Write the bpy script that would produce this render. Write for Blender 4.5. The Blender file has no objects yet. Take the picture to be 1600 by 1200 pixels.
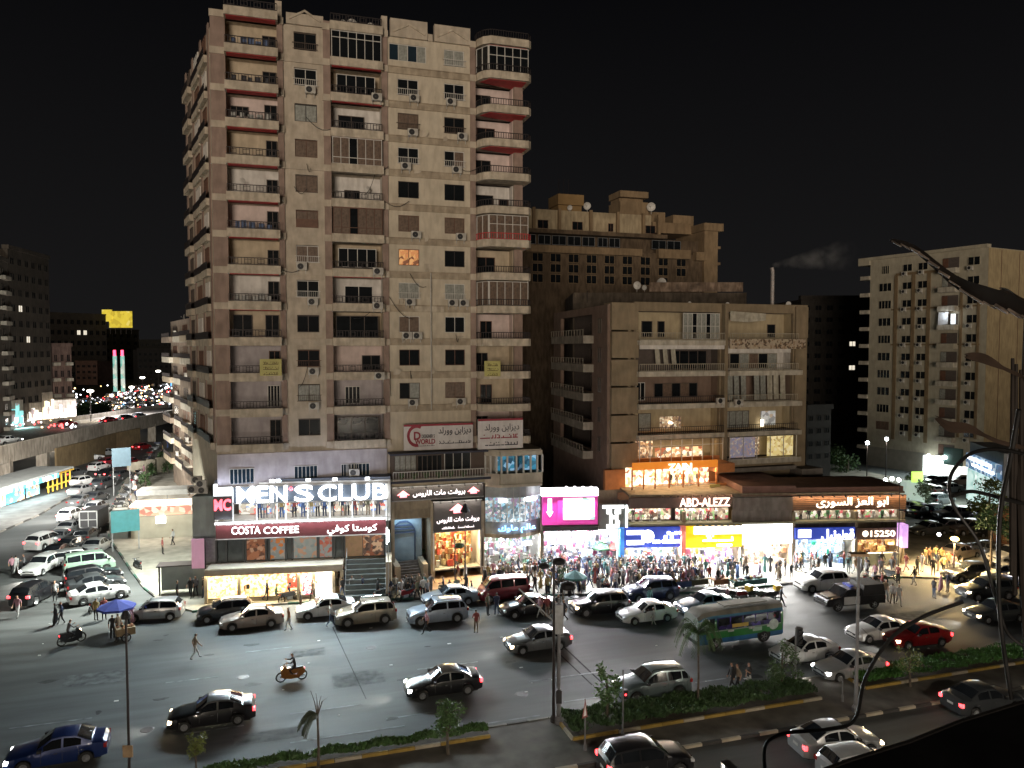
import bpy, bmesh, math, random
from mathutils import Vector, Matrix
R = math.radians
sc = bpy.context.scene
C = sc.collection
rnd = random.Random(7)

# ---------------- camera, sky, sun, exposure ----------------
# world axes: x runs along the avenue, y away from the camera across it, z up
FPX = 1209.0; CH = 20.5; YAW = R(17.7); PITCH = math.atan(55 / FPX)
cam = bpy.data.objects.new('camera', bpy.data.cameras.new('camera')); C.objects.link(cam)
cam.location = (0, 0, CH); cam.rotation_euler = (R(90) - PITCH, 0, -YAW)
cam.data.sensor_width = 36; cam.data.lens = 36 * FPX / 1600; cam.data.clip_start = .05; cam.data.clip_end = 4000
sc.camera = cam
w = bpy.data.worlds.new('World'); sc.world = w; w.use_nodes = True
nt = w.node_tree; bg = nt.nodes['Background']
# clear night over a lit city: nearly black, a little paler and warmer towards the horizon
tc = nt.nodes.new('ShaderNodeTexCoord'); sx = nt.nodes.new('ShaderNodeSeparateXYZ')
cr = nt.nodes.new('ShaderNodeValToRGB'); cr.color_ramp.elements[0].color = (.0095, .0092, .0095, 1)
cr.color_ramp.elements[1].color = (.0024, .0024, .0029, 1); cr.color_ramp.elements[1].position = .42
nt.links.new(tc.outputs['Generated'], sx.inputs[0]); nt.links.new(sx.outputs[2], cr.inputs[0])
nt.links.new(cr.outputs[0], bg.inputs[0]); bg.inputs[1].default_value = 1.0
sun = bpy.data.objects.new('sun', bpy.data.lights.new('sun', 'SUN')); C.objects.link(sun)
sun.data.energy = 1.6; sun.data.angle = R(22); sun.data.color = (1, .845, .68)
sun.rotation_euler = Vector((.42, 1, .10)).to_track_quat('-Z', 'Y').to_euler()  # night stand-in for street lighting, shining slightly upward onto the facades
sc.view_settings.view_transform = 'Standard'; sc.view_settings.look = 'None'
sc.view_settings.exposure = 0; sc.view_settings.gamma = 1; sc.view_settings.use_curve_mapping = False
sc.render.engine = 'CYCLES'
sc.cycles.use_denoising = True; sc.cycles.max_bounces = 6; sc.cycles.diffuse_bounces = 3; sc.cycles.glossy_bounces = 3
sc.cycles.transmission_bounces = 4; sc.cycles.volume_bounces = 0; sc.cycles.sample_clamp_indirect = 4
sc.cycles.use_light_tree = True; sc.cycles.caustics_reflective = False; sc.cycles.caustics_refractive = False

# ---------------- where a thing seen in the photo stands ----------------
CA, SA = math.cos(YAW), math.sin(YAW); CT, ST = math.cos(PITCH), math.sin(PITCH)
def ray(px, py):
    x = (px - 800) / FPX; v = -(py - 600) / FPX
    X, Y, Z = x, CT + v * ST, -ST + v * CT
    return X * CA + Y * SA, -X * SA + Y * CA, Z
def G(px, py, z=0.0):
    d = ray(px, py); k = (z - CH) / d[2]; return (d[0] * k, d[1] * k)
class Frame:
    """a vertical working plane: x along it, y behind it, z up"""
    def __init__(s, x, y, deg=0):
        s.x, s.y, s.a = x, y, R(deg); s.c, s.s = math.cos(s.a), math.sin(s.a)
    def W(s, px, py, off=0.0):
        d = ray(px, py); ox = s.x - s.s * off; oy = s.y + s.c * off
        nx, ny = -s.s, s.c
        k = (ox * nx + oy * ny) / (d[0] * nx + d[1] * ny)
        X, Y = d[0] * k - s.x, d[1] * k - s.y
        return X * s.c + Y * s.s, CH + d[2] * k
    def X(s, px, py=600, off=0.0): return s.W(px, py, off)[0]
    def Z(s, px, py, off=0.0): return s.W(px, py, off)[1]
    def out(s, x, y): return s.x + x * s.c - y * s.s, s.y + x * s.s + y * s.c

# ---------------- objects ----------------
def obj(name, me, mats=None, parent=None, loc=None, rz=None):
    o = bpy.data.objects.new(name, me); C.objects.link(o)
    if mats is not None and me is not None and len(me.materials) == 0:
        for m in (mats if isinstance(mats, (list, tuple)) else [mats]): me.materials.append(m)
    if parent: o.parent = parent
    if loc is not None: o.location = loc
    if rz is not None: o.rotation_euler = (0, 0, rz)
    return o
def tag(o, label, cat, group=None, kind=None):
    o['label'] = label; o['category'] = cat
    if group: o['group'] = group
    if kind: o['kind'] = kind
    return o
def thing(name, label, cat, loc=(0, 0, 0), rz=0, group=None):
    o = obj(name, None, None, None, loc, rz); o.empty_display_size = .2
    return tag(o, label, cat, group)
KIDS = {}
def kids(o):
    return [c for c in o.children]
def copy_tree(o, parent=None, loc=None, rz=None):
    c = o.copy(); C.objects.link(c)
    if parent: c.parent = parent
    if loc is not None: c.location = loc
    if rz is not None: c.rotation_euler = (0, 0, rz)
    for ch in o.children: copy_tree(ch, c)
    return c
class MB:
    def __init__(s): s.v = []; s.f = []; s.m = []; s.cur = 0
    def quad(s, *p):
        n = len(s.v); s.v += [tuple(q) for q in p]; s.f.append(tuple(range(n, n + len(p)))); s.m.append(s.cur); return s
    def box(s, x0, x1, y0, y1, z0, z1):
        n = len(s.v)
        s.v += [(x0, y0, z0), (x1, y0, z0), (x1, y1, z0), (x0, y1, z0), (x0, y0, z1), (x1, y0, z1), (x1, y1, z1), (x0, y1, z1)]
        for f in ((3, 2, 1, 0), (4, 5, 6, 7), (0, 1, 5, 4), (1, 2, 6, 5), (2, 3, 7, 6), (3, 0, 4, 7)):
            s.f.append(tuple(n + i for i in f)); s.m.append(s.cur)
        return s
    def prism(s, pts, z0, z1):
        """pts: plan outline counter-clockwise"""
        n = len(s.v); k = len(pts)
        s.v += [(x, y, z0) for x, y in pts] + [(x, y, z1) for x, y in pts]
        s.f.append(tuple(n + i for i in reversed(range(k)))); s.m.append(s.cur)
        s.f.append(tuple(n + k + i for i in range(k))); s.m.append(s.cur)
        for i in range(k):
            j = (i + 1) % k; s.f.append((n + i, n + j, n + k + j, n + k + i)); s.m.append(s.cur)
        return s
    def front(s, pts, y0, y1):
        """pts: outline in the x-z plane seen from the front, extruded along y"""
        n = len(s.v); k = len(pts)
        s.v += [(x, y0, z) for x, z in pts] + [(x, y1, z) for x, z in pts]
        s.f.append(tuple(n + i for i in range(k))); s.m.append(s.cur)
        s.f.append(tuple(n + k + i for i in reversed(range(k)))); s.m.append(s.cur)
        for i in range(k):
            j = (i + 1) % k; s.f.append((n + j, n + i, n + k + i, n + k + j)); s.m.append(s.cur)
        return s
    def tube(s, path, r, n=6, cap=True):
        path = [Vector(p) for p in path]
        rs = r if isinstance(r, (list, tuple)) else [r] * len(path)
        base = len(s.v); up = None
        for i, p in enumerate(path):
            d = (path[min(i + 1, len(path) - 1)] - path[max(i - 1, 0)])
            d = d.normalized() if d.length > 1e-9 else Vector((0, 0, 1))
            if up is None: up = Vector((0, 0, 1)) if abs(d.z) < .9 else Vector((1, 0, 0))
            a = d.cross(up).normalized(); b = a.cross(d).normalized(); up = b
            for k in range(n):
                t = 2 * math.pi * k / n
                s.v.append(tuple(p + a * (math.cos(t) * rs[i]) + b * (math.sin(t) * rs[i])))
        for i in range(len(path) - 1):
            for k in range(n):
                k2 = (k + 1) % n
                s.f.append((base + i * n + k, base + i * n + k2, base + (i + 1) * n + k2, base + (i + 1) * n + k)); s.m.append(s.cur)
        if cap:
            s.f.append(tuple(base + k for k in reversed(range(n)))); s.m.append(s.cur)
            e = base + (len(path) - 1) * n
            s.f.append(tuple(e + k for k in range(n))); s.m.append(s.cur)
        return s
    def lathe(s, prof, c=(0, 0, 0), n=16, axis='z'):
        base = len(s.v); k = len(prof)
        for i in range(n):
            t = 2 * math.pi * i / n; ct, st = math.cos(t), math.sin(t)
            for r, h in prof:
                if axis == 'z': q = (c[0] + r * ct, c[1] + r * st, c[2] + h)
                elif axis == 'y': q = (c[0] + r * ct, c[1] + h, c[2] + r * st)
                else: q = (c[0] + h, c[1] + r * ct, c[2] + r * st)
                s.v.append(q)
        for i in range(n):
            j = (i + 1) % n
            for m in range(k - 1):
                f = (base + i * k + m, base + j * k + m, base + j * k + m + 1, base + i * k + m + 1)
                s.f.append(f if axis != 'y' else f[::-1]); s.m.append(s.cur)
        return s
    def ball(s, c, r, n=8, sq=(1, 1, 1)):
        prof = [(max(1e-4, math.sin(math.pi * i / (n // 2 + 1))), -math.cos(math.pi * i / (n // 2 + 1))) for i in range(n // 2 + 2)]
        st = len(s.v); s.lathe(prof, (0, 0, 0), n)
        for i in range(st, len(s.v)):
            x, y, z = s.v[i]; s.v[i] = (c[0] + x * r * sq[0], c[1] + y * r * sq[1], c[2] + z * r * sq[2])
        return s
    def mesh(s, name, smooth=False, sharp=40):
        me = bpy.data.meshes.new(name); me.from_pydata(s.v, [], s.f)
        if any(s.m): me.polygons.foreach_set('material_index', s.m)
        me.update()
        if smooth:
            me.shade_smooth()
            me.set_sharp_from_angle(angle=R(sharp))
        return me
    def build(s, name, mats, parent=None, loc=None, rz=None, smooth=False, sharp=40):
        return obj(name, s.mesh(name, smooth, sharp), mats, parent, loc, rz)
def wall_cells(mb, x0, x1, z0, z1, y0, y1, holes):
    """a wall with rectangular openings, cut into blocks that butt together"""
    zs = sorted(set([z0, z1] + [min(max(z, z0), z1) for h in holes for z in (h[2], h[3])]))
    for a, b in zip(zs, zs[1:]):
        if b - a < 1e-4: continue
        m = (a + b) / 2; cuts = sorted((h[0], h[1]) for h in holes if h[2] < m < h[3]); x = x0
        for c0, c1 in cuts:
            if c0 > x + 1e-4: mb.box(x, c0, y0, y1, a, b)
            x = max(x, c1)
        if x1 > x + 1e-4: mb.box(x, x1, y0, y1, a, b)

# ---------------- materials ----------------
MC = {}
def mat(name, col, rough=.7, noise=.12, scale=3.0, metal=0.0, bump=0.0, streak=0.0, spec=.5, stain=None, coat=0.0):
    if name in MC: return MC[name]
    m = bpy.data.materials.new(name); m.use_nodes = True; n = m.node_tree.nodes; l = m.node_tree.links
    b = n['Principled BSDF']; b.inputs['Roughness'].default_value = rough; b.inputs['Metallic'].default_value = metal
    b.inputs['Specular IOR Level'].default_value = spec
    if coat: b.inputs['Coat Weight'].default_value = coat; b.inputs['Coat Roughness'].default_value = .06
    t = n.new('ShaderNodeTexCoord'); nz = n.new('ShaderNodeTexNoise'); nz.inputs['Scale'].default_value = scale; nz.inputs['Detail'].default_value = 6
    l.new(t.outputs['Object'], nz.inputs['Vector'])
    mr = n.new('ShaderNodeMapRange'); mr.inputs['From Min'].default_value = .3; mr.inputs['From Max'].default_value = .7
    mr.inputs['To Min'].default_value = 1 - noise * 1.6; mr.inputs['To Max'].default_value = 1 + noise
    l.new(nz.outputs[0], mr.inputs['Value'])
    mx = n.new('ShaderNodeVectorMath'); mx.operation = 'SCALE'; mx.inputs[0].default_value = col; l.new(mr.outputs[0], mx.inputs['Scale'])
    outc = mx.outputs[0]
    if streak:
        mp = n.new('ShaderNodeMapping'); mp.inputs['Scale'].default_value = (1.5, 1.5, .4); l.new(t.outputs['Object'], mp.inputs[0])
        n2 = n.new('ShaderNodeTexNoise'); n2.inputs['Scale'].default_value = 1.6; n2.inputs['Detail'].default_value = 5; l.new(mp.outputs[0], n2.inputs['Vector'])
        m2 = n.new('ShaderNodeMapRange'); m2.inputs['From Min'].default_value = .42; m2.inputs['From Max'].default_value = .62
        m2.inputs['To Min'].default_value = 0; m2.inputs['To Max'].default_value = streak; l.new(n2.outputs[0], m2.inputs['Value'])
        m3 = n.new('ShaderNodeMix'); m3.data_type = 'RGBA'; l.new(m2.outputs[0], m3.inputs[0]); l.new(outc, m3.inputs[6])
        m3.inputs[7].default_value = (*(stain or (col[0] * .3, col[1] * .26, col[2] * .22)), 1); outc = m3.outputs[2]
    l.new(outc, b.inputs['Base Color'])
    if bump:
        bp = n.new('ShaderNodeBump'); bp.inputs['Strength'].default_value = bump; bp.inputs['Distance'].default_value = .02
        n4 = n.new('ShaderNodeTexNoise'); n4.inputs['Scale'].default_value = 40; l.new(t.outputs['Object'], n4.inputs['Vector']); l.new(n4.outputs[0], bp.inputs['Height']); l.new(bp.outputs[0], b.inputs['Normal'])
    MC[name] = m; return m
def glow(name, col, strength, base=(.5, .5, .5)):
    if name in MC: return MC[name]
    m = bpy.data.materials.new(name); m.use_nodes = True; b = m.node_tree.nodes['Principled BSDF']
    b.inputs['Base Color'].default_value = (*base, 1); b.inputs['Emission Color'].default_value = (*col, 1); b.inputs['Emission Strength'].default_value = strength
    n = m.node_tree.nodes; l = m.node_tree.links                    # faint unevenness of a real tube or diffuser
    t = n.new('ShaderNodeTexCoord'); nz = n.new('ShaderNodeTexNoise'); nz.inputs['Scale'].default_value = 2.5; l.new(t.outputs['Object'], nz.inputs['Vector'])
    mr = n.new('ShaderNodeMapRange'); mr.inputs['To Min'].default_value = strength * .7; mr.inputs['To Max'].default_value = strength * 1.3
    l.new(nz.outputs[0], mr.inputs['Value']); l.new(mr.outputs[0], b.inputs['Emission Strength'])
    MC[name] = m; return m
def glass(name, col=(.012, .014, .016), rough=.08, spec=.6):
    return mat(name, col, rough, .25, .8, 0, 0, 0, spec)
def print_mat(name, base, cols, scale=4, emit=0.0, rough=.6, k_=1.9):
    """a printed picture: irregular patches of a few colours on a base"""
    if name in MC: return MC[name]
    scale *= k_
    m = bpy.data.materials.new(name); m.use_nodes = True; n = m.node_tree.nodes; l = m.node_tree.links; b = n['Principled BSDF']
    t = n.new('ShaderNodeTexCoord'); v = n.new('ShaderNodeTexVoronoi'); v.inputs['Scale'].default_value = scale
    nz = n.new('ShaderNodeTexNoise'); nz.inputs['Scale'].default_value = scale * 1.5
    ad = n.new('ShaderNodeMix'); ad.data_type = 'VECTOR'; ad.inputs[0].default_value = .12
    l.new(t.outputs['Object'], nz.inputs['Vector']); l.new(t.outputs['Object'], ad.inputs[4]); l.new(nz.outputs[1], ad.inputs[5]); l.new(ad.outputs[1], v.inputs['Vector'])
    s = n.new('ShaderNodeSeparateColor'); l.new(v.outputs['Color'], s.inputs[0])
    r = n.new('ShaderNodeValToRGB'); r.color_ramp.interpolation = 'CONSTANT'; e = r.color_ramp.elements
    k = len(cols) + 1; e[0].color = (*base, 1); e[0].position = 0; e[1].color = (*cols[-1], 1); e[1].position = 1 - .5 / k
    for i, c in enumerate(cols[:-1]):
        q = e.new(.35 + (.62 - .5 / k) * i / max(1, len(cols) - 1)); q.color = (*c, 1)
    l.new(s.outputs[0], r.inputs[0]); l.new(r.outputs[0], b.inputs['Base Color']); b.inputs['Roughness'].default_value = rough
    if emit: l.new(r.outputs[0], b.inputs['Emission Color']); b.inputs['Emission Strength'].default_value = emit
    MC[name] = m; return m

cream = mat('cream_render', (.51, .44, .35), .85, .12, 1.2, streak=.22, bump=.2)
cream_band = mat('cream_band', (.41, .34, .25), .85, .15, 1.6, streak=.35)
pale_panel = mat('pale_panel', (.57, .50, .39), .85, .08, 1.0, streak=.22)
brown = mat('brown_render', (.31, .225, .185), .85, .14, 1.0, streak=.25)
pinkw = mat('pinkish_balcony_paint', (.64, .52, .48), .8, .1, 1.2, streak=.15)
slabw = mat('balcony_slab_render', (.54, .47, .37), .8, .14, 2.0, streak=.35)
redsof = mat('red_soffit_paint', (.55, .05, .055), .7, .1, 2)
iron = mat('dark_wrought_iron', (.035, .028, .028), .5, .1, 4, metal=.3)
whitef = mat('white_window_frame', (.62, .60, .56), .5, .06, 3)
darkf = mat('dark_window_frame', (.10, .075, .06), .5, .1, 3)
brownf = mat('brown_timber', (.14, .07, .045), .6, .15, 3)
gdark = glass('dark_window_glass', (.010, .012, .014), rough=.2, spec=.35); gblue = glass('blue_tinted_glass', (.02, .035, .05))
curt = mat('brown_curtain_behind_glass', (.17, .12, .09), .35, .25, 5, streak=.3)
curtw = mat('pale_curtain_behind_glass', (.32, .33, .30), .35, .2, 5, streak=.3)
litw = print_mat('lit_curtain', (.6, .25, .1), [(.75, .4, .16), (.2, .08, .04), (.6, .28, .1)], 2.5, emit=.5)
acw = mat('ac_casing', (.55, .53, .48), .5, .12, 4, streak=.3); blackp = mat('black_plastic', (.02, .02, .022), .5, .1, 4)
grey = mat('grey_metal', (.28, .29, .30), .45, .12, 4, metal=.5); whitep = mat('white_paint', (.72, .72, .70), .5, .06, 3)
dirtyc = mat('weathered_concrete', (.27, .225, .165), .9, .18, 1.0, streak=.4, bump=.2)
# ---------------- ground ----------------
def ccw(p):
    a = sum(p[i][0] * p[(i + 1) % len(p)][1] - p[(i + 1) % len(p)][0] * p[i][1] for i in range(len(p)))
    return p if a > 0 else p[::-1]

def asphalt_mat():
    m = bpy.data.materials.new('asphalt'); m.use_nodes = True; n = m.node_tree.nodes; l = m.node_tree.links; b = n['Principled BSDF']
    t = n.new('ShaderNodeTexCoord')
    def noise(scale, sxyz=(1, 1, 1), det=6):
        mp = n.new('ShaderNodeMapping'); mp.inputs['Scale'].default_value = sxyz; l.new(t.outputs['Object'], mp.inputs[0])
        z = n.new('ShaderNodeTexNoise'); z.inputs['Scale'].default_value = scale; z.inputs['Detail'].default_value = det; l.new(mp.outputs[0], z.inputs['Vector']); return z.outputs[0]
    a = noise(.12, (.25, 1.2, 1)); c = noise(1.2, (.12, 1, 1)); g = noise(30)
    def rng(v, f0, f1, t0, t1):
        r = n.new('ShaderNodeMapRange'); r.inputs[1].default_value = f0; r.inputs[2].default_value = f1; r.inputs[3].default_value = t0; r.inputs[4].default_value = t1; l.new(v, r.inputs[0]); return r.outputs[0]
    def mul(p, q):
        r = n.new('ShaderNodeMath'); r.operation = 'MULTIPLY'; l.new(p, r.inputs[0]); l.new(q, r.inputs[1]); return r.outputs[0]
    f = mul(mul(rng(a, .35, .65, .70, 1.25), rng(c, .38, .62, .78, 1.15)), rng(g, .3, .7, .75, 1.2))
    s = n.new('ShaderNodeVectorMath'); s.operation = 'SCALE'; s.inputs[0].default_value = (.098, .104, .105); l.new(f, s.inputs['Scale']); l.new(s.outputs[0], b.inputs['Base Color'])
    l.new(rng(c, .3, .7, .6, .8), b.inputs['Roughness']); b.inputs['Specular IOR Level'].default_value = .3
    bp = n.new('ShaderNodeBump'); bp.inputs['Strength'].default_value = .25; bp.inputs['Distance'].default_value = .02; l.new(g, bp.inputs['Height']); l.new(bp.outputs[0], b.inputs['Normal'])
    return m
asph = asphalt_mat()
pave = mat('dusty_paving', (.30, .29, .25), .85, .2, .8, bump=.2, streak=0)
pave2 = mat('pale_forecourt_tiles', (.40, .35, .28), .6, .12, 1.2)
kerbm = mat('grey_kerb_concrete', (.22, .21, .19), .9, .2, 2)
kgreen = mat('green_kerb_paint', (.035, .10, .075), .8, .25, 2)
kwhite = mat('cream_kerb_paint', (.42, .37, .28), .8, .2, 2); kyel = mat('yellow_kerb_paint', (.36, .24, .05), .8, .25, 2); kdark = mat('black_kerb_paint', (.05, .048, .045), .8, .2, 2)
MB().quad((-900, -60, 0), (900, -60, 0), (900, 1800, 0), (-900, 1800, 0)).build('road', asph)['kind'] = 'structure'
paint = mat('faded_road_paint', (.20, .22, .23), .7, .4, 1.5)
mk = MB()
for (px, py, L) in [(545, 1147, 6), (510, 1108, 4), (335, 1140, 3), (885, 1057, 5), (955, 1086, 6), (640, 1118, 2.6), (700, 1040, 4), (1220, 1062, 3), (80, 1130, 4), (420, 1015, 3), (1120, 1062, 3), (790, 1126, 4), (300, 1062, 3)]:
    x, y = G(px, py); mk.box(x - L / 2, x + L / 2, y - .07, y + .07, .0, .006)
mk.build('lane_markings', paint)['kind'] = 'structure'
tarm = mat('tar_seam', (.03, .03, .032), .85, .2, 3, spec=.1)
ts = MB()
def seam(p, q, wd):
    a = Vector(G(*p)); b = Vector(G(*q)); d = (b - a).normalized(); n = Vector((-d.y, d.x)) * wd
    for i in range(6):
        u = a.lerp(b, i / 6); v = a.lerp(b, (i + 1) / 6); j = Vector((rnd.uniform(-.06, .06), rnd.uniform(-.06, .06)))
        ts.prism([tuple(u - n), tuple(v - n), tuple(v + n), tuple(u + n)], .0, .004)
seam((520, 980), (572, 1092), .03); seam((830, 980), (925, 1070), .05); seam((880, 1010), (960, 1085), .06)
ts.build('tar_seams', tarm)['kind'] = 'structure'
def slab(name, pts, z, m, kerb=None, kw=.18):
    MB().prism(pts, 0, z).build(name, m)['kind'] = 'structure'
# kerbs as individual stones along a path
def kerb_run(parent_name, path, mats, h=.15, step=1.0, wd=.16, kind='structure', label=None):
    root = None; k = 0; cache = {}
    root = obj(parent_name, None); root['kind'] = 'structure'
    pts = [Vector(p) for p in path]
    for a, b in zip(pts, pts[1:]):
        L = (b - a).length; n = max(1, round(L / step)); st = L / n; ang = math.atan2(b.y - a.y, b.x - a.x)
        key = round(st, 3)
        for i in range(n):
            m = mats[k % len(mats)]; k += 1
            if (key, m.name) not in cache:
                cache[(key, m.name)] = MB().front([(-st / 2 + .01, 0), (st / 2 - .01, 0), (st / 2 - .02, h), (-st / 2 + .02, h)], -wd / 2, wd / 2).mesh('kerb_stone'); cache[(key, m.name)].materials.append(m)
            c = a.lerp(b, (i + .5) / n)
            obj('kerb_stone', cache[(key, m.name)], None, root, (c.x, c.y, 0), ang)
    return root
plaza_edge = [G(*p) for p in [(300, 957), (272, 951), (248, 938), (225, 920), (205, 893), (190, 870), (176, 850), (168, 832), (170, 812), (178, 790), (186, 768), (200, 742), (228, 710), (262, 684)]]
front_edge = [G(300, 957), G(450, 944), G(590, 938), G(760, 934), G(900, 930), G(1110, 927), G(1300, 905), G(1410, 903), G(1500, 905)]
slab('pavement', ccw([(x, y + .1) for x, y in front_edge] + [(95, 70), (95, 200), (-5, 200)] + [(x + .1, y) for x, y in reversed(plaza_edge[1:])]), .14, pave)
slab('shop_forecourt', ccw([G(612, 897, .16), G(600, 925, .16), G(750, 917, .16), G(756, 892, .16)]), .16, mat('warm_terracotta_tiles', (.42, .27, .16), .5, .1, 1.5))
kerb_run('pavement_kerb', front_edge, [kgreen, kgreen, kdark, kerbm], step=1.6)
kerb_run('corner_kerb', plaza_edge[1:], [kdark, kgreen, kerbm], step=1.6)
# medians
def medslab(name, x0, x1, y0, y1, seed): slab(name, [(x0, y0), (x1, y0), (x1, y1), (x0, y1)], .13, pave)
soil = mat('planting_bed_soil', (.05, .04, .028), .95, .3, 2)
medL = [(-12, 36.6), (11.0, 38.3), (11.0, 39.6), (-12, 39.6)]
slab('median_pavement', [(-14, 34.4), (49, 34.4), (60, 36.0), (60, 39.2), (-14, 39.2)], .12, mat('median_paving', (.12, .11, .095), .9, .25, 1.0, bump=.2))
kerb_run('median_kerb', [(-14, 39.3), (60, 39.3)], [kerbm, kdark, kerbm], step=1.2)
kerb_run('median_front_kerb', [(-14, 34.3), (12, 34.3), (49, 34.3), (60, 35.9)], [kwhite, kdark], step=1.15)
for nm, x0, x1, y0 in [('planting_bed', -13, 11.0, 38.2), ('planting_bed', 15.0, 30.6, 36.6), ('planting_bed', 34.0, 59, 36.9)]:
    MB().box(x0, x1, y0, 38.9, .0, .2).build(nm, soil)['kind'] = 'structure'
    kerb_run('planting_bed_edge', [(x0, 38.9), (x0, y0), (x1, y0)], [kyel, kwhite, kyel], .28, 1.3, .14)
# repaired patches, oil stains and manhole covers
ptm = [mat('asphalt_patch_dark', (.088, .094, .095), .85, .35, 2, spec=.2), mat('asphalt_patch_pale', (.118, .124, .126), .85, .3, 2, spec=.2)]
stm = mat('oil_soaked_asphalt', (.045, .047, .048), .7, .3, 3, spec=.3)
def patch(nm, m, x, y, a, b, z, n=4, rot=0, jit=.0):
    pts = []
    for i in range(n):
        t = 2 * math.pi * (i + .5) / n + rot; k_ = 1 + rnd.uniform(-jit, jit); pts.append((x + a * k_ * math.cos(t), y + b * k_ * math.sin(t)))
    o = MB().prism(ccw(pts), 0, z).build(nm, m); o['kind'] = 'structure'
for px, py, a, b, m in [(560, 1060, 2.2, 1.4, 1), (420, 1150, 2.5, .8, 1), (150, 1060, 2.5, 1.3, 1), (1180, 1040, 2.4, 1.1, 1), (1420, 965, 3, 1.4, 0), (480, 1020, 1.6, .9, 1)]:
    x, y = G(px, py); patch('asphalt_patch', ptm[m], x, y, a, b, .004, 4, rnd.uniform(-.05, .05), .08)
for i in range(26):
    x, y = G(rnd.uniform(40, 1400), rnd.uniform(985, 1135)); patch('oil_stain', stm, x, y, rnd.uniform(.15, .55), rnd.uniform(.1, .3), .0065, 9, 0, .35)
for px, py in [(580, 1012), (815, 1085), (380, 1058), (1150, 1012), (230, 1140)]:
    x, y = G(px, py); o = MB().lathe([(.001, .012), (.30, .012), (.33, .009), (.36, 0)], (0, 0, 0), 16).build('manhole_cover', iron, None, (x, y, 0)); o['kind'] = 'structure'
# litter on the road
lt = MB()
for i in range(34):
    x, y = G(rnd.uniform(60, 1500), rnd.uniform(965, 1120)); s = rnd.uniform(.04, .13)
    lt.box(x - s, x + s, y - s * .6, y + s * .5, .0, .02)
tag(lt.build('litter', whitep), 'scraps of pale litter scattered on the road', 'litter', kind='stuff')

# ---------------- reusable building pieces ----------------
WC = {}
def window(parent, x, z, wd, h, y=0, n=2, fr=whitef, gl=gdark, rail=False, split=0, sep=True, th=.05, name='window'):
    """centre x, sill z; frame is the part, each pane a sub-part"""
    key = (round(wd, 1), round(h, 1), n, fr.name, rail, split, th); W2, H2 = key[0], key[1]
    if key not in WC:
        f = MB(); a = W2 / 2
        f.box(-a, a, -.05, .06, 0, th).box(-a, a, -.05, .06, H2 - th, H2)
        for i in range(n + 1):
            c = -a + W2 * i / n; c = min(max(c, -a + th / 2), a - th / 2); f.box(c - th / 2, c + th / 2, -.045, .055, th, H2 - th)
        if split: f.box(-a + .01, a - .01, -.052, .05, H2 * split - th / 2, H2 * split + th / 2)
        if rail:
            f.box(-a - .1, a + .1, -.32, -.28, .5, .54).box(-a - .1, a + .1, -.32, -.28, .02, .06)
            k = int(W2 / .16)
            for i in range(k + 1):
                c = -a + W2 * i / k; f.box(c - .012, c + .012, -.31, -.29, .06, .5)
            for s in (-1, 1): f.box(s * (a + .1) - .02, s * (a + .1) + .02, -.31, -.05, .5, .54)
        fm = f.mesh('window'); fm.materials.append(fr)
        if sep: pm = MB().box(-W2 / n / 2 + .02, W2 / n / 2 - .02, -.01, .01, .03, H2 - .03).mesh('pane')
        else: pm = MB().box(-a + .02, a - .02, -.01, .01, .03, H2 - .03).mesh('pane')
        WC[key] = (fm, pm)
    fm, pm = WC[key]
    o = obj(name, fm, None, parent, (x, y, z))
    gls = gl if isinstance(gl, (list, tuple)) else [gl]
    for i in range(n if sep else 1):
        c = (-W2 / 2 + W2 * (i + .5) / n) if sep else 0
        g = gls[i % len(gls)]; k2 = (pm.name, g.name)
        if k2 not in WC:
            q = pm.copy(); q.materials.append(g); WC[k2] = q
        obj('pane', WC[k2], None, o, (c, .02, 0))
    return o
acm = MB().box(-.42, .42, -.18, .16, 0, .58).box(-.36, -.31, -.1, .5, -.06, 0).box(.31, .36, -.1, .5, -.06, 0).box(-.36, -.31, .16, .2, -.3, .0).box(.31, .36, .16, .2, -.3, .0).mesh('air_conditioner'); acm.materials.append(acw)
fanm = MB().lathe([(.02, -.20), (.235, -.20), (.25, -.185), (.25, -.17)], (-.1, 0, .29), 14, 'y').mesh('fan_grille'); fanm.materials.append(blackp)
def ac(parent, x, z, y=-.4):
    o = obj('air_conditioner', acm, None, parent, (x, y, z)); obj('fan_grille', fanm, None, o, (0, 0, 0)); return o
RC = {}
def railing(parent, x0, x1, z, y, fr=iron, h=.95, style=0, name='railing'):
    L = round(x1 - x0, 1); key = (L, fr.name, h, style)
    if key not in RC:
        m = MB(); m.box(0, L, -.03, .03, h - .06, h).box(0, L, -.02, .02, .04, .09)
        n = max(2, int(L / .24))
        for i in range(n + 1): c = L * i / n; m.box(c - .018, c + .018, -.015, .015, .09, h - .06)
        if style == 0:
            n = max(1, int(L / .85))
            for i in range(n):
                c = L * (i + .5) / n
                m.box(c - .27, c + .27, -.025, -.016, h * .72, h * .78).box(c - .27, c + .27, -.025, -.016, h * .2, h * .27)
                m.box(c - .27, c - .22, -.025, -.016, h * .27, h * .72).box(c + .22, c + .27, -.025, -.016, h * .27, h * .72)
        me = m.mesh('railing'); me.materials.append(fr); RC[key] = me
    return obj(name, RC[key], None, parent, (x0, y, z))
clothm = [mat('cloth_%d' % i, c, .9, .2, 6) for i, c in enumerate([(.4, .4, .38), (.10, .14, .25), (.35, .10, .09), (.06, .06, .07), (.3, .26, .14)])]
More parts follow.
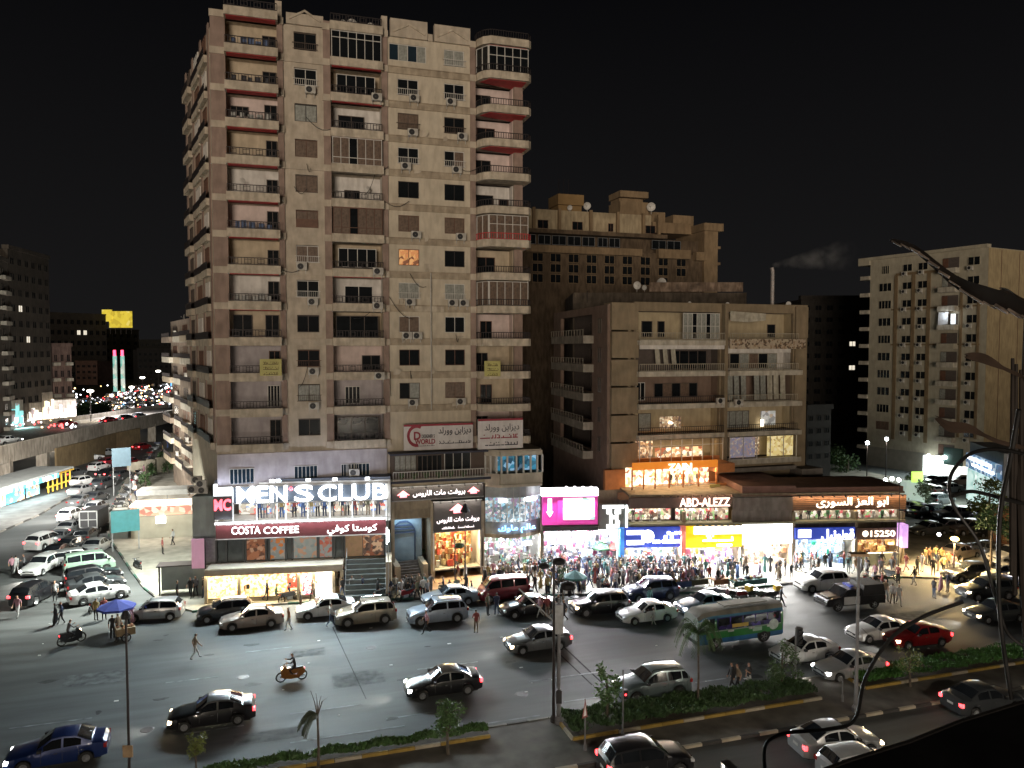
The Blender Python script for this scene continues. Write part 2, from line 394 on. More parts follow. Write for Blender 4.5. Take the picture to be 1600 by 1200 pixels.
dishm = MB().lathe([(.0, 0.03), (.25, .055), (.45, .12), (.55, .2), (.54, .21), (.44, .14), (.25, .075), (.001, .05)], (0, 0, 0), 16, 'y').tube([(0, .03, -.1), (0, .3, -.5), (0, .3, -.9)], .03, 5).tube([(0, .15, -.45), (0, -.35, 0)], .015, 4).box(-.05, .05, -.42, -.32, -.05, .05).mesh('satellite_dish', True)
dishm.materials.append(mat('dish_white', (.6, .58, .54), .5, .12, 4))
def dish(parent, x, y, z, s=1.0, rz=.5):
    o = obj('satellite_dish', dishm, None, parent, (x, y, z + .9 * s), rz); o.scale = (s, -s, s) if False else (s, s, s); return o

# ---------------- the tall block of flats ----------------
F = Frame(0, 67, 0)
def ZK(k): return 9.35 + 2.895 * k
tower = thing('apartment_tower', 'tall cream and brown block of flats with red balcony undersides above the shops', 'building', (0, 67, 0))
xp = lambda p: F.X(p, 400)
xA0, xA1, xB0, xB1, xC0, xC1, xD0, xD1, xE0, xE1, xEnd = [xp(p) for p in (357, 437, 446, 508, 519, 598, 607, 735, 743, 803, 816)]
xL = xp(334)
rt = 13
wl = MB()
holes = []
for k in range(1, 13):
    holes.append((xA0, xA1, ZK(k) + .0, ZK(k + 1) - .18)); holes.append((xC0, xC1, ZK(k), ZK(k + 1) - .18))
bw, bz, bh = 1.75, .95, 1.45
xBc = (xp(464) + xp(497)) / 2; dL = (xp(622) + xp(656)) / 2; dR = (xp(694) + xp(727)) / 2
for k in range(1, 13):
    holes.append((xBc - .9, xBc + .9, ZK(k) + bz, ZK(k) + bz + bh))
    holes.append((xE0, xE1, ZK(k), ZK(k + 1) - .18))
for k in range(2, 13):
    for c in (dL, dR):
        ww = .9 if not (k == 12 and c == dL) else 1.6
        holes.append((c - ww, c + ww, ZK(k) + 1.0, ZK(k) + 2.4))
wall_cells(wl, xL, xD0, 9.2, ZK(13), 0, .35, [h for h in holes if h[1] < xD0])
wall_cells(wl, xE0, xEnd, 9.2, ZK(13), .0, .35, [h for h in holes if h[0] >= xE0 - .01])
wl.build('wall', cream, tower)
pl = MB(); wall_cells(pl, xD0, xD1, 9.2, ZK(13), 0, .35, [h for h in holes if h[0] > xD0 and h[1] < xD1]); pl.build('panel_wall', pale_panel, tower)
# dark core behind everything: blocks light, its colour stands in for unlit rooms
core = MB().prism([(xL + .3, 3.2), (xEnd, 3.2), (xEnd, 15), (-6.6, 15), (-4.0, 2.0)], 0, ZK(13) - .1)
core.build('core', mat('unlit_interior', (.10, .08, .07), .9, .1), tower)
MB().box(xD0, xD1, 1.2, 3.2, 9, ZK(13) - .2).box(xA1, xC0, 1.6, 3.2, 9, ZK(13) - .2).build('inner_wall', MC['unlit_interior'], tower)
MB().box(xD1 + .0, xE0, .0, .6, 9, ZK(13)).build('party_wall', brown, tower)
for (a, b) in [(xL, xA0), (xA1, xB0), (xB1, xC0), (xC1, xD0), (xD1, xE0)]:
    q = MB()
    for k in range(1, 13): q.box(a, b, -.14, -.002, ZK(k) + .42, ZK(k + 1) - .12)
    q.build('brown_pilaster', brown, tower)
    q = MB()
    for k in range(1, 14): q.box(a - .06, b + .06, -.22, -.004, ZK(k) - .12, ZK(k) + .42)
    q.build('pilaster_band', cream, tower)
q = MB(); q.box(xE1, xEnd, -.10, -.002, 9.3, ZK(13)); q.build('brown_pilaster', brown, tower)
for k in range(2, 13):
    MB().box(xD0 + .05, xD1 - .05, -.12, -.003, ZK(k) - .12, ZK(k) + .48).box(xD0 + .05, xD1 - .05, -.2, -.12, ZK(k) + .40, ZK(k) + .47).build('floor_band', cream_band, tower)
    if k in (12, 6, 4, 9): MB().box(xB0 + .05, xB1 - .05, -.12, -.003, ZK(k) - .1, ZK(k) + .42).build('floor_band', cream, tower)
# parapets with gables
for (p0, p1, pt) in [(447, 505, 18), (610, 668, 27), (679, 735, 37)]:
    a, b = F.X(p0, 30, -.3), F.X(p1, 30, -.3); zt = F.Z(p0, pt, -.3); m = (a + b) / 2
    MB().box(a, b, -.25, .25, ZK(13) + .003, zt).build('roof_parapet', cream, tower)
    g = MB(); zb = ZK(13) - .1
    g.front([(a + .25, zb + .6), (m, zb + 1.3), (m, zb + 1.12), (a + .25, zb + .42)][::-1], -.36, -.252)
    g.front([(m, zb + 1.3), (b - .25, zb + .6), (b - .25, zb + .42), (m, zb + 1.12)][::-1], -.36, -.252)
    g.build('gable_moulding', slabw, tower)
MB().box(xA1 - .1, xB0 - .05, -.2, .25, ZK(13), ZK(13) + 1.7).box(xC1, xD0, -.2, .25, ZK(13), ZK(13) + 1.6).box(xp(668) + .1, xp(679) - .1, -.1, .25, ZK(13), ZK(13) + .6).build('roof_parapet', cream, tower)
MB().box(xB0 + .7, xC0 + 3, 4, 9, ZK(13) - .1, ZK(13) + 2.3).build('stair_tower', brown, tower)
for x, s in [(xp(560), .9), (xp(590), .8), (xp(668), .55), (xp(540), .5)]: dish(tower, x, 2.5 if s > .6 else .6, ZK(13) + (.9 if s > .6 else .5), s, rnd.uniform(-.6, .6))
# balconies ----
def balcony(x0, x1, k, proj, soff, back, fr=iron, fas=.5, back_y=1.0, rail=True, sidewall=True):
    z = ZK(k)
    b = MB(); b.box(x0 - .05, x1 + .05, -proj, 1.5, z - .18, z + .02).box(x0 - .05, x1 + .05, -proj - .1, -proj, z - .18, z + fas)
    b.box(x0 - .05, x0 + .05, -proj, -.25, z + .02, z + fas).box(x1 - .05, x1 + .05, -proj, -.25, z + .02, z + fas)
    o = b.build('balcony', slabw, tower)
    if soff: MB().box(x0 + .1, x1 - .1, -proj + .08, -.12, z - .21, z - .183).build('soffit', soff, o)
    if rail: railing(o, x0, x1, z + fas, -proj - .03, fr, .62)
    if k < 13: MB().box(x0, x1, back_y, back_y + .2, z + .02, ZK(k + 1) - .19).build('back_wall', back, o)
    if sidewall:
        MB().box(x0 - .15, x0 + .0, .36, back_y, z + .02, ZK(k + 1) - .19).box(x1, x1 + .15, .36, back_y, z + .02, ZK(k + 1) - .19).build('side_wall', back, o)
    return o
cw = pinkw; whitew = mat('balcony_white_paint', (.66, .63, .59), .8, .1, 1.2, streak=.25); tan = mat('balcony_ochre_paint', (.52, .43, .31), .85, .12, 1, streak=.2); violet = mat('balcony_lilac_paint', (.44, .40, .41), .85, .12, 1, streak=.2)
Aback = {12: tan, 11: tan, 10: cw, 9: tan, 8: whitew, 7: cw, 6: tan, 5: whitew, 4: tan, 3: violet, 2: violet, 1: violet}
for k in range(1, 14):
    if k == 13:
        balcony(xA0, xA1, 13, 1.0, redsof, tan, back_y=2.2, sidewall=False)
        continue
    o = balcony(xA0, xA1, k, 1.0, redsof if k > 4 else None, Aback[k])
    L = xA1 - xA0
    if k == 4:
        window(o, xA0 + 1.0, ZK(k) + .3, 1.5, 2.1, .93, 2, darkf); window(o, xA1 - .65, ZK(k) + .1, 1.1, 2.3, .93, 2, darkf)
    elif k in (2,): window(o, xA1 - .6, ZK(k) + .5, 1.0, 1.8, .93, 4, whitef)
    elif k == 10: window(o, xA0 + 1.0, ZK(k) + 1.2, 1.4, .8, .93, 3, darkf); window(o, xA1 - .55, ZK(k) + .3, 1.0, 2.0, .93, 2, darkf)
    elif k in (12, 11): window(o, xA1 - .6, ZK(k) + 1.1, 1.1, 1.0, .93, 2, darkf)
    else: window(o, xA1 - .5, ZK(k) + .1, .9, 2.2 if k % 2 else 1.9, .93, 2, darkf if k != 3 else brownf)
    if k == 8: dish(o, xA0 + 1.3, .9, ZK(k) + .9, .8, .5)
    if k in (12, 11, 10, 7, 5):
        cl = MB()
        for i in range(5):
            x = xA0 + .5 + i * .6 + rnd.uniform(-.1, .1); cl.box(x, x + rnd.uniform(.3, .5), -.9, -.87, ZK(k) + .5, ZK(k) + rnd.uniform(.9, 1.2))
        cl.build('laundry', clothm[(k * 3) % 5], o)['kind'] = 'stuff'
Ctype = {12: 'gl', 11: 'win', 10: 'open', 9: 'cur', 8: 'open', 7: 'cur', 6: 'win', 5: 'two', 4: 'dark', 3: 'right', 2: 'bar', 1: 'dark'}
for k in range(1, 14):
    if k == 13: balcony(xC0, xC1, 13, .6, None, tan, back_y=2.2, sidewall=False); continue
    t = Ctype[k]; z = ZK(k); bkm = {10: whitew, 8: whitew, 6: tan, 5: whitew, 3: cw, 2: violet, 1: violet}.get(k, tan)
    o = balcony(xC0, xC1, k, .6, redsof if k in (10, 8, 11, 12, 6) else None, bkm, rail=t not in ('gl', 'cur'), back_y=1.3)
    xm = (xC0 + xC1) / 2; L = xC1 - xC0
    if t == 'gl': window(o, xm, z + .5, L - .1, 2.2, -.5, 6, whitef, gdark, split=.75)
    elif t == 'cur': window(o, xm, z + .5, L - .1, 2.2, -.5, 6, whitef if k == 9 else brownf, [curt, curt, gdark, curt], split=.25)
    elif t == 'win': window(o, xm, z + .7, 3.2, 1.6, .2, 4, whitef); ac(o, xC1 - .55, z + .02, -1.0)
    elif t == 'open': window(o, xm - .3, z + .4, 2.2 if k == 10 else 1.3, 1.7 if k == 10 else 1.2, 1.24, 2, darkf)
    elif t == 'two': window(o, xm + .2, z + .4, 2.4, 1.7, 1.24, 2, whitef); ac(o, xC1 - .6, z + .02, -1.0)
    elif t == 'dark': window(o, xm, z + .2, L - .6, 2.2, .7, 3, darkf)
    elif t == 'right': window(o, xC1 - .9, z + .6, 1.6, 1.3, 1.24, 2, darkf); ac(o, xC1 - .5, z - .1, -1.0)
    elif t == 'bar': window(o, xm - .4, z + .6, 1.3, 1.5, 1.24, 4, whitef)
    if k == 8: dish(o, xC1 - 1.1, .6, z + 1.2, .5, .4)
Bw = {12: (darkf, gdark, 1), 11: (whitef, gdark, 1), 10: (iron, curtw, 0), 9: (brownf, curt, 0), 8: (darkf, curt, 0), 7: (brownf, curt, 0), 6: (whitef, curt, 1), 5: (whitef, gdark, 1), 4: (darkf, gdark, 0), 3: (brownf, gdark, 1), 2: (darkf, curtw, 1), 1: (darkf, gdark, 0)}
for k, (fr, gl, rl) in Bw.items():
    window(tower, xBc, ZK(k) + bz, 1.8, bh, .12, 2, fr, gl, rail=bool(rl))
    if k in (11, 6, 5, 3, 2): ac(tower, xBc + (.35 if k != 6 else -.5), ZK(k) + bz - .65, -.3)
    if k == 7: MB().box(-.9, .9, -.03, 0, 0, .7).build('shutter', brownf, tower, (xBc, -.03, ZK(k) + bz))
Dw = {12: ((whitef, [gblue, curtw]), (whitef, curtw)), 11: ((whitef, gdark), (whitef, gdark)), 10: ((darkf, curt), (darkf, gdark)), 9: ((whitef, gdark), (whitef, [gdark, curt])), 8: ((iron, gdark), (iron, gdark)),
      7: ((brownf, curt), (brownf, curt)), 6: ((brownf, litw), (iron, gdark)), 5: ((whitef, curtw), (whitef, curtw)), 4: ((whitef, curt), (whitef, gdark)), 3: ((brownf, gdark), (brownf, gdark)), 2: ((darkf, [gdark, curtw]), (brownf, curt))}
for k, ws in Dw.items():
    for c, (fr, gl) in zip((dL, dR), ws):
        W_ = 3.2 if (k == 12 and c == dL) else 1.8
        window(tower, c, ZK(k) + 1.0, W_, 1.4, .12, 4 if W_ > 2 else 2, fr, gl, rail=k in (11, 10, 9, 5) or (k, c) == (12, dR))
for k, side, off in [(11, 0, .45), (11, 1, -.4), (10, 0, .3), (10, 1, .6), (9, 0, -.3), (9, 1, .1), (7, 0, .55), (7, 1, .45), (5, 1, -.3), (5, 1, .7), (5, 0, .0), (4, 0, -.3), (4, 0, .6), (2, 0, .2), (2, 1, .4)]:
    ac(tower, (dL, dR)[side] + off, ZK(k) + .42, -.42)
# exposed soil pipe down the panel wall
pp = MB(); xm = xp(672)
pp.tube([(xm, -.28, ZK(6) + .4), (xm, -.28, ZK(2))], .05, 6); pp.build('drain_pipe', acw, tower)
MB().box(xm - .5, xm + .3, -.05, -.004, ZK(6) - .2 + .7, ZK(6) + 1.2).box(xm - 1.4, xm + 1.2, -.215, -.205, ZK(5) - .1, ZK(5) + .38).build('plaster_patch', slabw, tower)
for i in range(14):
    k = rnd.choice([10, 9, 7, 5, 5, 4, 4, 3, 3, 2, 2]); x = rnd.uniform(xD0 + .3, xD1 - 1); z = ZK(k) + rnd.uniform(-.05, .6); w2, h2 = rnd.uniform(.2, .8), rnd.uniform(.2, .7)
    MB().front([(x, z), (x + w2 * .7, z + .05), (x + w2, z + h2 * .6), (x + w2 * .6, z + h2), (x + .05, z + h2 * .8)], -.225, -.205 if z < ZK(k) + .45 else -.003).build('plaster_patch', slabw, tower)
for i in range(16):
    k = rnd.randint(2, 11); a = rnd.choice([xBc, dL, dR, xC1 - .5, xD0]); b = a + rnd.uniform(-2.2, 2.4); z = ZK(k) + rnd.uniform(.3, 1.6); z2 = z + rnd.uniform(-2.9, .4)
    MB().tube([(a + (b - a) * t, -.32 - .05 * math.sin(3 * t), z + (z2 - z) * t - .5 * math.sin(math.pi * t)) for t in (0, .2, .4, .6, .8, 1)], .022, 4).build('cable', blackp, tower)
# E: projecting balconies with rounded left ends
Et = {12: 'gl', 11: 'o', 10: 'o', 9: 'o', 8: 'w', 7: 'gl', 6: 'o', 5: 'gl', 4: 'o', 3: 'o', 2: 'o'}
xe1 = F.X(826, 300, -1.2)
def Eout(g=0.0):
    a = xE0 - .0; p = 1.7 + g
    return [(a, .0), (a + .02, -.5 - g), (a + .35, -1.25 - g), (a + .95, -p), (xe1 + g - .3, -p), (xe1 + g, -p + .3), (xe1 + g, .9)]
def strip(mb, pts, z0, z1, th=.06):
    for (a, b) in zip(pts, pts[1:]):
        d = Vector((b[0] - a[0], b[1] - a[1])).normalized(); n = Vector((-d.y, d.x)) * th
        mb.prism(ccw([a, b, (b[0] + n.x, b[1] + n.y), (a[0] + n.x, a[1] + n.y)]), z0, z1)
for k in range(1, 14):
    z = ZK(k); t = Et.get(k, 'o')
    b = MB(); b.prism(ccw(Eout()), z - .18, z + .02); strip(b, Eout(.1), z - .18, z + .46, .09)
    o = b.build('balcony', slabw, tower)
    if k >= 10: MB().prism(ccw([(xE0 + .35, -.3), (xE0 + .9, -1.45), (xe1 - .3, -1.45), (xe1 - .3, .8)]), z - .21, z - .183).build('soffit', redsof, o)
    if t != 'w' or True:
        r = MB(); strip(r, Eout(.06), z + .98, z + 1.04, .05); strip(r, Eout(.06), z + .5, z + .54, .04)
        for (a, c) in zip(Eout(.06), Eout(.06)[1:]):
            L = math.dist(a, c); n = max(1, int(L / .22))
            for i in range(n):
                x = a[0] + (c[0] - a[0]) * i / n; y = a[1] + (c[1] - a[1]) * i / n; r.box(x - .02, x + .02, y - .02, y + .02, z + .54, z + .98)
        r.build('railing', iron if k != 7 else redsof, o)
    if k == 13: continue
    bk = {8: whitew, 9: cw, 10: cw, 11: cw, 12: brown, 7: cw, 6: tan, 4: cw, 3: tan, 2: tan, 5: tan}.get(k, cw)
    MB().box(xE0, xE1, 1.3, 1.5, z + .02, ZK(k + 1) - .19).box(xE1 - .05, xE1 + .1, .36, 1.3, z + .02, ZK(k + 1) - .19).build('back_wall', bk, o)
    if t == 'gl':
        fr = whitef if k != 12 else whitef; gm = {12: gdark, 7: curt, 5: curt}[k]
        window(o, xE0 + 2.6, z + .5, 3.6 if k != 5 else 3.6, 2.15, -1.6, 5, fr, gm, split=.62 if k != 5 else 0)
        q = window(o, xE0 + .42, z + .5, 1.5, 2.15, -.9, 2, fr, gm); q.rotation_euler = (0, 0, -R(62))
    elif k == 8: window(o, xE0 + 1.0, z + .2, 2.0, 1.7, 1.24, 1, darkf); window(o, xE1 - .6, z + .3, .9, 1.3, 1.24, 1, brownf)
    else: window(o, xE0 + (.9 if k % 2 else 1.3), z + .4, 1.7 if k > 5 else 1.1, 1.7, 1.24, 2, darkf if k % 2 else brownf)
# bottom blank storey with barred windows
MB().box(xL, xC1 + .2, -.25, -.006, 9.25, 11.9).build('lower_wall', violet, tower)
for c in (378, 478, 545, 560): 
    window(tower, F.X(c, 735, -.25), 9.4, 1.9 if c != 545 else 1.3, 1.3, -.27, 6, whitef, gblue, th=.04)
# left side facade of the tower, running back down the side street
LWF = Frame(-6.9, 81.8, -77.7)
lw = obj('side_facade', None, None, tower, (-6.9, 81.8 - 67, 0), R(-77.7))
b = MB(); wall_cells(b, 0, 14.3, 4, ZK(13) - .6, 0, .4, [])
b.build('wall', cream, lw)
bands = MB(); pil = MB()
for x in (.2, 4.6, 9.3, 13.4):
    MB().box(x - .35, x + .35, -.08, -.0, ZK(1) + .4, ZK(13) - .1).build('brown_pilaster', brown, lw)
sl = MB(); ir = MB()
for k in range(1, 13):
    z = ZK(k)
    for (a, c, p) in [(.5, 4.2, .45), (5.0, 9.0, .25), (9.7, 13.1, .35)]:
        sl.box(a, c, -p, 0, z - .18, z + .4); 
        if k % 3 or p < 1: ir.box(a, c, -p - .04, -p, z + .4, z + 1.0)
    window(lw, 7.0, z + .6, 2.2, 1.7, -.05, 3, brownf if k % 2 else whitef, curt if k % 3 else gdark, sep=False)
    window(lw, 2.3, z + .6, 1.8, 1.7, -.05, 2, darkf, gdark, sep=False)
    window(lw, 11.3, z + .6, 1.8, 1.7, -.05, 3, whitef if k % 2 else brownf, curt if k % 2 else gdark, sep=False)
sl.build('balcony_slabs', slabw, lw)['kind'] = 'stuff'; ir.build('balcony_rails', iron, lw)['kind'] = 'stuff'
# ---------------- lettering ----------------
AR = {'ا': (0xFE8D, 0), 'ب': (0xFE8F, 1), 'ت': (0xFE95, 1), 'د': (0xFEA9, 0), 'ر': (0xFEAD, 0), 'ز': (0xFEAF, 0), 'س': (0xFEB1, 1), 'ش': (0xFEB5, 1), 'ض': (0xFEBD, 1), 'ط': (0xFEC1, 1), 'ع': (0xFEC9, 1), 'ف': (0xFED1, 1), 'ق': (0xFED5, 1), 'ك': (0xFED9, 1), 'ل': (0xFEDD, 1), 'م': (0xFEE1, 1), 'ن': (0xFEE5, 1), 'ه': (0xFEE9, 1), 'و': (0xFEED, 0), 'ى': (0xFEEF, 0), 'ي': (0xFEF1, 1), 'ج': (0xFE9D, 1), 'ح': (0xFEA1, 1), 'ة': (0xFE93, 0)}
def shape_ar(s):
    out = []
    for i, c in enumerate(s):
        if c not in AR: out.append(c); continue
        b, j = AR[c]; pv = i > 0 and s[i - 1] in AR and AR[s[i - 1]][1]; nx = i + 1 < len(s) and s[i + 1] in AR and j
        out.append(chr(b + (3 if pv and nx else 1 if pv else 2 if nx else 0)))
    return ''.join(reversed(out))
def letters(txt, parent, x0, x1, z0, z1, y, m, bold=.02, depth=.06, name='lettering'):
    if any(c in AR for c in txt): txt = shape_ar(txt)
    cu = bpy.data.curves.new(name, 'FONT'); cu.body = txt; cu.size = 1; cu.extrude = .05; cu.offset = bold; cu.resolution_u = 3
    o = bpy.data.objects.new('tmp', cu); C.objects.link(o)
    dg = bpy.context.evaluated_depsgraph_get(); me = bpy.data.meshes.new_from_object(o.evaluated_get(dg)); bpy.data.objects.remove(o); bpy.data.curves.remove(cu)
    vs = [v.co.copy() for v in me.vertices]
    if not vs: return None
    ax, bx = min(v.x for v in vs), max(v.x for v in vs); ay, by = min(v.y for v in vs), max(v.y for v in vs)
    for v in me.vertices:
        c = v.co.copy(); v.co = (x0 + (c.x - ax) / (bx - ax) * (x1 - x0), y - depth if c.z > 0 else y - .004, z0 + (c.y - ay) / (by - ay) * (z1 - z0))
    me.materials.clear(); me.materials.append(m); me.name = name
    return obj(name, me, None, parent)
def area(name, parent, loc, sx, sz, energy, col, dirv, spread=180):
    l = bpy.data.lights.new(name, 'AREA'); l.shape = 'RECTANGLE'; l.size = sx; l.size_y = sz; l.energy = energy; l.color = col; l.spread = R(spread)
    o = bpy.data.objects.new(name, l); C.objects.link(o); o.parent = parent; o.location = loc
    o.rotation_euler = Vector(dirv).to_track_quat('-Z', 'Y').to_euler(); return o
def fthing(name, label, cat, fr, group=None): return thing(name, label, cat, (fr.x, fr.y, 0), fr.a, group)
def scribble(parent, x0, x1, z0, z1, y, m, depth=.06, seed=1):
    g = random.Random(seed); q = MB(); h = z1 - z0; x = x0
    while x < x1 - h * .2:
        w2 = h * g.uniform(.25, .8); t = h * .2
        q.box(x, min(x + w2, x1), y - depth, y - .004, z0 + h * .15, z0 + h * .15 + t)
        if g.random() < .6: q.box(x + w2 * .6, min(x + w2 * .6 + t, x1), y - depth - .01, y - .004, z0 + h * .15 + t, z0 + h * g.uniform(.55, 1))
        if g.random() < .4: q.box(x + w2 * .2, x + w2 * .2 + t, y - depth - .01, y - .004, z0 + h * .75, z0 + h * .95)
        x += w2 + (h * .15 if g.random() < .3 else 0.001)
    return q.build('lettering', m, parent)
KL = 1.0   # overall strength of the shop lighting
white_l = (.93, .98, 1.0); warm_l = (1, .72, .42); cool_l = (.78, .95, 1.0)

def shop(fr, label, px0, px1, pz0, pz1, off, depth, tone, energy, goods, gcols, walls, reach=True, backemit=2.0, dens=60, nm='shop', zb=None, split=False):
    """an open-fronted lit shop: floor, side walls, back wall of stock, shelves, strip lights"""
    x0, x1 = fr.X(px0, pz1, off), fr.X(px1, pz1, off); zt = fr.Z((px0 + px1) / 2, pz0, off); z0 = fr.Z((px0 + px1) / 2, pz1, off) if zb is None else zb
    o = fthing(nm, label, 'shop', fr)
    MB().box(x0, x1, off + .05, off + depth, z0 - .08, z0 + .02).build('floor', mat('shop_floor_tiles', (.5, .48, .44), .3, .08, 2), o)
    w_ = MB(); w_.box(x0 - .12, x0, off, off + depth, z0 - .1, zt + .1).box(x1, x1 + .12, off, off + depth, z0 - .1, zt + .1).box(x0, x1, off + depth, off + depth + .15, z0, zt)
    w_.build('side_walls', walls, o)
    MB().box(x0, x1, off + .02, off + depth, zt, zt + .15).build('ceiling', walls, o)
    bm = print_mat('stock_' + goods, tone, gcols, 3.0, emit=backemit * .55, rough=.7)
    MB().box(x0 + .05, x1 - .05, off + depth - .06, off + depth - .01, z0 + .05, zt - .05).build('lit_display_wall', bm, o)  # stock wall glows by itself, carrying the shop's bright lighting
    n = max(2, int((x1 - x0) / 1.4)); lm = glow('strip_light_' + goods, tone, 8 * KL); dens *= 2
    for i in range(n):
        c = x0 + (x1 - x0) * (i + .5) / n
        MB().box(-.07, .07, 0, depth * .7, -.04, 0).build('strip_light', lm, o, (c, off + depth * .15, zt - .01))
    # stock: folded and hanging goods on rails and shelves
    cl = [mat('goods_%s_%d' % (goods, i), c, .85, .15, 5) for i, c in enumerate(gcols)]
    g = MB()
    for i in range(int(dens)):
        g.cur = rnd.randrange(len(cl)); x = rnd.uniform(x0 + .2, x1 - .4); z = z0 + rnd.choice([.08, .5, 1.15, 1.8, 2.4]) ; y = off + rnd.uniform(.5, depth - .4)
        if z > zt - .4: continue
        wd = rnd.uniform(.12, .4); hh = rnd.uniform(.25, .62); g.box(x, x + wd, y, y + rnd.uniform(.1, .3), z, min(z + hh, zt - .1))
    g.build('stock', cl, o)['kind'] = 'stuff'
    sh = MB()
    for z in (z0 + .45, z0 + 1.1, z0 + 1.75):
        if z < zt - .3: sh.box(x0 + .05, x1 - .05, off + depth - .5, off + depth - .08, z, z + .04)
    sh.box(x0 + .3, x0 + (x1 - x0) * .35, off + depth * .5, off + depth * .62, z0, z0 + .9); sh.build('shelf', whitef, o)
    area('shop_light', o, ((x0 + x1) / 2, off + .35, zt - .12), (x1 - x0) * .85, .5, energy * .75 * KL, tone, (0, -.75, -.66))
    area('shop_light', o, ((x0 + x1) / 2, off + depth * .55, zt - .12), (x1 - x0) * .85, depth * .5, energy * .10 * KL, tone, (0, 0, -1))
    return o, x0, x1, z0, zt
def sign(fr, label, px0, px1, py0, py1, off, th, m, group=None, frame=None, cat='sign', nm='shop_sign'):
    x0, x1 = fr.X(px0, (py0 + py1) / 2, off), fr.X(px1, (py0 + py1) / 2, off); pm = (px0 + px1) / 2
    z1, z0 = fr.Z(pm, py0, off), fr.Z(pm, py1, off)
    o = fthing(nm, label, cat, fr, group)
    MB().box(x0, x1, off, off + th, z0, z1).build('board', m, o)
    if frame: MB().box(x0 - .06, x1 + .06, off - .05, off + th, z1, z1 + .08).box(x0 - .06, x1 + .06, off - .05, off + th, z0 - .08, z0).build('trim', frame, o)
    return o, x0, x1, z0, z1
def spots(o, x0, x1, n, z, y, m, energy=None, col=None, size=.16):
    for i in range(n):
        c = x0 + (x1 - x0) * (i + .5) / n
        lamp = MB().tube([(0, .35, .12), (0, .02, .1), (0, 0, 0)], .02, 4).lathe([(.02, .06), (.08, .05), (size * .6, -.02)], (0, 0, 0), 8).build('spotlight', blackp, o, (c, y, z))
        MB().lathe([(.001, 0), (size * .55, 0)], (0, 0, -.015), 8).build('bulb', m, lamp)
    if energy: area('sign_light', o, ((x0 + x1) / 2, y, z - .05), x1 - x0, .1, energy * KL, col, (0, .6, -.8))
wlet = glow('white_lit_letters', (1, 1, 1), 2.6); wlet2 = glow('warm_lit_letters', (1, .80, .62), 2.4); wlet3 = glow('pink_white_letters', (1, .88, .88), 2.2); bulb_w = glow('white_bulb', (.95, .98, 1), 30); bulb_y = glow('warm_bulb', (1, .75, .4), 20)

# ---------------- shop wing on the left: clothes shop above coffee shop ----------------
SA_ = Frame(-3.9, 67.3, -9.5)
wing = fthing('corner_shop_building', 'two storey shop wing at the tower foot with white lit clothes shop over coffee shop', 'building', SA_)
X = lambda p, y=760, off=0: SA_.X(p, y, off); Z = lambda p, y, off=0: SA_.Z(p, y, off)
xa, xb = X(335, 790), X(610, 790); zt = Z(470, 757); zm = Z(470, 812); zc0 = Z(470, 838); zw = Z(560, 872)
whitelit = glow('glowing_white_mullion', (.88, .95, 1), .6); mar = mat('maroon_fascia', (.13, .028, .035), .4, .08, 2); mar.node_tree.nodes['Principled BSDF'].inputs['Emission Color'].default_value = (.16, .05, .06, 1)
MB().box(xa, xb, .0, 4, zt + .0, zt + .25).box(xa, xb, -.3, 4, zm - .22, zm).box(xa, xa + .25, 0, 4, zm, zt).box(xb - .3, xb, 0, 4, zm, zt).box(xa, xb, 3.6, 4, .1, zt).build('wall', whitep, wing)
MB().box(xa, xb, .2, 9, zt + .255, zt + .45).build('roof', mat('blue_grey_roof_sheet', (.16, .19, .24), .6, .1, 1), wing)
MB().box(xa, xb, .9, 3.5, zm - .35, zm - .23).build('floor_slab', grey, wing)
# display window of the clothes shop
disp = print_mat('mens_display', (.95, .93, .85), [(.25, .4, .8), (.8, .75, .6), (.5, .45, .4), (.75, .2, .15), (.6, .55, .45), (.1, .1, .15)], 2.2, emit=.55)
xw0 = X(363, 790)
MB().box(xw0, xb - .35, 2.6, 2.7, zm + .05, zt - .02).build('display_wall', disp, wing)
MB().box(xw0, xb - .3, .2, .3, Z(470, 784), zt - .02).build('letter_backboard', mat('steel_blue_board', (.05, .07, .10), .5, .1, 1), wing)
mull = MB()
for p in (363, 400, 432, 446, 480, 515, 550, 583, 603): x = X(p); mull.box(x - .05, x + .05, .08, .18, zm, zt - .1)
mull.build('mullions', whitelit, wing)  # mullions given a white glow of their own
# mannequins standing in the window
mann = None
def mannequin_mesh():
    m = MB(); m.cur = 0
    m.lathe([(.001, 1.62), (.07, 1.64), (.1, 1.72), (.09, 1.82), (.001, 1.87)], (0, 0, 0), 8)
    m.lathe([(.045, 1.62), (.05, 1.52)], (0, 0, 0), 6)
    m.cur = 1; m.lathe([(.05, 1.53), (.19, 1.47), (.2, 1.25), (.15, 1.1), (.17, .92), (.02, .9)], (0, 0, 0), 8)
    m.tube([(-.2, 0, 1.45), (-.27, 0, 1.15), (-.25, -.08, .9)], [.055, .045, .035], 6).tube([(.2, 0, 1.45), (.27, 0, 1.15), (.25, -.08, .9)], [.055, .045, .035], 6)
    m.cur = 2; m.tube([(-.09, 0, .95), (-.11, 0, .5), (-.12, 0, .04)], [.09, .07, .05], 6).tube([(.09, 0, .95), (.11, 0, .5), (.13, .03, .04)], [.09, .07, .05], 6)
    m.cur = 0; m.box(-.25, .25, -.2, .2, -.02, .03)
    return m.mesh('mannequin', True)
mannm = mannequin_mesh()
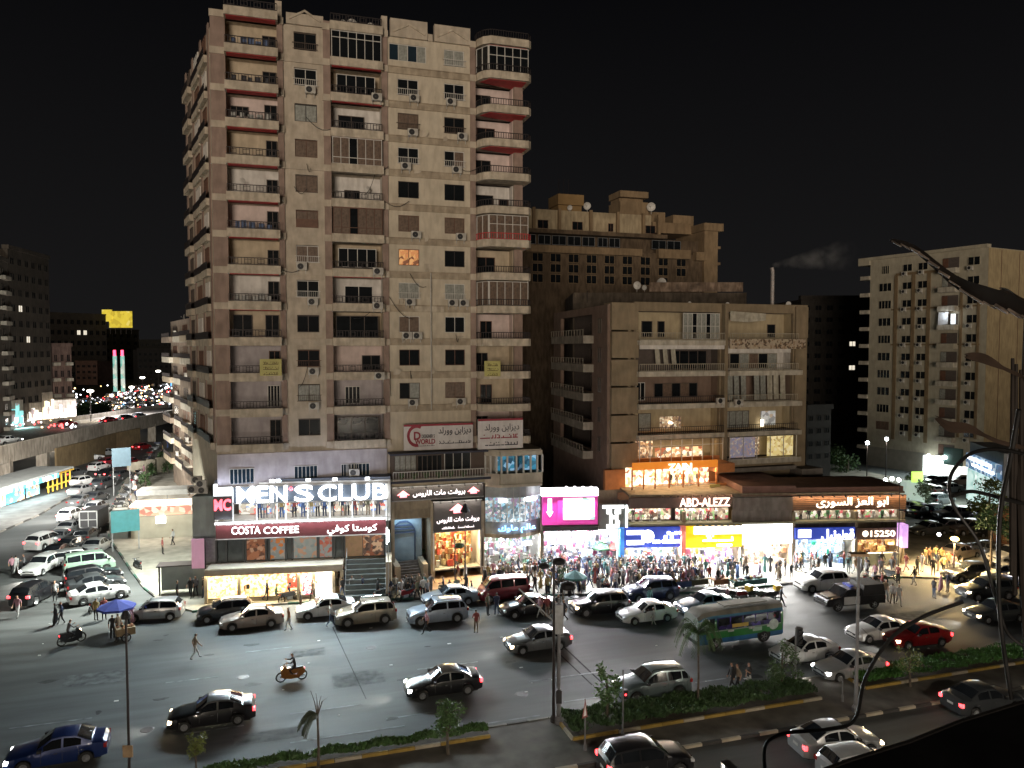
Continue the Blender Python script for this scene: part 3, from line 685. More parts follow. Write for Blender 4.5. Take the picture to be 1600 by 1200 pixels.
mcl = [mat('shirt_%s' % n, tuple(.62 * (.68 * v + .32 * sum(c) / 3) for v in c), .85, .1, 5) for n, c in dict(royal=(.05, .16, .5), navy=(.03, .05, .14), white=(.7, .7, .7), red=(.45, .05, .04), yellow=(.6, .42, .08), black=(.03, .03, .035), teal=(.05, .3, .3), tan=(.42, .3, .18), green=(.05, .25, .1), pink=(.65, .25, .35), grey=(.22, .22, .24), lilac=(.35, .25, .5), olive=(.16, .17, .08), orange=(.6, .22, .05)).items()]
MCN = ['royal', 'navy', 'white', 'red', 'yellow', 'black', 'teal', 'tan', 'green', 'pink', 'grey', 'lilac', 'olive', 'orange']; MCD = dict(zip(MCN, mcl))
def mannequin(x, y, z, top, bot, parentframe, label, sc_=1.0):
    a, b = parentframe.out(x, y)
    me = mannm.copy(); me.materials.append(whitef); me.materials.append(MCD[top]); me.materials.append(MCD[bot])
    o = obj('mannequin', me, None, None, (a, b, z), parentframe.a + rnd.uniform(-.4, .4)); o.scale = (sc_, sc_, sc_)
    tag(o, label, 'mannequin', 'shop window mannequins')
for i, (p, t, b, w_) in enumerate([(402, 'royal', 'navy', 'left part'), (411, 'white', 'grey', 'left part'), (424, 'white', 'white', 'left part'), (437, 'yellow', 'royal', 'left part'), (457, 'red', 'black', 'left part'), (471, 'royal', 'royal', 'middle'), (484, 'yellow', 'white', 'middle'), (494, 'white', 'black', 'middle'), (505, 'royal', 'navy', 'middle'), (517, 'black', 'grey', 'middle'), (534, 'navy', 'tan', 'right part'), (541, 'white', 'black', 'right part'), (553, 'red', 'navy', 'right part'), (563, 'tan', 'white', 'right part'), (574, 'olive', 'tan', 'right part'), (590, 'grey', 'navy', 'right part')]):
    mannequin(X(p), .9, zm + .02, t, b, SA_, 'mannequin in %s top and %s trousers, %s of long display window' % (t, b, w_), 1.0)
area('window_light', wing, ((xw0 + xb) / 2, .6, zt - .15), xb - xw0, .6, 110 * KL, (1, .93, .8), (0, .25, -1))
s1 = fthing('shop_sign', "big white glowing Latin letters above the long clothes shop window", 'sign', SA_)
MB().box(X(364), xb - .2, -.06, .02, zt - .1, zt + .05).box(X(364), xb - .2, -.04, .0, Z(470, 785), Z(470, 783)).build('letter_rail', grey, s1)
for t, p0, p1 in (("MEN", 370, 449), ("S", 460, 490), ("CLUB", 497, 604)):
    letters(t, s1, X(p0), X(p1), Z(470, 783), Z(470, 758), -.12, glow('cool_lit_letters', (.93, .97, 1), 9), .012, .1)
MB().ball((X(455), -.2, Z(455, 763)), .17, 8).build('red_dot', glow('red_lit_letters', (1, .06, .10), 4), s1)
for p in (428, 438, 484, 525, 575):
    f = MB().box(-.2, .2, -.12, .05, -.12, .12).tube([(0, .0, 0), (0, .5, .05)], .025, 4).build('floodlight', blackp, s1, (X(p), -.9, zt + .55)); MB().box(-.17, .17, -.14, -.122, -.1, .09).build('lens', glow('floodlight_lens', (.88, .95, 1), 22), f)
area('flood_light', s1, ((xa + xb) / 2, -1.0, zt + .5), xb - xa, .35, 5600 * KL, (.76, .94, 1.0), (0, -.9, -.42), 160)
area('flood_light', s1, ((xa + xb) / 2, -1.0, zt + .1), xb - xa, .2, 110 * KL, (.72, .8, 1.0), (0, .55, .85), 120)
area('letter_glow', s1, ((xa + xb) / 2, -.5, Z(470, 772)), xb - xa, .9, 350 * KL, (.85, .96, 1.0), (0, -.9, -.45))
# small sign on the left return
o, a, b_, c, d = sign(SA_, 'dark panel with two glowing red letters left of the clothes shop window', 334, 362, 775, 812, -.05, .3, mat('charcoal_panel', (.05, .05, .06), .5, .1, 2))
letters('MC', o, a + .05, b_ - .05, c + .75, d - .25, -.06, MC['red_lit_letters'], .03, .1)
MB().box(a, b_, -.1, .3, d, Z(348, 757)).build('white_lamp_box', glow('white_lamp_box', (.85, .95, 1), 2.4), o)
# coffee shop
o, a, b_, c, d = sign(SA_, 'maroon coffee shop fascia with white lit lettering in English and Arabic', 337, 603, 815, 838, -.3, .3, mar, frame=whitep)
letters('COSTA', o, X(362), X(407), Z(390, 833), Z(390, 821), -.31, wlet, .006); letters('COFFEE', o, X(412), X(467), Z(440, 832), Z(440, 821), -.31, wlet, .006)
letters('كوستا كوفي', o, X(511), X(589), Z(550, 834), Z(550, 818), -.31, wlet, .01)
MB().box(a, b_, -.62, -.3, d + .085, d + .13).build('light_strip', glow('cool_strip', (.9, .95, 1), 6), o)
area('sign_light', o, ((a + b_) / 2, -.8, d + .1), b_ - a, .1, 160 * KL, white_l, (0, .6, -.8))
glw = MB(); zc1 = zc0 - .09
for p in (337, 353, 379, 383, 415, 420, 446, 456, 522, 534, 538, 603): x = X(p, 855); glw.box(x - .07, x + .07, .1, .3, zw, zc1)
glw.build('glazing_posts', mat('anthracite_frame', (.06, .065, .07), .5, .1, 3), wing)
MB().box(xa, xb, .35, .45, zw, zc1).build('coffee_shop_glass', glass('grey_shop_glass', (.10, .115, .12), .15), wing)
posters = [(383, 414, (.28, .1, .05), [(.4, .16, .08), (.12, .05, .03), (.5, .3, .2)]), (420, 444, (.25, .28, .28), [(.6, .2, .05), (.3, .3, .3), (.4, .35, .3)]), (458, 494, (.3, .34, .33), [(.35, .36, .34), (.5, .3, .2), (.25, .3, .3)]), (499, 518, (.3, .33, .33), [(.5, .12, .08), (.45, .2, .15), (.3, .3, .3)]), (538, 566, (.3, .19, .1), [(.33, .2, .11), (.28, .17, .1)]), (567, 599, (.15, .09, .07), [(.45, .2, .1), (.08, .05, .04), (.6, .4, .25), (.3, .1, .05)])]
for i, (p0, p1, bs, cs) in enumerate(posters):
    q = MB().box(X(p0, 855), X(p1, 855), .3, .34, zw + .1, zc1 - .1).build('poster', print_mat('coffee_poster_%d' % i, bs, cs, 2.2, emit=.28), wing)
zl = .15; xs0 = X(320, 900, -2.2); xs1 = X(522, 900, -1.6)
terr = MB(); terr.box(X(320, 880, -1.9), X(535, 880, -1.9), -2.0, .2, zw - .3, zw - .02); terr.build('terrace', pave2, wing)
lit_w = print_mat('stock_cosmetics', (1, .78, .38), [(1, .85, .5), (.8, .35, .15), (.9, .6, .3), (.55, .3, .12), (1, .9, .7)], 3.5, emit=1.7)
base = MB(); base.box(X(320, 890, -1.9), X(535, 890, -1.9), -1.7, .2, 0, .5).box(X(320, 890, -1.9), X(535, 890, -1.9), -1.95, -1.75, zw - .5, zw + .05)
for p in (321, 373, 466, 490, 521, 534): x = X(p, 895, -1.9); base.box(x - .12, x + .12, -1.95, -1.6, 0, zw - .5)
base.build('basement_shop_wall', mat('beige_stone_cladding', (.42, .36, .27), .7, .1, 2), wing)
MB().box(X(322, 895, -1.9), X(520, 895, -1.9), -1.72, -1.66, .5, zw - .5).build('lit_display_wall', lit_w, wing)
MB().box(X(448, 895, -1.9), X(465, 895, -1.9), -1.80, -1.73, 1.1, zw - .6).build('red_poster', print_mat('red_poster', (.75, .08, .05), [(.8, .1, .06), (.9, .6, .5)], 3, emit=.8), wing)
MB().box(X(472, 895, -1.9), X(492, 895, -1.9), -1.80, -1.73, .5, zw - .6).build('poster', print_mat('pink_poster', (.9, .85, .85), [(.8, .15, .2), (.95, .9, .9), (.4, .05, .1)], 4, emit=1.2), wing)
MB().box(X(493, 895, -1.9), X(519, 895, -1.9), -1.76, -1.73, .15, zw - .55).build('lit_doorway', glow('white_doorway', (1, .97, .9), 3.0), wing)
area('window_light', wing, ((xs0 + xs1) / 2, -2.0, zw - .45), xs1 - xs0, .3, 900 * KL, (1, .80, .48), (0, -.7, -.7))
area('door_light', wing, (X(506, 895, -1.9), -2.1, 1.5), 2, 1.4, 260 * KL, (1, .95, .85), (0, -1, -.3))
q = MB()
for i in range(3): q.tube([(X(604.5 + i * 1.5, 840), -.5, Z(604, 822) - .1 * i), (X(604.5 + i * 1.5, 840), -.5, Z(604, 848) + .1 * i)], .045, 5)
q.build('light_tube', glow('cool_tube', (.85, .95, 1), 8), wing)
# steps of the coffee shop
stp = mat('dark_stone_step', (.10, .115, .115), .5, .15, 2); zs = zw
n = 8
for i in range(n):
    MB().box(X(541, 885, -1), X(603, 885, -1), -2.6 + i * .3, -2.6 + (i + 1) * .3 - .003, .0, .14 + (zs - .14) * (i + 1) / n).build('step', stp, wing)
MB().box(X(603, 885, -1) + .02, X(612, 885, -1), -2.7, .3, 0, zs + .3).build('stair_wall', mat('beige_stone_cladding', (.42, .36, .27)), wing)
hr = MB()
for p in (541, 603): x = X(p, 885, -1); hr.tube([(x, -2.5, .2), (x, -2.5, 1.2), (x, -.1, zs + .95), (x, -.1, zs)], .025, 5)
hr.build('handrail', grey, wing)
# flank of the wing towards the plaza, green light put into its colour, with AC units and ducts on its roof
fl = MB(); fl.box(xa - 1.9, xa - .05, .6, 7, 0.1, zt - .9); fl.build('flank_wall', mat('green_lit_flank_grey', (.33, .38, .36), .8, .1, 1, streak=.2), wing)
sd = MB(); sd.box(xa - 1.95, xa - .05, .45, .58, zw, zc0); sd.build('steel_shutter', grey, wing)
for i in range(5): ac(wing, xa - 2.2 + (i % 3) * .9, zt - .85 + (i // 3) * .62, 1.2 + rnd.uniform(0, 3))
ac(wing, X(353), zt + .5, .8); ac(wing, X(553), zt + .5, .8)

# ---------------- entrance and home-goods shop between the wings ----------------
SB = Frame(10.1, 66.6, 0)
dk = mat('charcoal_fascia', (.07, .066, .068), .45, .08, 2)
pod = fthing('podium_building', 'lower storeys of the tower holding the stair entrance and the signboards', 'building', SB)
XB = lambda p, y=800, off=0: SB.X(p, y, off); ZB = lambda p, y, off=0: SB.Z(p, y, off)
x0, x1 = XB(611), XB(757); z1 = ZB(684, 745)
MB().box(x0, x1, 3.4, 4, 0, z1).box(x0, x0 + .3, .0, 3.4, 0, z1).box(XB(673), XB(679), .0, 3.4, 0, ZB(675, 783)).box(XB(751), x1, 0, 3.4, 0, ZB(755, 783)).box(x0, x1, -.25, 3.4, ZB(684, 757), z1).build('wall', mat('beige_stone_cladding', (.42, .36, .27)), pod)
MB().box(x0 + .3, XB(673), -.05, .4, ZB(640, 796), ZB(640, 783)).box(x0 + .3, XB(673), .3, .5, ZB(640, 812), ZB(640, 797)).build('lintel', dirtyc, pod)
# glazed first floor with blinds, and the terrace rail over it
for p0, p1, y0, y1, n_, g_ in [(616, 650, 712, 737, 4, curtw), (652, 690, 712, 738, 5, gdark), (694, 735, 707, 735, 3, gdark)]:
    window(pod, (XB(p0, 725) + XB(p1, 725)) / 2, ZB(p0, y1), XB(p1, 725) - XB(p0, 725), ZB(p0, y0) - ZB(p0, y1), -.1, n_, whitef if n_ == 3 else darkf, g_)
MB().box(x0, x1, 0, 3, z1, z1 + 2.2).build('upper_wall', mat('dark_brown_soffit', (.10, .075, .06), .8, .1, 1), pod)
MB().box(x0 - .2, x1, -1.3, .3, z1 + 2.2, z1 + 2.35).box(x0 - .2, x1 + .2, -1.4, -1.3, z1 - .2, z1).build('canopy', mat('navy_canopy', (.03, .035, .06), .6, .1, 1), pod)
railing(pod, x0, x1, z1, -1.35, whitef, .8, 1)
for i in range(6): 
    q = MB()
    for j in range(30): 
        a = rnd.uniform(0, 6.28); q.tube([(0, 0, 0), (.18 * math.cos(a), .18 * math.sin(a), rnd.uniform(.3, .6)), (.36 * math.cos(a), .36 * math.sin(a), rnd.uniform(.2, .7))], [.02, .02, .004], 3)
    tag(q.build('potted_plant', mat('leaf_green', (.075, .15, .045), .6, .3, 3), None, (*SB.out(XB(625 + i * 19, 738), -.9), z1)), 'leafy potted plant on the first floor ledge, number counted from the stair side', 'plant', 'ledge plants')['label'] = 'leafy plant on the first floor ledge over the charcoal signboard, ' + ['far left end', 'second from the left end', 'left of the middle', 'right of the middle', 'second from the right end', 'far right end'][i]
# arched entrance with stairs
bl = mat('blue_grey_tiles', (.22, .30, .36), .5, .12, 1.5)
xe0_, xe1_ = XB(613, 850), XB(669, 850)
MB().box(xe0_ + .2, xe1_ - .3, 1.4, 1.65, 0.2, ZB(640, 812)).build('entrance_wall', bl, pod)
ar = MB(); cx = (XB(617, 820) + XB(652, 820)) / 2; rr = (XB(652, 820) - XB(617, 820)) / 2; cz = ZB(640, 838)
for i in range(5):
    z = cz + .05 + i * .32
    hw = math.sqrt(max(.01, rr * rr - (z - cz) ** 2 * .8)); ar.box(cx - hw, cx + hw, 1.1, 1.25, z, z + .1)
N_ = 14
pts = [(cx + rr * math.cos(math.pi * i / N_), cz + 1.1 * rr * math.sin(math.pi * i / N_)) for i in range(N_ + 1)]
ar.tube([(x, 1.18, z) for x, z in pts], .07, 5); ar.tube([(cx - rr, 1.18, .3), (cx - rr, 1.18, cz)], .07, 5).tube([(cx + rr, 1.18, .3), (cx + rr, 1.18, cz)], .07, 5)
ar.build('arch_louvres', mat('dark_blue_metal', (.03, .05, .10), .5, .1, 2), pod)
stw = mat('worn_stair_stone', (.16, .14, .13), .8, .2, 2)
for i in range(9): MB().box(XB(624, 880), XB(656, 880), -1.5 + i * .29, -1.5 + (i + 1) * .29 - .003, .1, .16 + .17 * (i + 1)).build('step', stw, pod)
MB().box(XB(613, 880), XB(622, 880), -1.4, 1.35, .1, 1.9).box(XB(657, 880), XB(664, 880), -1.4, 1.35, .1, 1.9).build('stair_wall', mat('beige_stone_cladding', (.42, .36, .27)), pod)
area('entrance_light', pod, (cx, .5, ZB(640, 814)), 2, .8, 60 * KL, (.65, .85, 1), (0, .3, -1))
def house_logo(o, cx, cz, s, y, m):
    q = MB(); t = .12 * s
    q.front([(cx - s, cz), (cx, cz + .75 * s), (cx + s, cz), (cx + s - .25 * s, cz - .02), (cx, cz + .5 * s), (cx - s + .25 * s, cz - .02)], y - .08, y - .004)
    q.front([(cx - .55 * s, cz - .35 * s), (cx + .55 * s, cz - .35 * s), (cx + .55 * s, cz + .1 * s), (cx, cz + .42 * s), (cx - .55 * s, cz + .1 * s)], y - .07, y - .003)
    q.build('logo', m, o)
redlogo = glow('red_logo', (1, .20, .24), 3.2)
o, a, b_, c, d = sign(SB, 'long charcoal signboard with Arabic letters between two red house emblems', 612, 755, 759, 779, -.4, .35, dk, frame=grey)
letters('بروفت مات الاروس', o, XB(644), XB(725), c + .22, d - .35, -.41, wlet3, .008, .07)
house_logo(o, XB(629), (c + d) / 2 - .1, .55, -.41, redlogo); house_logo(o, XB(738), (c + d) / 2 - .1, .55, -.41, redlogo)
spots(o, a, b_, 7, d - .02, -.75, bulb_y, 45, (1, .85, .68))
o, a, b_, c, d = sign(SB, 'tall charcoal signboard with red house emblem above the warm lit home shop', 678, 752, 783, 829, -.35, .3, dk, frame=grey)
letters('بروفت مات الاروس', o, XB(681), XB(747), c + .72, c + 1.25, -.36, wlet3, .008, .07); scribble(o, XB(689), XB(709), c + .2, c + .42, -.36, wlet3); scribble(o, XB(714), XB(739), c + .2, c + .42, -.36, wlet3, seed=2)
house_logo(o, XB(714), d - .78, .75, -.36, redlogo); spots(o, a, b_, 4, d - .02, -.7, bulb_y, 35, (1, .88, .75))
gc_w = [(.95, .75, .4), (.7, .12, .08), (1, .85, .5), (.9, .4, .2), (.3, .15, .06), (.9, .85, .7)]
shop(SB, 'warm yellow lit home shop stacked with red and gold goods under the house emblem', 679, 750, 829, 888, -.1, 3.2, (1, .80, .42), 900, 'home', gc_w, whitep, backemit=2.2, dens=90)
# curved glass corner shop
o = fthing('curved_glass_showcase', 'curved two tier glass showcase with blue Arabic letters at the tower corner', 'showcase', SB)
def bow(x0, x1, bulge, n=9): return [(x0 + (x1 - x0) * i / n, -bulge * math.sin(math.pi * i / n) - .02) for i in range(n + 1)]
xs, xe = XB(757), XB(843)
def arcwall(mb, pts, z0, z1, th=.08): strip(mb, pts, z0, z1, -th)
gsh = print_mat('showcase_stock', (.25, .30, .33), [(.3, .55, .7), (.5, .6, .65), (.12, .2, .25), (.8, .85, .9), (.35, .25, .4)], 2.5, emit=.55)
q = MB(); arcwall(q, bow(xs + .1, xe, 1.1), ZB(800, 830), ZB(800, 812)); q.build('glass_band', glass('pale_glass_band', (.28, .31, .33), .2), o)
q = MB(); arcwall(q, bow(xs + .1, xe, 1.1), ZB(800, 774), ZB(800, 757)); q.build('glass_band', glass('pale_glass_band', (.28, .31, .33), .2), o)
q = MB(); arcwall(q, bow(xs + .1, xe, .9), ZB(800, 811.7), ZB(800, 774.3)); q.build('showcase', gsh, o)
q = MB()
for i, (x, y) in enumerate(bow(xs + .1, xe, 1.12)): q.box(x - .04, x + .04, y - .05, y + .03, ZB(800, 830), ZB(800, 757))
q.build('mullions', whitef, o)
q = MB(); q.prism(ccw(bow(xs, xe + .1, 1.2) + [(xe, 3), (xs, 3)]), ZB(800, 756), ZB(800, 753)); q.prism(ccw(bow(xs, xe + .1, 1.15) + [(xe, 3), (xs, 3)]), ZB(800, 836), ZB(800, 830.3)); q.build('cornice', dirtyc, o)
MB().box(XB(775), XB(832), -.9, -.8, ZB(800, 781), ZB(800, 776)).build('light_tube', glow('cool_tube', (.85, .95, 1), 8), o)
letters('عالم ماوك', o, XB(772), XB(830), ZB(800, 828), ZB(800, 815), -1.25, glow('blue_letters', (.15, .45, 1), 2.8), .03, .08)
area('showcase_light', o, ((xs + xe) / 2, -1.4, ZB(800, 790)), 4, 1, 500 * KL, cool_l, (0, -1, -.5))
gc_c = [(.9, .9, .92), (.5, .6, .8), (.85, .4, .6), (.2, .2, .25), (.4, .7, .5), (1, 1, 1), (.95, .95, .9)]
shop(SB, 'white lit gift shop below the curved glass showcase', 755, 845, 836, 888, .0, 3.0, (1, .99, .96), 1500, 'gift', gc_c, whitep, backemit=2.6, dens=110)
# terrace room with blue lit windows above the curved showcase
tr = fthing('terrace_room', 'cream rounded terrace room with blue lit windows at the tower corner', 'terrace', SB)
q = MB(); zz0, zz1 = ZB(800, 752), ZB(800, 702)
pts = [(XB(757, 720), -.2), (XB(775, 720), -1.3), (XB(838, 720), -1.3), (XB(841, 720), -.6), (XB(841, 720), 3)]
def arcw2(mb, z0, z1): strip(mb, pts, z0, z1, -.12)
arcw2(q, zz0, ZB(800, 736)); arcw2(q, ZB(800, 709), zz1); q.prism(ccw(pts + [(XB(757, 720), 3)]), zz1, zz1 + .12); q.prism(ccw([(x, y - (.3 if y < 0 else 0)) for x, y in pts] + [(XB(757, 720), 3)]), zz0 - .25, zz0); q.build('wall', mat('pale_cream_paint', (.5, .46, .38), .8, .1, 1, streak=.2), tr)
q = MB()
for p in (757.5, 764, 771, 777, 786, 800, 811, 822, 832, 840): x = XB(p, 720); q.box(x - .07, x + .07, -1.36 if p > 775 else -.2 - (p - 757) * .062, -1.15 if p > 775 else .0 - (p - 757) * .062, ZB(800, 736), ZB(800, 709))
q.build('window_posts', whitef, tr)
MB().box(XB(776, 720), XB(840, 720), .3, .4, ZB(800, 736), ZB(800, 709)).build('lit_room', print_mat('blue_lit_room', (.04, .16, .25), [(.05, .28, .45), (.3, .55, .8), (.02, .08, .14), (.06, .22, .3)], 1.4, emit=.55), tr)
# two boards of the computer... signboards on the wall
boardw = mat('white_banner_vinyl', (.68, .65, .64), .5, .07, 1, streak=.15); mar2 = mat('maroon_print', (.30, .03, .05), .6, .1, 2); inkd = mat('dark_print', (.04, .04, .05), .6, .05, 2)
SD = Frame(10.1, 66.4, 0)
o, a, b_, c, d = sign(SD, 'long white signboard with round maroon emblem under the air conditioners', 631, 739, 662, 702, -.3, .2, boardw)
MB().box(a, b_, -.32, -.302, d - .18, d).build('red_border', mar2, o)
q = MB(); cx, cz = SD.X(651, 680, -.3), SD.Z(651, 681, -.3)
for i in range(11):
    t0, t1 = R(60 + 20 * i), R(80 + 20 * i)
    q.front([(cx + .62 * math.cos(t0), cz + .7 * math.sin(t0)), (cx + .62 * math.cos(t1), cz + .7 * math.sin(t1)), (cx + .85 * math.cos(t1), cz + .98 * math.sin(t1)), (cx + .85 * math.cos(t0), cz + .98 * math.sin(t0))], -.34, -.303)
q.build('logo', mar2, o); letters('D', o, cx - .25, cx + .35, cz - .35, cz + .35, -.3, mar2, .03, .05)
letters('WORLD', o, SD.X(648, 690, -.3), SD.X(680, 690, -.3), SD.Z(660, 694, -.3), SD.Z(660, 686, -.3), -.3, mar2, .03, .05)
letters('DESIGNER S', o, SD.X(659, 690, -.3), SD.X(679, 690, -.3), SD.Z(660, 684.5, -.3), SD.Z(660, 679, -.3), -.3, inkd, .01, .05)
scribble(o, SD.X(650, 690, -.3), SD.X(679, 690, -.3), SD.Z(660, 697.5, -.3), SD.Z(660, 695, -.3), -.3, inkd, .03, 3)
letters('ديزاين وورلد', o, SD.X(685, 675, -.3), SD.X(736, 675, -.3), SD.Z(700, 680, -.3), SD.Z(700, 667, -.3), -.3, inkd, .01, .05)
scribble(o, SD.X(686, 690, -.3), SD.X(735, 690, -.3), SD.Z(700, 694, -.3), SD.Z(700, 688, -.3), -.3, inkd, .03, 4)
o, a, b_, c, d = sign(SD, 'square white signboard with three Arabic lines on the corner balcony', 747, 817, 654, 701, -1.6, .15, boardw)
MB().box(a, b_, -1.62, -1.602, d - .18, d).build('red_border', mar2, o)
for t, m_, y0, y1, p0, p1 in [('ديزاين وورلد', inkd, 675, 662, 757, 811), (5, mar2, 686, 678, 750, 809), (6, inkd, 697, 690, 758, 811)]:
    if isinstance(t, int): scribble(o, SD.X(p0, 680, -1.6), SD.X(p1, 680, -1.6), SD.Z(780, y0, -1.6), SD.Z(780, y1, -1.6), -1.6, m_, .03, t); continue
    letters(t, o, SD.X(p0, 680, -1.6), SD.X(p1, 680, -1.6), SD.Z(780, y0, -1.6), SD.Z(780, y1, -1.6), -1.6, m_, .0, .04)
yb = mat('yellow_banner', (.50, .46, .16), .6, .06, 2)
for p0, p1, y0, y1, off, lb, dx in [(406, 440, 561, 587, -1.2, 'pale yellow Arabic banner tied to a left balcony rail', 0), (757, 782, 564, 588, -1.85, 'small yellow Arabic banner on a right corner balcony', 0)]:
    o, a, b_, c, d = sign(F, lb, p0, p1, y0, y1, off, .03, yb, cat='banner', nm='balcony_banner')
    for i in range(3): scribble(o, a + .25, b_ - .25, d - .5 - i * .42, d - .2 - i * .42, off, mat('brown_print', (.18, .14, .05), .6), .02, 7 + i)

# ---------------- the angled shop row to the right ----------------
SR = Frame(24.8, 65.6, -13.5)
row = fthing('shop_row_building', 'low row of lit shops with dark upper band right of the tower', 'building', SR)
XR = lambda p, y=840, off=0: SR.X(p, y, off); ZR = lambda p, y, off=0: SR.Z(p, y, off)
xr0, xr1 = XR(847), XR(1412)
dkb = mat('dark_brown_cladding', (.10, .06, .05), .6, .12, 2)
rw = MB(); rw.box(xr0, xr1, 3.6, 4, 0, ZR(1100, 775))
rw.box(xr0, xr1, .1, 8.5, ZR(1150, 768) - .3, ZR(1150, 768) - .05) if False else None
rw.box(XR(983), xr1, .0, 9, ZR(1100, 775), ZR(1100, 772))
for p in (847, 968, 1069, 1160, 1240, 1338, 1411): x = XR(p); rw.box(x - .15, x + .15, .0, 3.6, 0, ZR(p, 800))
rw.box(XR(847), XR(968), .15, 3.6, ZR(900, 828), ZR(900, 800)); rw.build('wall', dirtyc, row)
rf = MB(); rf.box(XR(1143), XR(1236), -.1, .1, ZR(1190, 815), ZR(1190, 797)).box(XR(1143), XR(1236), -.3, .0, ZR(1190, 796.7), ZR(1190, 776)); rf.build('parapet', mat('grimy_grey_brown', (.13, .11, .10), .9, .2, 1, streak=.4), row)
MB().box(XR(1160), XR(1245, 780), .2, 8, ZR(1200, 775.7), ZR(1200, 760)).box(XR(1240), XR(1412), .25, 6, ZR(1300, 771.7), ZR(1300, 762)).build('roof_parapet', mat('reddish_roof_edge', (.20, .11, .09), .9, .15, 1), row)
for p0, p1 in ((983, 1052), (1060, 1143), (1248, 1410)):
    up = print_mat('upper_display', (.42, .36, .28), [(.75, .7, .6), (.12, .08, .06), (.5, .1, .12), (.25, .45, .2), (.85, .8, .75), (.2, .15, .12)], 2.2, emit=.6)
    MB().box(XR(p0, 805), XR(p1, 805), .9, 1.0, ZR((p0 + p1) / 2, 815), ZR((p0 + p1) / 2, 795)).build('upper_display', up, row)
    n_ = int((p1 - p0) / 14)
    for i in range(n_):
        c = rnd.choice(['red', 'green', 'white', 'black', 'tan', 'yellow', 'pink', 'white', 'white'])
        mannequin(XR(p0 + 7 + i * 14 + rnd.uniform(-2, 2), 805), .45, ZR(p0 + i * 14, 816), c, rnd.choice(['black', 'white', 'tan', 'grey']), SR, 'mannequin in %s top half hidden in upper window under %s' % (c, 'brown Arabic fascia' if p0 > 1200 else 'brown fascia with Latin letters' if p0 > 1050 else 'plain dark band'), .7)
    area('display_light', row, (XR((p0 + p1) / 2, 805), .3, ZR((p0 + p1) / 2, 796)), XR(p1) - XR(p0), .2, 60 * KL, (1, .85, .65), (0, .3, -1))
MB().box(XR(983), xr1, -.35, .9, ZR(1100, 819), ZR(1100, 816)).build('ledge', mat('olive_ledge', (.22, .22, .15), .8, .1, 2), row)
# purple box sign with arrow and screen
pink = mat('magenta_panel', (.42, .02, .22), .5, .06, 2); pinkg = glow('magenta_glow', (1, .10, .50), .32, (.5, .03, .28))
o = fthing('shop_sign', 'bright magenta box sign with white arrow and lit screen', 'sign', SR)
z0, z1 = ZR(890, 820, -.7), ZR(890, 776, -.7)
MB().box(XR(848, 790, -.7), XR(934, 790, -.7), -.7, .1, z0, z1).build('board', pinkg, o)
MB().box(XR(872, 790, -.9), XR(932, 790, -.9), -.88, -.702, ZR(900, 817, -.9), ZR(900, 776, -.9)).build('screen_frame', pinkg, o)
MB().box(XR(846, 770, -.7), XR(935, 770, -.7), -.75, .1, ZR(890, 775, -.7), ZR(890, 764, -.7)).build('light_canopy', glow('white_canopy', (1, .97, 1), 5), o)
scr = print_mat('screen_picture', (.8, .85, .85), [(.2, .4, .3), (1, 1, 1), (.95, .95, 1), (.75, .7, .75)], .9, emit=1.6)
MB().box(XR(880, 795, -.9), XR(929, 795, -.9), -.91, -.885, ZR(905, 812, -.9), ZR(905, 778, -.9)).build('screen', scr, o)
MB().box(XR(887, 795, -.9), XR(922, 795, -.9), -.93, -.912, ZR(905, 806, -.9), ZR(905, 786, -.9)).build('screen_caption', glow('white_print_lit', (1, 1, 1), 4), o)
ax = XR(859, 795, -.7); az0, az1 = ZR(859, 808, -.7), ZR(859, 779, -.7)
MB().front([(ax - .18, az1), (ax - .18, az0 + .5), (ax - .32, az0 + .5), (ax, az0), (ax + .32, az0 + .5), (ax + .18, az0 + .5), (ax + .18, az1)], -.76, -.704).build('arrow', wlet, o)
for p in (885, 898, 911, 924): MB().ball((XR(p, 762, -.9), -.9, ZR(p, 762, -.9)), .13, 8).build('lamp', glow('bright_white_lamp', (1, .97, 1), 14), o)
area('sign_light', o, (XR(890), -1.3, z1 + .3), 5, .5, 1700 * KL, (1, .93, .98), (0, -.8, -.6))
gA = [(.95, .95, .97), (.7, .2, .35), (.25, .3, .5), (.1, .1, .12), (.8, .8, .85), (.5, .7, .8), (1, 1, 1)]
shop(SR, 'crowded white lit shop below the magenta box sign', 850, 965, 828, 893, .0, 3.3, (1, 1, 1), 4200, 'clothes', gA, whitep, backemit=3.0, dens=170)
MB().box(XR(848), XR(934), -.2, .12, ZR(890, 829), ZR(890, 821)).build('dark_band', blackp, row)
# t-shirt sign
o, a, b_, c, d = sign(SR, 'grey panel with big white lit T-shirt shaped sign', 936, 980, 788, 827, -.1, .2, mat('mid_grey_panel', (.13, .14, .13), .6, .1, 2))
m_ = (a + b_) / 2; H_ = d - c
for (q0, q1, r0, r1) in [(-1.0, 1.0, .84, .97), (-.62, -.15, .62, .80), (.15, .7, .62, .80), (-.35, -.08, .2, .62), (.2, .45, .2, .62), (-.62, .55, .05, .2), (-.08, .2, .42, .56), (.45, .6, .2, .34)]:
    MB().box(m_ + q0, m_ + q1, -.2, -.104, c + H_ * r0, c + H_ * r1).build('letter_stroke', wlet, o)
MB().box(b_ - .12, b_ + .02, -.2, -.104, c + .1, d - .1).build('light_tube', glow('cool_tube', (.85, .95, 1), 8), o)
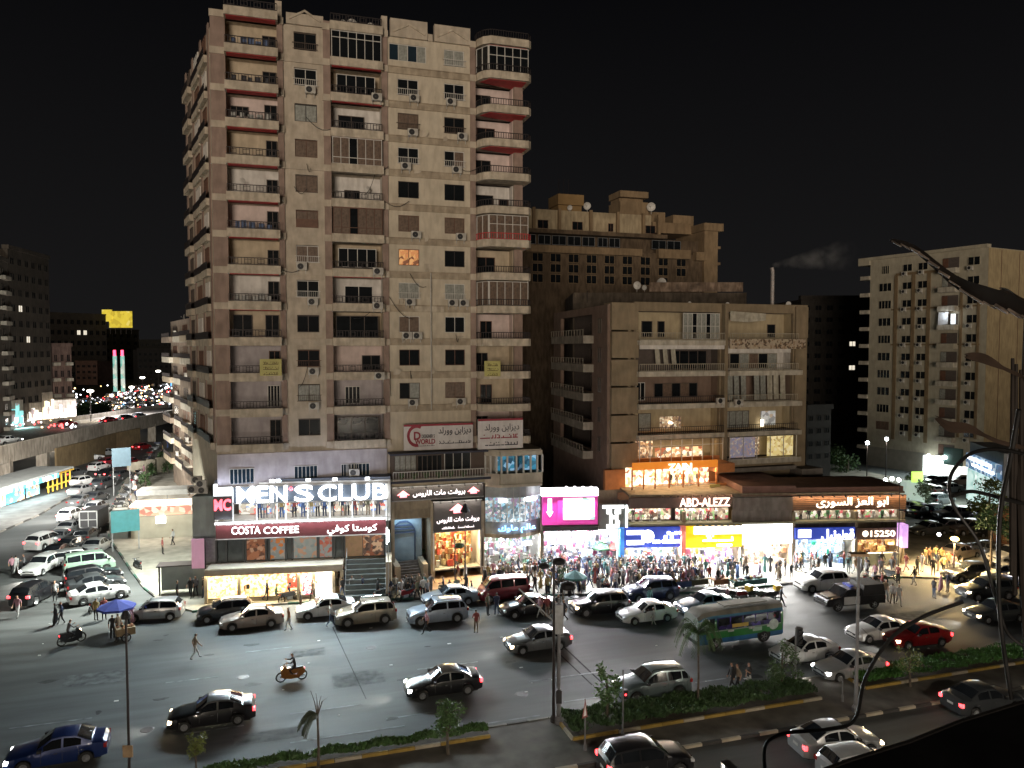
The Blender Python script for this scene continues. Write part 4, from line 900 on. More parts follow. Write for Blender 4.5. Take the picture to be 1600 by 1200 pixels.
# ABD-ALEZZ fascia
o, a, b_, c, d = sign(SR, 'dark brown fascia with glowing pinkish Latin letters and dark lamp arms', 983, 1143, 777, 794, -.15, .2, dkb)
letters('ABD-ALEZZ', o, XR(1062, 785, -.15), XR(1140, 785, -.15), ZR(1100, 791, -.15), ZR(1100, 778, -.15), -.16, glow('pink_warm_letters', (1, .72, .60), 3.0), .008, .1)
for i in range(10): MB().tube([(0, 0, 0), (0, -.5, .12)], .03, 5).ball((0, -.55, .08), .13, 8).build('lamp_arm', dkb, o, (XR(1033 + i * 12, 776, -.1), -.1, ZR(1090, 775, -.1)))
area('sign_light', o, (XR(1100), -.7, d + .2), 5, .15, 60 * KL, (1, .6, .4), (0, .6, -.8))
# blue sign
blue = glow('blue_lit_panel', (.03, .07, .5), .5, (.03, .06, .35))
o, a, b_, c, d = sign(SR, 'blue lit fascia with big white Arabic word and three white bars', 975, 1067, 824, 855, -.3, .25, blue)
scribble(o, XR(1020, 840, -.3), XR(1065, 840, -.3), c + .2, d - .35, -.31, glow('hot_white_letters', (1, 1, 1), 9), .1, 12)
for r0 in (.15, .65): MB().box(XR(979, 840, -.3), XR(1006, 840, -.3), -.4, -.304, c + (d - c) * r0, c + (d - c) * (r0 + .22)).build('white_bar', wlet, o)
MB().ball((XR(1012, 840, -.3), -.34, (c + d) / 2 + .1), .62, 12, (1, .15, 1)).build('white_disc', wlet, o)
MB().box(XR(968, 850, -.3), XR(974.5, 850, -.3), -.5, .1, ZR(970, 868), d).build('side_blade', glow('blue_blade', (.05, .3, .9), .5, (.05, .2, .5)), o)
area('sign_light', o, ((a + b_) / 2, -.6, (c + d) / 2), b_ - a, .7, 1500 * KL, (.93, .96, 1), (0, -.9, -.45))
gB = [(.95, .95, 1), (.6, .7, .9), (.8, .25, .3), (.2, .25, .4), (1, 1, 1), (.5, .75, .7), (.9, .85, .5)]
shop(SR, 'busy white lit shop below the blue fascia', 975, 1067, 856, 891, .0, 3.3, (.97, .99, 1), 2200, 'linen', gB, whitep, backemit=3.0, dens=120)
# yellow sign
yel = glow('yellow_lit_panel', (1, .58, .0), .95, (.6, .35, .02))
o, a, b_, c, d = sign(SR, 'bright yellow fascia with overexposed white lamps along its top', 1070, 1159, 822, 855, -.3, .25, yel)
MB().box(XR(1084, 830, -.3), b_, -.36, -.304, c + (d - c) * .62, d).build('white_band', wlet, o)
scribble(o, XR(1096), XR(1145), c + .45, c + (d - c) * .6, -.31, wlet, .09, 13); MB().box(XR(1118), XR(1142), -.38, -.304, c + .08, c + .3).build('white_bar', wlet, o)
MB().box(XR(1063, 840, -.3), XR(1069.5, 840, -.3), -.7, .1, ZR(1066, 868), d + .1).build('side_blade', glow('red_blade', (1, .3, .2), .35, (.5, .12, .1)), o)
spots(o, XR(1082), b_, 8, d + .1, -.6, bulb_w, None, None, .3); area('sign_light', o, ((a + b_) / 2, -.9, d), b_ - a, .3, 1500 * KL, (1, .95, .85), (0, -.85, -.5))
gC = [(1, .98, .95), (.4, .3, .7), (.9, .3, .5), (.85, .75, .2), (.15, .15, .2), (1, 1, 1)]
shop(SR, 'white lit shop below the yellow fascia', 1070, 1159, 856, 890, .0, 3.3, (1, .99, .97), 2200, 'cotton', gC, whitep, backemit=3.0, dens=80)
# white blown-out shop
o, a, b_, c, d = sign(SR, 'plain overexposed white lightbox fascia beside the yellow one', 1161, 1238, 817, 850, -.15, .2, glow('white_lightbox', (1, .985, .97), 3.5))
area('sign_light', o, ((a + b_) / 2, -.5, (c + d) / 2), b_ - a, 1.2, 2600 * KL, (1, .97, .93), (0, -.95, -.35))
gD = [(1, .96, .9), (.75, .4, .35), (.95, .75, .5), (.3, .25, .22), (.9, .5, .3), (1, .95, .9)]
shop(SR, 'pale fashion shop with wide windows below the white lightbox', 1161, 1238, 850, 888, .0, 3.0, (1, .95, .88), 2200, 'fashion', gD, whitep, backemit=3.2, dens=40)
# brown Arabic fascia
wood = mat('timber_slat_cladding', (.20, .11, .06), .6, .2, 2)
o = fthing('shop_sign', 'long timber slat fascia with glowing Arabic letters above the corner shops', 'sign', SR)
a, b_ = XR(1238, 785, -.1), XR(1416, 785, -.1); c, d = ZR(1330, 797, -.1), ZR(1330, 774, -.1)
MB().box(a, b_, -.05, .1, c, d).build('board', dkb, o)
for i in range(8): z = c + (d - c) * i / 8; MB().box(a + .02, b_ - .02, -.14, -.053, z + .03, z + (d - c) / 8 - .05).build('slat', wood, o)
letters('ابو العز السورى', o, XR(1275, 785, -.1), XR(1387, 785, -.1), c + .25, d - .15, -.15, wlet2, .01, .1)
spots(o, a, b_, 10, d - .05, -.45, bulb_y, 160, (1, .62, .34))
o, a, b_, c, d = sign(SR, 'blue fascia with white Arabic word beside the 15250 number', 1243, 1336, 825, 842, -.3, .3, blue)
letters('قطونيل', o, XR(1283, 833, -.3), XR(1334, 833, -.3), c - .35, d - .1, -.31, wlet, .035, .1); MB().box(XR(1247, 833, -.3), XR(1267, 833, -.3), -.36, -.304, c + .15, d - .12).build('white_panel', wlet, o)
o, a, b_, c, d = sign(SR, 'brown fascia with lit phone number 15250', 1338, 1409, 825, 842, -.3, .3, dkb)
letters('15250', o, XR(1360, 833, -.3), XR(1398, 833, -.3), c + .22, d - .22, -.31, wlet2, .008, .1); MB().ball((XR(1352, 833, -.3), -.33, (c + d) / 2), .3, 12, (1, .15, 1)).build('round_badge', wlet2, o)
o, a, b_, c, d = sign(SR, 'lilac glowing blade sign at the right end of the shop row', 1410, 1419, 820, 856, -1.5, .9, glow('lilac_glow', (.75, .42, 1), .8, (.5, .3, .6)))
gE = [(.7, .85, 1), (.05, .5, .3), (.9, .95, 1), (.2, .3, .6), (.6, .75, .9), (1, 1, 1)]
shop(SR, 'blue and white lit underwear shop right of the pale fashion shop', 1243, 1336, 843, 885, .0, 3.0, (.85, .95, 1), 1500, 'under', gE, whitep, backemit=2.2, dens=60)
gF = [(.75, .5, .25), (.35, .15, .08), (.9, .7, .4), (.5, .35, .15), (.25, .1, .05)]
shop(SR, 'food counter with warm lit trays at the right end of the shop row', 1338, 1408, 843, 884, .0, 3.0, (1, .78, .5), 700, 'food', gF, dirtyc, backemit=1.0, dens=60)
MB().box(XR(1340, 865), XR(1404, 865), -.2, .3, .1, ZR(1370, 864)).build('counter', mat('grey_green_counter', (.26, .29, .25), .5, .1, 2), row)
area('corner_light', row, (xr1 + 1, -1, 4.5), 3, 2, 1500 * KL, (1, .72, .38), (.5, -.7, -.6))
# ZAIN shop on the first floor
SZ = Frame(33.9, 66.2, -3)
zs = fthing('upper_shop', 'first floor orange shop with glowing name letters over the shop row', 'shop', SZ)
XZ = lambda p, y=745, off=0: SZ.X(p, y, off); ZZ = lambda p, y, off=0: SZ.Z(p, y, off)
org = glow('orange_lit_fascia', (1, .30, .03), .55, (.6, .2, .03)); orw = mat('orange_render', (.5, .2, .07), .7, .1, 2)
xz0, xz1 = XZ(988), XZ(1120)
MB().box(xz0, xz1, -.15, .1, ZZ(1050, 732), ZZ(1050, 721)).build('fascia', org, zs)
MB().box(xz0, XZ(1145), 2.6, 2.8, ZZ(1050, 772), ZZ(1050, 721)).box(XZ(1120.5), XZ(1145), .0, .2, ZZ(1130, 770), ZZ(1130, 755)).box(XZ(1120.5), XZ(1147), -.1, 2.5, ZZ(1130, 738), ZZ(1130, 724)).box(XZ(955), XZ(987), 1.5, 2, ZZ(970, 775), ZZ(970, 738)).build('wall', orw, zs)
letters('ZAIN', zs, XZ(1042, 730), XZ(1079, 730), ZZ(1060, 734), ZZ(1060, 723.5), -.2, wlet2, .03, .12)
zd = print_mat('zain_display', (1, .85, .6), [(1, .9, .7), (.9, .45, .2), (.3, .15, .1), (.95, .7, .4), (.6, .3, .2), (1, .95, .85)], 1.8, emit=1.6)
MB().box(xz0, xz1, 1.6, 1.7, ZZ(1050, 765), ZZ(1050, 732.5)).build('lit_display_wall', zd, zs)
q = MB()
for p in (988, 1006, 1024, 1046, 1068, 1092, 1120): x = XZ(p); q.box(x - .06, x + .06, .0, .12, ZZ(1050, 765), ZZ(1050, 732.5))
q.box(xz0, xz1, .0, .1, ZZ(1050, 757), ZZ(1050, 756)).build('window_frame', orw, zs)
for i, p in enumerate((1052, 1062, 1072, 1083, 1095)): mannequin(XZ(p), .6, ZZ(1060, 764), ['black', 'tan', 'orange', 'white', 'grey'][i], 'white', SZ, 'mannequin in %s top inside the orange first floor shop' % ['black', 'tan', 'orange', 'white', 'grey'][i], .9)
MB().box(xz0 - 1.5, XZ(1147), -.6, .0, ZZ(1050, 775), ZZ(1050, 765.3)).build('balcony_wall', mat('orange_brown_cladding', (.36, .19, .10), .7, .12, 1.5), zs)
MB().box(XZ(1104), XZ(1120), -.66, -.604, ZZ(1110, 770), ZZ(1110, 755)).build('yellow_board', mat('yellow_banner', (.5, .46, .16)), zs)
area('display_light', zs, ((xz0 + xz1) / 2, .2, ZZ(1050, 734)), xz1 - xz0, .2, 420 * KL, (1, .66, .34), (0, -.3, -1))
area('display_light', zs, ((xz0 + xz1) / 2, -.8, ZZ(1050, 745)), xz1 - xz0, 1, 250 * KL, (1, .7, .4), (0, -.8, .3))
# ---------------- other buildings ----------------
def PD(px, Y):
    """the point of the ground under column px at camera distance Y"""
    X = (px - 800) / FPX * Y; return (X * CA + Y * SA, -X * SA + Y * CA)
def FP(pa, Ya, pb, Yb):
    a, b = PD(pa, Ya), PD(pb, Yb); f = Frame(a[0], a[1], math.degrees(math.atan2(b[1] - a[1], b[0] - a[0]))); f.L = math.dist(a, b); return f
bframe = mat('pale_beige_frame_paint', (.40, .36, .28), .7, .1, 2, streak=.2)
# six storey building with wide balconies
B2 = Frame(31.7, 68.8, 0)
b2 = fthing('balcony_building', 'dark beige six storey block with wide recessed balconies, orange shop at its foot', 'building', B2)
X = lambda p, y=600, off=0: B2.X(p, y, off); Z = lambda p, y, off=0: B2.Z(p, y, off)
wallb = mat('khaki_brown_render', (.25, .195, .125), .9, .14, .8, streak=.2, bump=.2); redb = mat('dull_red_render', (.21, .145, .11), .9, .12, 1, streak=.2)
slabp = mat('pale_slab_edge', (.50, .46, .38), .8, .14, 1.5, streak=.4); dimin = mat('ochre_balcony_wall', (.44, .36, .23), .85, .1, 1, streak=.2); MB_ = MB
zr = Z(1120, 474)
floors = [(487, 531), (537, 579), (586, 629), (636, 676), (682, 720)]
zf = [(Z(1060, a), Z(1060, b)) for a, b in floors]
w_ = MB(); hs = []
for zt_, zb_ in zf: hs += [(X(993), X(1124), zb_ - .1, zt_), (X(1132), X(1238), zb_ - .1, zt_)]
wall_cells(w_, X(990), X(1260), Z(1120, 772), zr, 0, .4, hs)
w_.build('wall', wallb, b2)
q = MB()
for i in range(7):
    a, c = Z(970, 473 + i * 43.5 + (2 if i else 0)), Z(970, 473 + (i + 1) * 43.5 - 1); q.box(X(953), X(990) + .3, -.35 - (.1 if i % 2 else 0), 1.5, c, a)
q.box(X(953), X(990), .2, 1.5, 0, Z(970, 770)); q.build('corner_pier', wallb, b2)
q = MB()
for i in range(5):
    a, c = Z(1250, 480 + i * 49), Z(1250, 480 + (i + 1) * 49 - 1); q.box(X(1240), X(1260) - .1 - i * .1, -.25 + .03 * i, .0, c, a)
q.build('corner_pier', wallb, b2)
MB().box(X(1126), X(1131), -.7, -.003, Z(1128, 720), zr - .1).build('pipe_duct', wallb, b2)
MB().box(X(990) + .3, X(1260) - .2, 1.9, 16, 0, zr - .2).build('core', MC['unlit_interior'], b2)
def open_frame(o, *a):
    q = window(o, *a[:6], whitef, gdark, split=a[6], sep=False)
    for c_ in list(q.children): bpy.data.objects.remove(c_)
kinds = [('winL', 'awn'), ('curL', 'white'), ('redL', 'drape'), ('sofa', 'tv'), ('grid', 'lit')]
awn = mat('cream_awning_cloth', (.45, .42, .34), .9, .15, 3, streak=.3)
for (zt_, zb_), (kl, kr), i in zip(zf, kinds, range(5)):
    for side, (p0, p1) in enumerate(((993, 1124), (1132, 1238))):
        a, c = X(p0), X(p1); pr = .9 if side == 0 else 1.0
        o = MB().box(a - .05, c + (.1 if side == 0 else .5), -pr, .35, zb_ - .55, zb_ - .05).build('balcony', slabp, b2)
        MB().box(a, c, 1.6, 1.8, zb_ - .05, zt_ - .01).box(a - .1, a, .4, 1.6, zb_, zt_).box(c, c + .1, .4, 1.6, zb_, zt_).build('back_wall', {0: dimin, 3: dimin, 4: dimin, 1: MC['unlit_interior'] if side == 0 else whitew, 2: redb}[i], o)
        kk = kr if side else kl
        if kk not in ('grid', 'lit'): railing(o, a, c, zb_ - .05, -pr + .05, iron if kk in ('redL', 'tv', 'sofa') else bframe, .75, 1)
        if kk == 'winL': window(o, c - 2.1, zb_ + .1, 5.0 if False else 4.2, zt_ - zb_ - .2, .1, 8, whitef, [curtw, curtw, gdark], split=.5); window(o, a + 2.0, zb_ + .3, 1.2, 1.6, 1.55, 1, darkf); window(o, a + 3.6, zb_ + .3, .8, 1.6, 1.55, 1, darkf)
        if kk == 'awn':
            MB().front([(a, zt_ + .1), (a, zt_ - .9), (a + 2, zt_ - 1.0), (a + 4.2, zt_ - .8), (a + 4.2, zt_ - .1)][::-1], -.9, -.86).build('awning', awn, o); MB().box(a - .1, c + .7, -1.12, -1.0, zb_ - .9, zb_ + .1).build('patterned_cloth', print_mat('leaf_pattern', (.40, .32, .24), [(.45, .38, .28), (.12, .08, .05), (.3, .2, .12)], 3), o); window(o, c - 1.6, zb_ + .3, 1.0, 1.4, 1.55, 1, darkf)
        if kk == 'curL':
            for j in range(3): MB().front([(a + 2.2 + j * .9, zt_ - .1), (a + 2.4 + j * .9, zb_ + .6), (a + 2.9 + j * .9, zb_ + .6), (a + 2.7 + j * .9, zt_ - .3 - .3 * (j % 2))][::-1], .3, .34).build('curtain', awn, o)
            window(o, c - 2.7, zb_ + .1, 4.2, 1.9, 1.5, 4, darkf)
            MB().box(a, c, -.85, -.75, zt_ - .05 - .5, zt_ - .05).build('awning_box', whitew, o)
        if kk == 'white':
            MB().box(a, c - .4, -.2, -.1, zt_ - .9, zt_ - .02).build('valance', whitew, o); window(o, (a + c) / 2 - .3, zb_ + .1, 7.0 if c - a > 7.4 else c - a - .5, 1.6, 1.4, 6, bframe, [curt, gdark, curtw])
        if kk == 'redL': window(o, a + 1.3, zb_ + .2, 1.0, 1.8, 1.5, 2, whitef); window(o, (a + c) / 2 + .6, zb_ + .4, 5.0, 1.5, 1.5, 5, darkf, [gdark, curt]); ac(o, c - .7, zb_ - .1, -1.3)
        if kk == 'drape':
            for j in range(9):
                x = a + .4 + j * .8
                if j in (3,): continue
                MB().front([(x, zt_ - .1), (x + .1, zb_ + .1), (x + .7, zb_ + .1), (x + .6, zt_ - .1)][::-1], .1 + .05 * (j % 2), .16 + .05 * (j % 2)).build('curtain', curtw if j < 6 else awn, o)
            ac(o, a + .8, zb_ - .3, -1.35)
        if kk == 'sofa':
            window(o, a + 1.8, zb_ + .1, 1.4, 1.8, 1.5, 1, darkf, curtw); MB().box(-1.2, 1.2, 0, .1, 0, 1.2).build('lit_room', print_mat('warm_room', (.35, .22, .12), [(.6, .45, .3), (.15, .1, .08), (.9, .8, .6)], 3, emit=.45), o, ((a + c) / 2, 1.45, zb_ + .3)); MB().ball(((a + c) / 2 - .2, 1.1, zb_ + .9), .22, 8, (1.3, 1, .5)).build('lamp', glow('room_lamp', (1, .9, .7), 5), o)
        if kk == 'tv':
            window(o, a + 2.4, zb_ + .1, 3.2, 1.8, 1.5, 4, darkf, curtw); MB().box(-.9, .9, 0, .06, 0, 1.5).build('lit_room', print_mat('pale_room', (.5, .52, .5), [(.6, .6, .6), (.3, .3, .3), (.5, .4, .3)], 1.5, emit=.4), o, (c - 1.9, 1.4, zb_ + .3)); MB().box(c - 2.9, c - 2.6, 1.2, 1.35, zb_ + .2, zb_ + .9).build('lamp', MC['room_lamp'], o)
        if kk == 'grid': open_frame(o, (a + c) / 2, zb_ - .05, c - a - .1, zt_ - zb_ - .1, -.85, 8, .72); MB().box(a + 2.5, c - 1.5, .5, .6, zb_ + .2, zb_ + 1.3).build('lit_room', print_mat('orange_room', (.5, .3, .15), [(.8, .6, .35), (.3, .1, .05), (.9, .85, .7), (.2, .15, .1)], 1.6, emit=1.0), o); MB().box(a + .3, a + 2.3, .7, .8, zb_ + .1, zt_ - .4).build('lit_room', MC['warm_room'], o); area('room_light', o, ((a + c) / 2, .2, zt_ - .3), c - a - 1, .6, 90, (1, .72, .42), (0, -.2, -1))
        if kk == 'lit': open_frame(o, (a + c) / 2, zb_ - .05, c - a - .1, zt_ - zb_ - .1, -.95, 5, 0); MB().box(a + 3.6, a + 4.9, .9, 1.0, zb_ + .1, zt_ - .5).build('lit_room', MC['warm_room'], o); MB().box(a + 5, c - .1, -.4, -.3, zb_ + .1, zt_ - .3).build('lit_curtain', print_mat('yellow_lit_curtain', (.75, .6, .25), [(.9, .75, .4), (.5, .38, .15), (.8, .7, .4)], 2, emit=.6), o); MB().box(a + .5, a + 3.5, -.4, -.3, zb_ + .1, zt_ - .3).build('lit_room', print_mat('mauve_room', (.3, .28, .35), [(.4, .3, .3), (.25, .25, .4), (.5, .45, .4)], 3, emit=.35), o)
# lit balcony rail and windows of the lowest storey to the right of the orange shop
q = MB().box(X(1132), X(1238), -.9, .2, Z(1180, 734), Z(1180, 728)).box(X(1150), X(1250), 1, 1.4, Z(1190, 775), Z(1190, 734)).box(X(1236), X(1268), -2, 1, Z(1250, 770), Z(1250, 728)).build('lower_wall', mat('grey_lower_wall', (.2, .18, .16), .9, .15, 1, streak=.3), b2)
window(b2, X(1180), Z(1180, 752), 1.9, 1.0, .9, 3, darkf); window(b2, X(1216), Z(1216, 752), 1.0, 1.0, .9, 2, brownf)
for p, s in ((1083, .35), (1142, .35), (1238, .5), (1300, .4)):
    if p < 1260: dish(b2, X(p), .8, zr - .3, s, rnd.uniform(-.8, .8))
MB().tube([(X(937, 460), 3, zr), (X(937, 460), 3, zr + 1.2)], .03, 5).build('antenna', iron, b2)
# chimney flue on its roof
ch = thing('flue_pipe', 'tall pale metal flue pipe smoking above the balcony block roof', 'chimney', (B2.x + X(1207, 450, 2), B2.y + 2, 0))
z0, z1 = zr - .1, B2.Z(1207, 418, 2)
q = MB(); q.tube([(0, 0, z0), (0, 0, z1 - .4), (-.12, 0, z1)], .2, 10); q.build('pipe', mat('galvanised_pipe', (.42, .38, .36), .5, .2, 3, metal=.3), ch)
for i in range(6): MB().lathe([(.2, 0), (.225, .01), (.225, .07), (.2, .08)], (0, 0, 0), 10).build('pipe_collar', grey, ch, (0, 0, z0 + .5 + i * (z1 - z0 - .8) / 6))
MB().tube([(.0, 0, z1 - .8), (1.1, .8, z0 + .1)], .015, 4).build('guy_wire', iron, ch)
# left side face of the building
B2L = Frame(33.4, 88, math.degrees(math.atan2(-19.2, -1.7)))
sf = obj('side_facade', None, None, b2, (33.4 - 31.7, 88 - 68.8, 0), B2L.a)
wlL = MB(); hs = []
zl = [Z(953, 475 + 45 * i) for i in range(6)]
for i in range(5): hs.append((3.0, 14.5, Z(953, 528 + 47.5 * i) + .4, Z(953, 488 + 47.5 * i)))
wall_cells(wlL, 0, 19.2, 3, zr - .3, 0, .4, hs); wlL.build('wall', redb, sf); MB().box(0, 19, 2.2, 2.5, 3, zr - 1).build('back_wall', wallb, sf)
q = MB(); r_ = MB()
for i in range(5):
    z = Z(953, 528 + 47.5 * i); q.box(2.8, 15, -1.1, .3, z - .5, z + .3); r_.box(2.8, 15, -1.13, -1.1, z + .9, z + .95)
    for j in range(13): r_.box(2.9 + j, 2.98 + j, -1.13, -1.1, z + .3, z + .9)
q.build('balcony_slabs', mat('dim_slab', (.30, .27, .22), .9, .2, 1, streak=.3), sf); r_.build('balcony_rails', bframe, sf)
for i in range(5): window(sf, 17.0, Z(953, 520 + 47.5 * i), 1.0, 1.5, -.03, 2, darkf, gdark, sep=False); window(sf, 7 + i % 3, Z(953, 522 + 47.5 * i), 2.4, 1.5, 2.1, 3, darkf, gdark, sep=False)

# dark low roof with dishes behind the balcony building
BM = FP(1000, 92, 1165, 92)
o = fthing('low_building', 'dark flat roofed building carrying dishes just behind the balcony block', 'building', BM)
zt_ = BM.Z(1080, 440); MB().box(-8, BM.L, 0, 14, 0, zt_ - 1.3).build('wall', mat('dark_streaked_wall', (.10, .08, .06), .95, .3, .8, streak=.6), o)  # dark brown wall colour with random streaks
MB().box(1, BM.L - .5, -.25, -.2, zt_ - 1.2, zt_ - .1).build('parapet', mat('patchy_parapet', (.26, .19, .14), .95, .45, .9, streak=.7), o)
for p, s in ((1003, .9), (1013, .6), (1040, 1.2), (1102, .7)): dish(o, BM.X(p, 430), 3, zt_ - 1.0, s, -.6 if p != 1003 else .2)
# far building with window strips
B3 = Frame(PD(820, 108)[0] - 6, PD(820, 108)[1], 0)
b3 = fthing('brown_roof_building', 'long brown building with ribbed parapet and dark window strips behind the balcony block', 'building', B3)
X = lambda p, y=360, off=0: B3.X(p, y, off); Z = lambda p, y, off=0: B3.Z(p, y, off)
wb3 = mat('dim_ochre_render', (.27, .19, .11), .9, .15, .5, streak=.3); wb3d = mat('dark_ochre_render', (.135, .095, .06), .95, .2, .4, streak=.6)  # ochre render and a darker copy of it
xe_ = X(1125)
MB().box(0, X(1100), 1.2, 20, 0, Z(940, 368)).box(0, X(1100), .0, 1.2, 0, Z(940, 392)).build('wall', wb3d, b3)
MB().box(0, X(1030), 2.5, 8, Z(940, 362), Z(940, 327)).build('parapet_wall', mat('pale_ochre_render', (.44, .355, .23), .9, .15, .5, streak=.4), b3)
for p in (833, 873, 922, 964, 1004, 1028): q = X(p, 345, 2.5); MB().box(q - .2, q + .2, 2.0, 2.5, Z(940, 365), Z(940, 325)).build('rib', wb3, b3)
MB().box(0, X(1040), -.6, 1.5, Z(940, 369), Z(940, 363)).build('eave', wb3d, b3)
for p0, p1 in ((820, 838), (840, 861), (862, 885), (886, 908), (909, 930), (933, 950), (951, 969), (1018, 1041), (1042, 1064)): window(b3, (X(p0, 376) + X(p1, 376)) / 2, Z(900, 384), X(p1) - X(p0) - .15, 1.3, -.02, 2, grey, gdark, sep=False)
for p in (848, 902, 954, 1016): window(b3, X(p, 345, 2.5), Z(900, 355), 1.6 if p != 954 else .8, 1.2, 2.42, 2, brownf, gdark, sep=False)
q = MB(); q.box(X(820), X(1000), -.8, .0, Z(900, 397), Z(900, 386)).box(X(1025), X(1075), -.9, 0, Z(1050, 405), Z(1050, 391)).box(X(1083), X(1100), -1.0, 0, Z(1090, 408), Z(1090, 395)); q.build('band', wb3, b3)
MB().box(X(1098), X(1119), -.5, 8, 0, Z(1110, 362)).box(X(1096), X(1126), -.8, 8, Z(1110, 361.8), Z(1110, 350)).build('end_tower', wb3, b3)
for y in (385, 410): MB().box(X(1119), X(1124), -.4, 2, Z(1110, y + 4), Z(1110, y)).build('balcony_slab', wb3, b3)
q = MB().box(X(1035), X(1098), 3, 9, Z(1060, 360), Z(1060, 343)).box(X(1030), X(1065), 5, 9, Z(1060, 342.8), Z(1060, 323)).box(X(1078), X(1111), 5, 9, Z(1060, 342.8), Z(1060, 326)).box(X(945), X(985), 6, 9, Z(960, 327), Z(960, 321)).build('roof_room', wb3, b3)
MB().box(X(884), X(925), 3, 7, Z(900, 314), Z(900, 297)).box(X(886), X(923), 3.4, 6.6, Z(900, 326), Z(900, 314.3)).build('roof_room', mat('orange_ochre_render', (.30, .19, .08), .9, .1, 1), b3)
MB().box(X(983), X(1028), 3, 7, Z(1000, 302), Z(1000, 292)).box(X(986), X(1024), 4, 7, Z(1000, 328), Z(1000, 302.2)).box(X(983), X(1028), 3, 7, Z(1000, 330), Z(1000, 309)).build('roof_room', wb3, b3)
for p, s, y in ((917, 1.0, 327), (1017, 1.2, 330), (890, .7, 327), (1098, 1, 360)): dish(b3, X(p, y, 2), 2, Z(p, y), s, -.6)
for p in (893, 901, 909): MB().tube([(X(p), 5, Z(p, 297)), (X(p), 5, Z(p, 268))], .04, 4).build('antenna', iron, b3)
for i in range(26): window(b3, X(840 + (i % 9) * 28, 420), Z(940, 412 + 16 * (i // 9)), 1.6, 1.2, -.03, 2, wb3, gdark, sep=False)

# right-hand block with rows of windows and a yellow-lit blind side
B4 = FP(1357, 136, 1540, 118)
b4 = fthing('residential_block', 'pale ten storey block at the right with window rows and AC units, yellow-lit blind side', 'building', B4)
X = lambda p, y=560, off=0: B4.X(p, y, off)
wp4 = mat('pale_stone_render', (.42, .38, .29), .85, .1, .8, streak=.15); br4 = mat('ochre_brown_band', (.22, .155, .085), .85, .12, 1, streak=.2)
zt4 = 35.9; flh = 2.97
MB().box(0, B4.L, 0, 16, 0, zt4).build('wall', wp4, b4)
q = MB(); q.box(-2.2, B4.L, -.4, .6, zt4, zt4 + .5).box(-2.2, 0, -.4, 4, zt4 - .8, zt4)
q.build('cornice', wp4, b4)
def z4(f): return zt4 - 2.6 - f * flh
q = MB(); colsb = [X(1398), X(1425), X(1449)]
for c in colsb: q.box(c - .3, c + .3, -.12, -.003, z4(10) + 1.5, z4(0) - .3)
q.box(colsb[0], colsb[2] + 1.2, -.15, -.003, z4(0) - .5, z4(0) - .1)
for f in (2, 4): q.box(X(1392), X(1530), -.16, -.004, z4(f) - .35, z4(f) - .1)
for c in (X(1500), X(1527)): q.box(c - .2, c + .2, -.12, -.003, z4(9), z4(1))
q.build('brown_bands', br4, b4)
for f in range(11):
    z = z4(f)
    if f < 10:
        window(b4, X(1381), z, 2.4 if f not in (0,) else 1.4, 1.4, -.03, 3 if f % 2 else 4, wp4 if f != 9 else brownf, gdark if f != 9 else curt, sep=False)
        for p in (1415, 1439): window(b4, X(p), z + .1, 1.7, 1.25, -.03, 2, wp4, gdark, sep=False)
        for p in (1411, 1437): ac(b4, X(p) + rnd.uniform(-.2, .4), z - .55, -.3)
        window(b4, X(1518), z + .1, 1.9, 1.3, -.03, 2, wp4, gdark, sep=False); ac(b4, X(1514), z - .6, -.3)
    o = MB().box(X(1469), X(1496), -1.1, 0, z - .9, z - .1).build('balcony', slabp if f != 4 else wp4, b4)
    MB().box(X(1470), X(1495), -.06, -.003, z - .1, z + 1.6).build('dark_recess_panel', MC['unlit_interior'], o)  # dark panel painted in place of the balcony's shaded recess
    MB().box(X(1470), X(1470) + .9, -.1, -.061, z, z + 1.5).build('door', curtw if f % 2 else brownf, o)
    if f == 3: MB().front([(X(1470), z - .1), (X(1485), z + .0), (X(1486), z + 1.9), (X(1471), z + 1.9)], -1.0, -.95).build('white_sheet', mat('white_sheet_lit', (.7, .72, .75), .8, .05, 2), o); MB().box(X(1487), X(1494), -.5, -.4, z, z + 1.6).build('lamp', glow('balcony_bulb', (.85, .95, 1), 1.2), o); area('bulb_light', o, (X(1484), -2.0, z + 1.6), .6, .3, 22, (.85, .93, 1), (0, 1, -.3))
    MB().box(-1.8, 0, -.3, 3.5, z - .75, z - .1).build('balcony_slab', slabp, b4)
MB().box(0, X(1450), -.08, -.002, 0, z4(10) - .2).build('plinth', mat('plinth_grey', (.26, .24, .2), .9, .1, 1), b4)
# blind side, its yellow lamp light put into the plaster colour
MB().box(B4.L + .005, B4.L + .06, 0, 16, 5, zt4 - .1).build('blind_side', mat('yellow_lit_plaster', (.42, .33, .19), .9, .1, .5, streak=.3), b4)
q = MB()
for i, yy in enumerate((3.2, 8, 12)): q.box(B4.L + .06, B4.L + .09, yy, yy + .1, 6, zt4 - .3)
q.build('expansion_joint', brownf, b4)
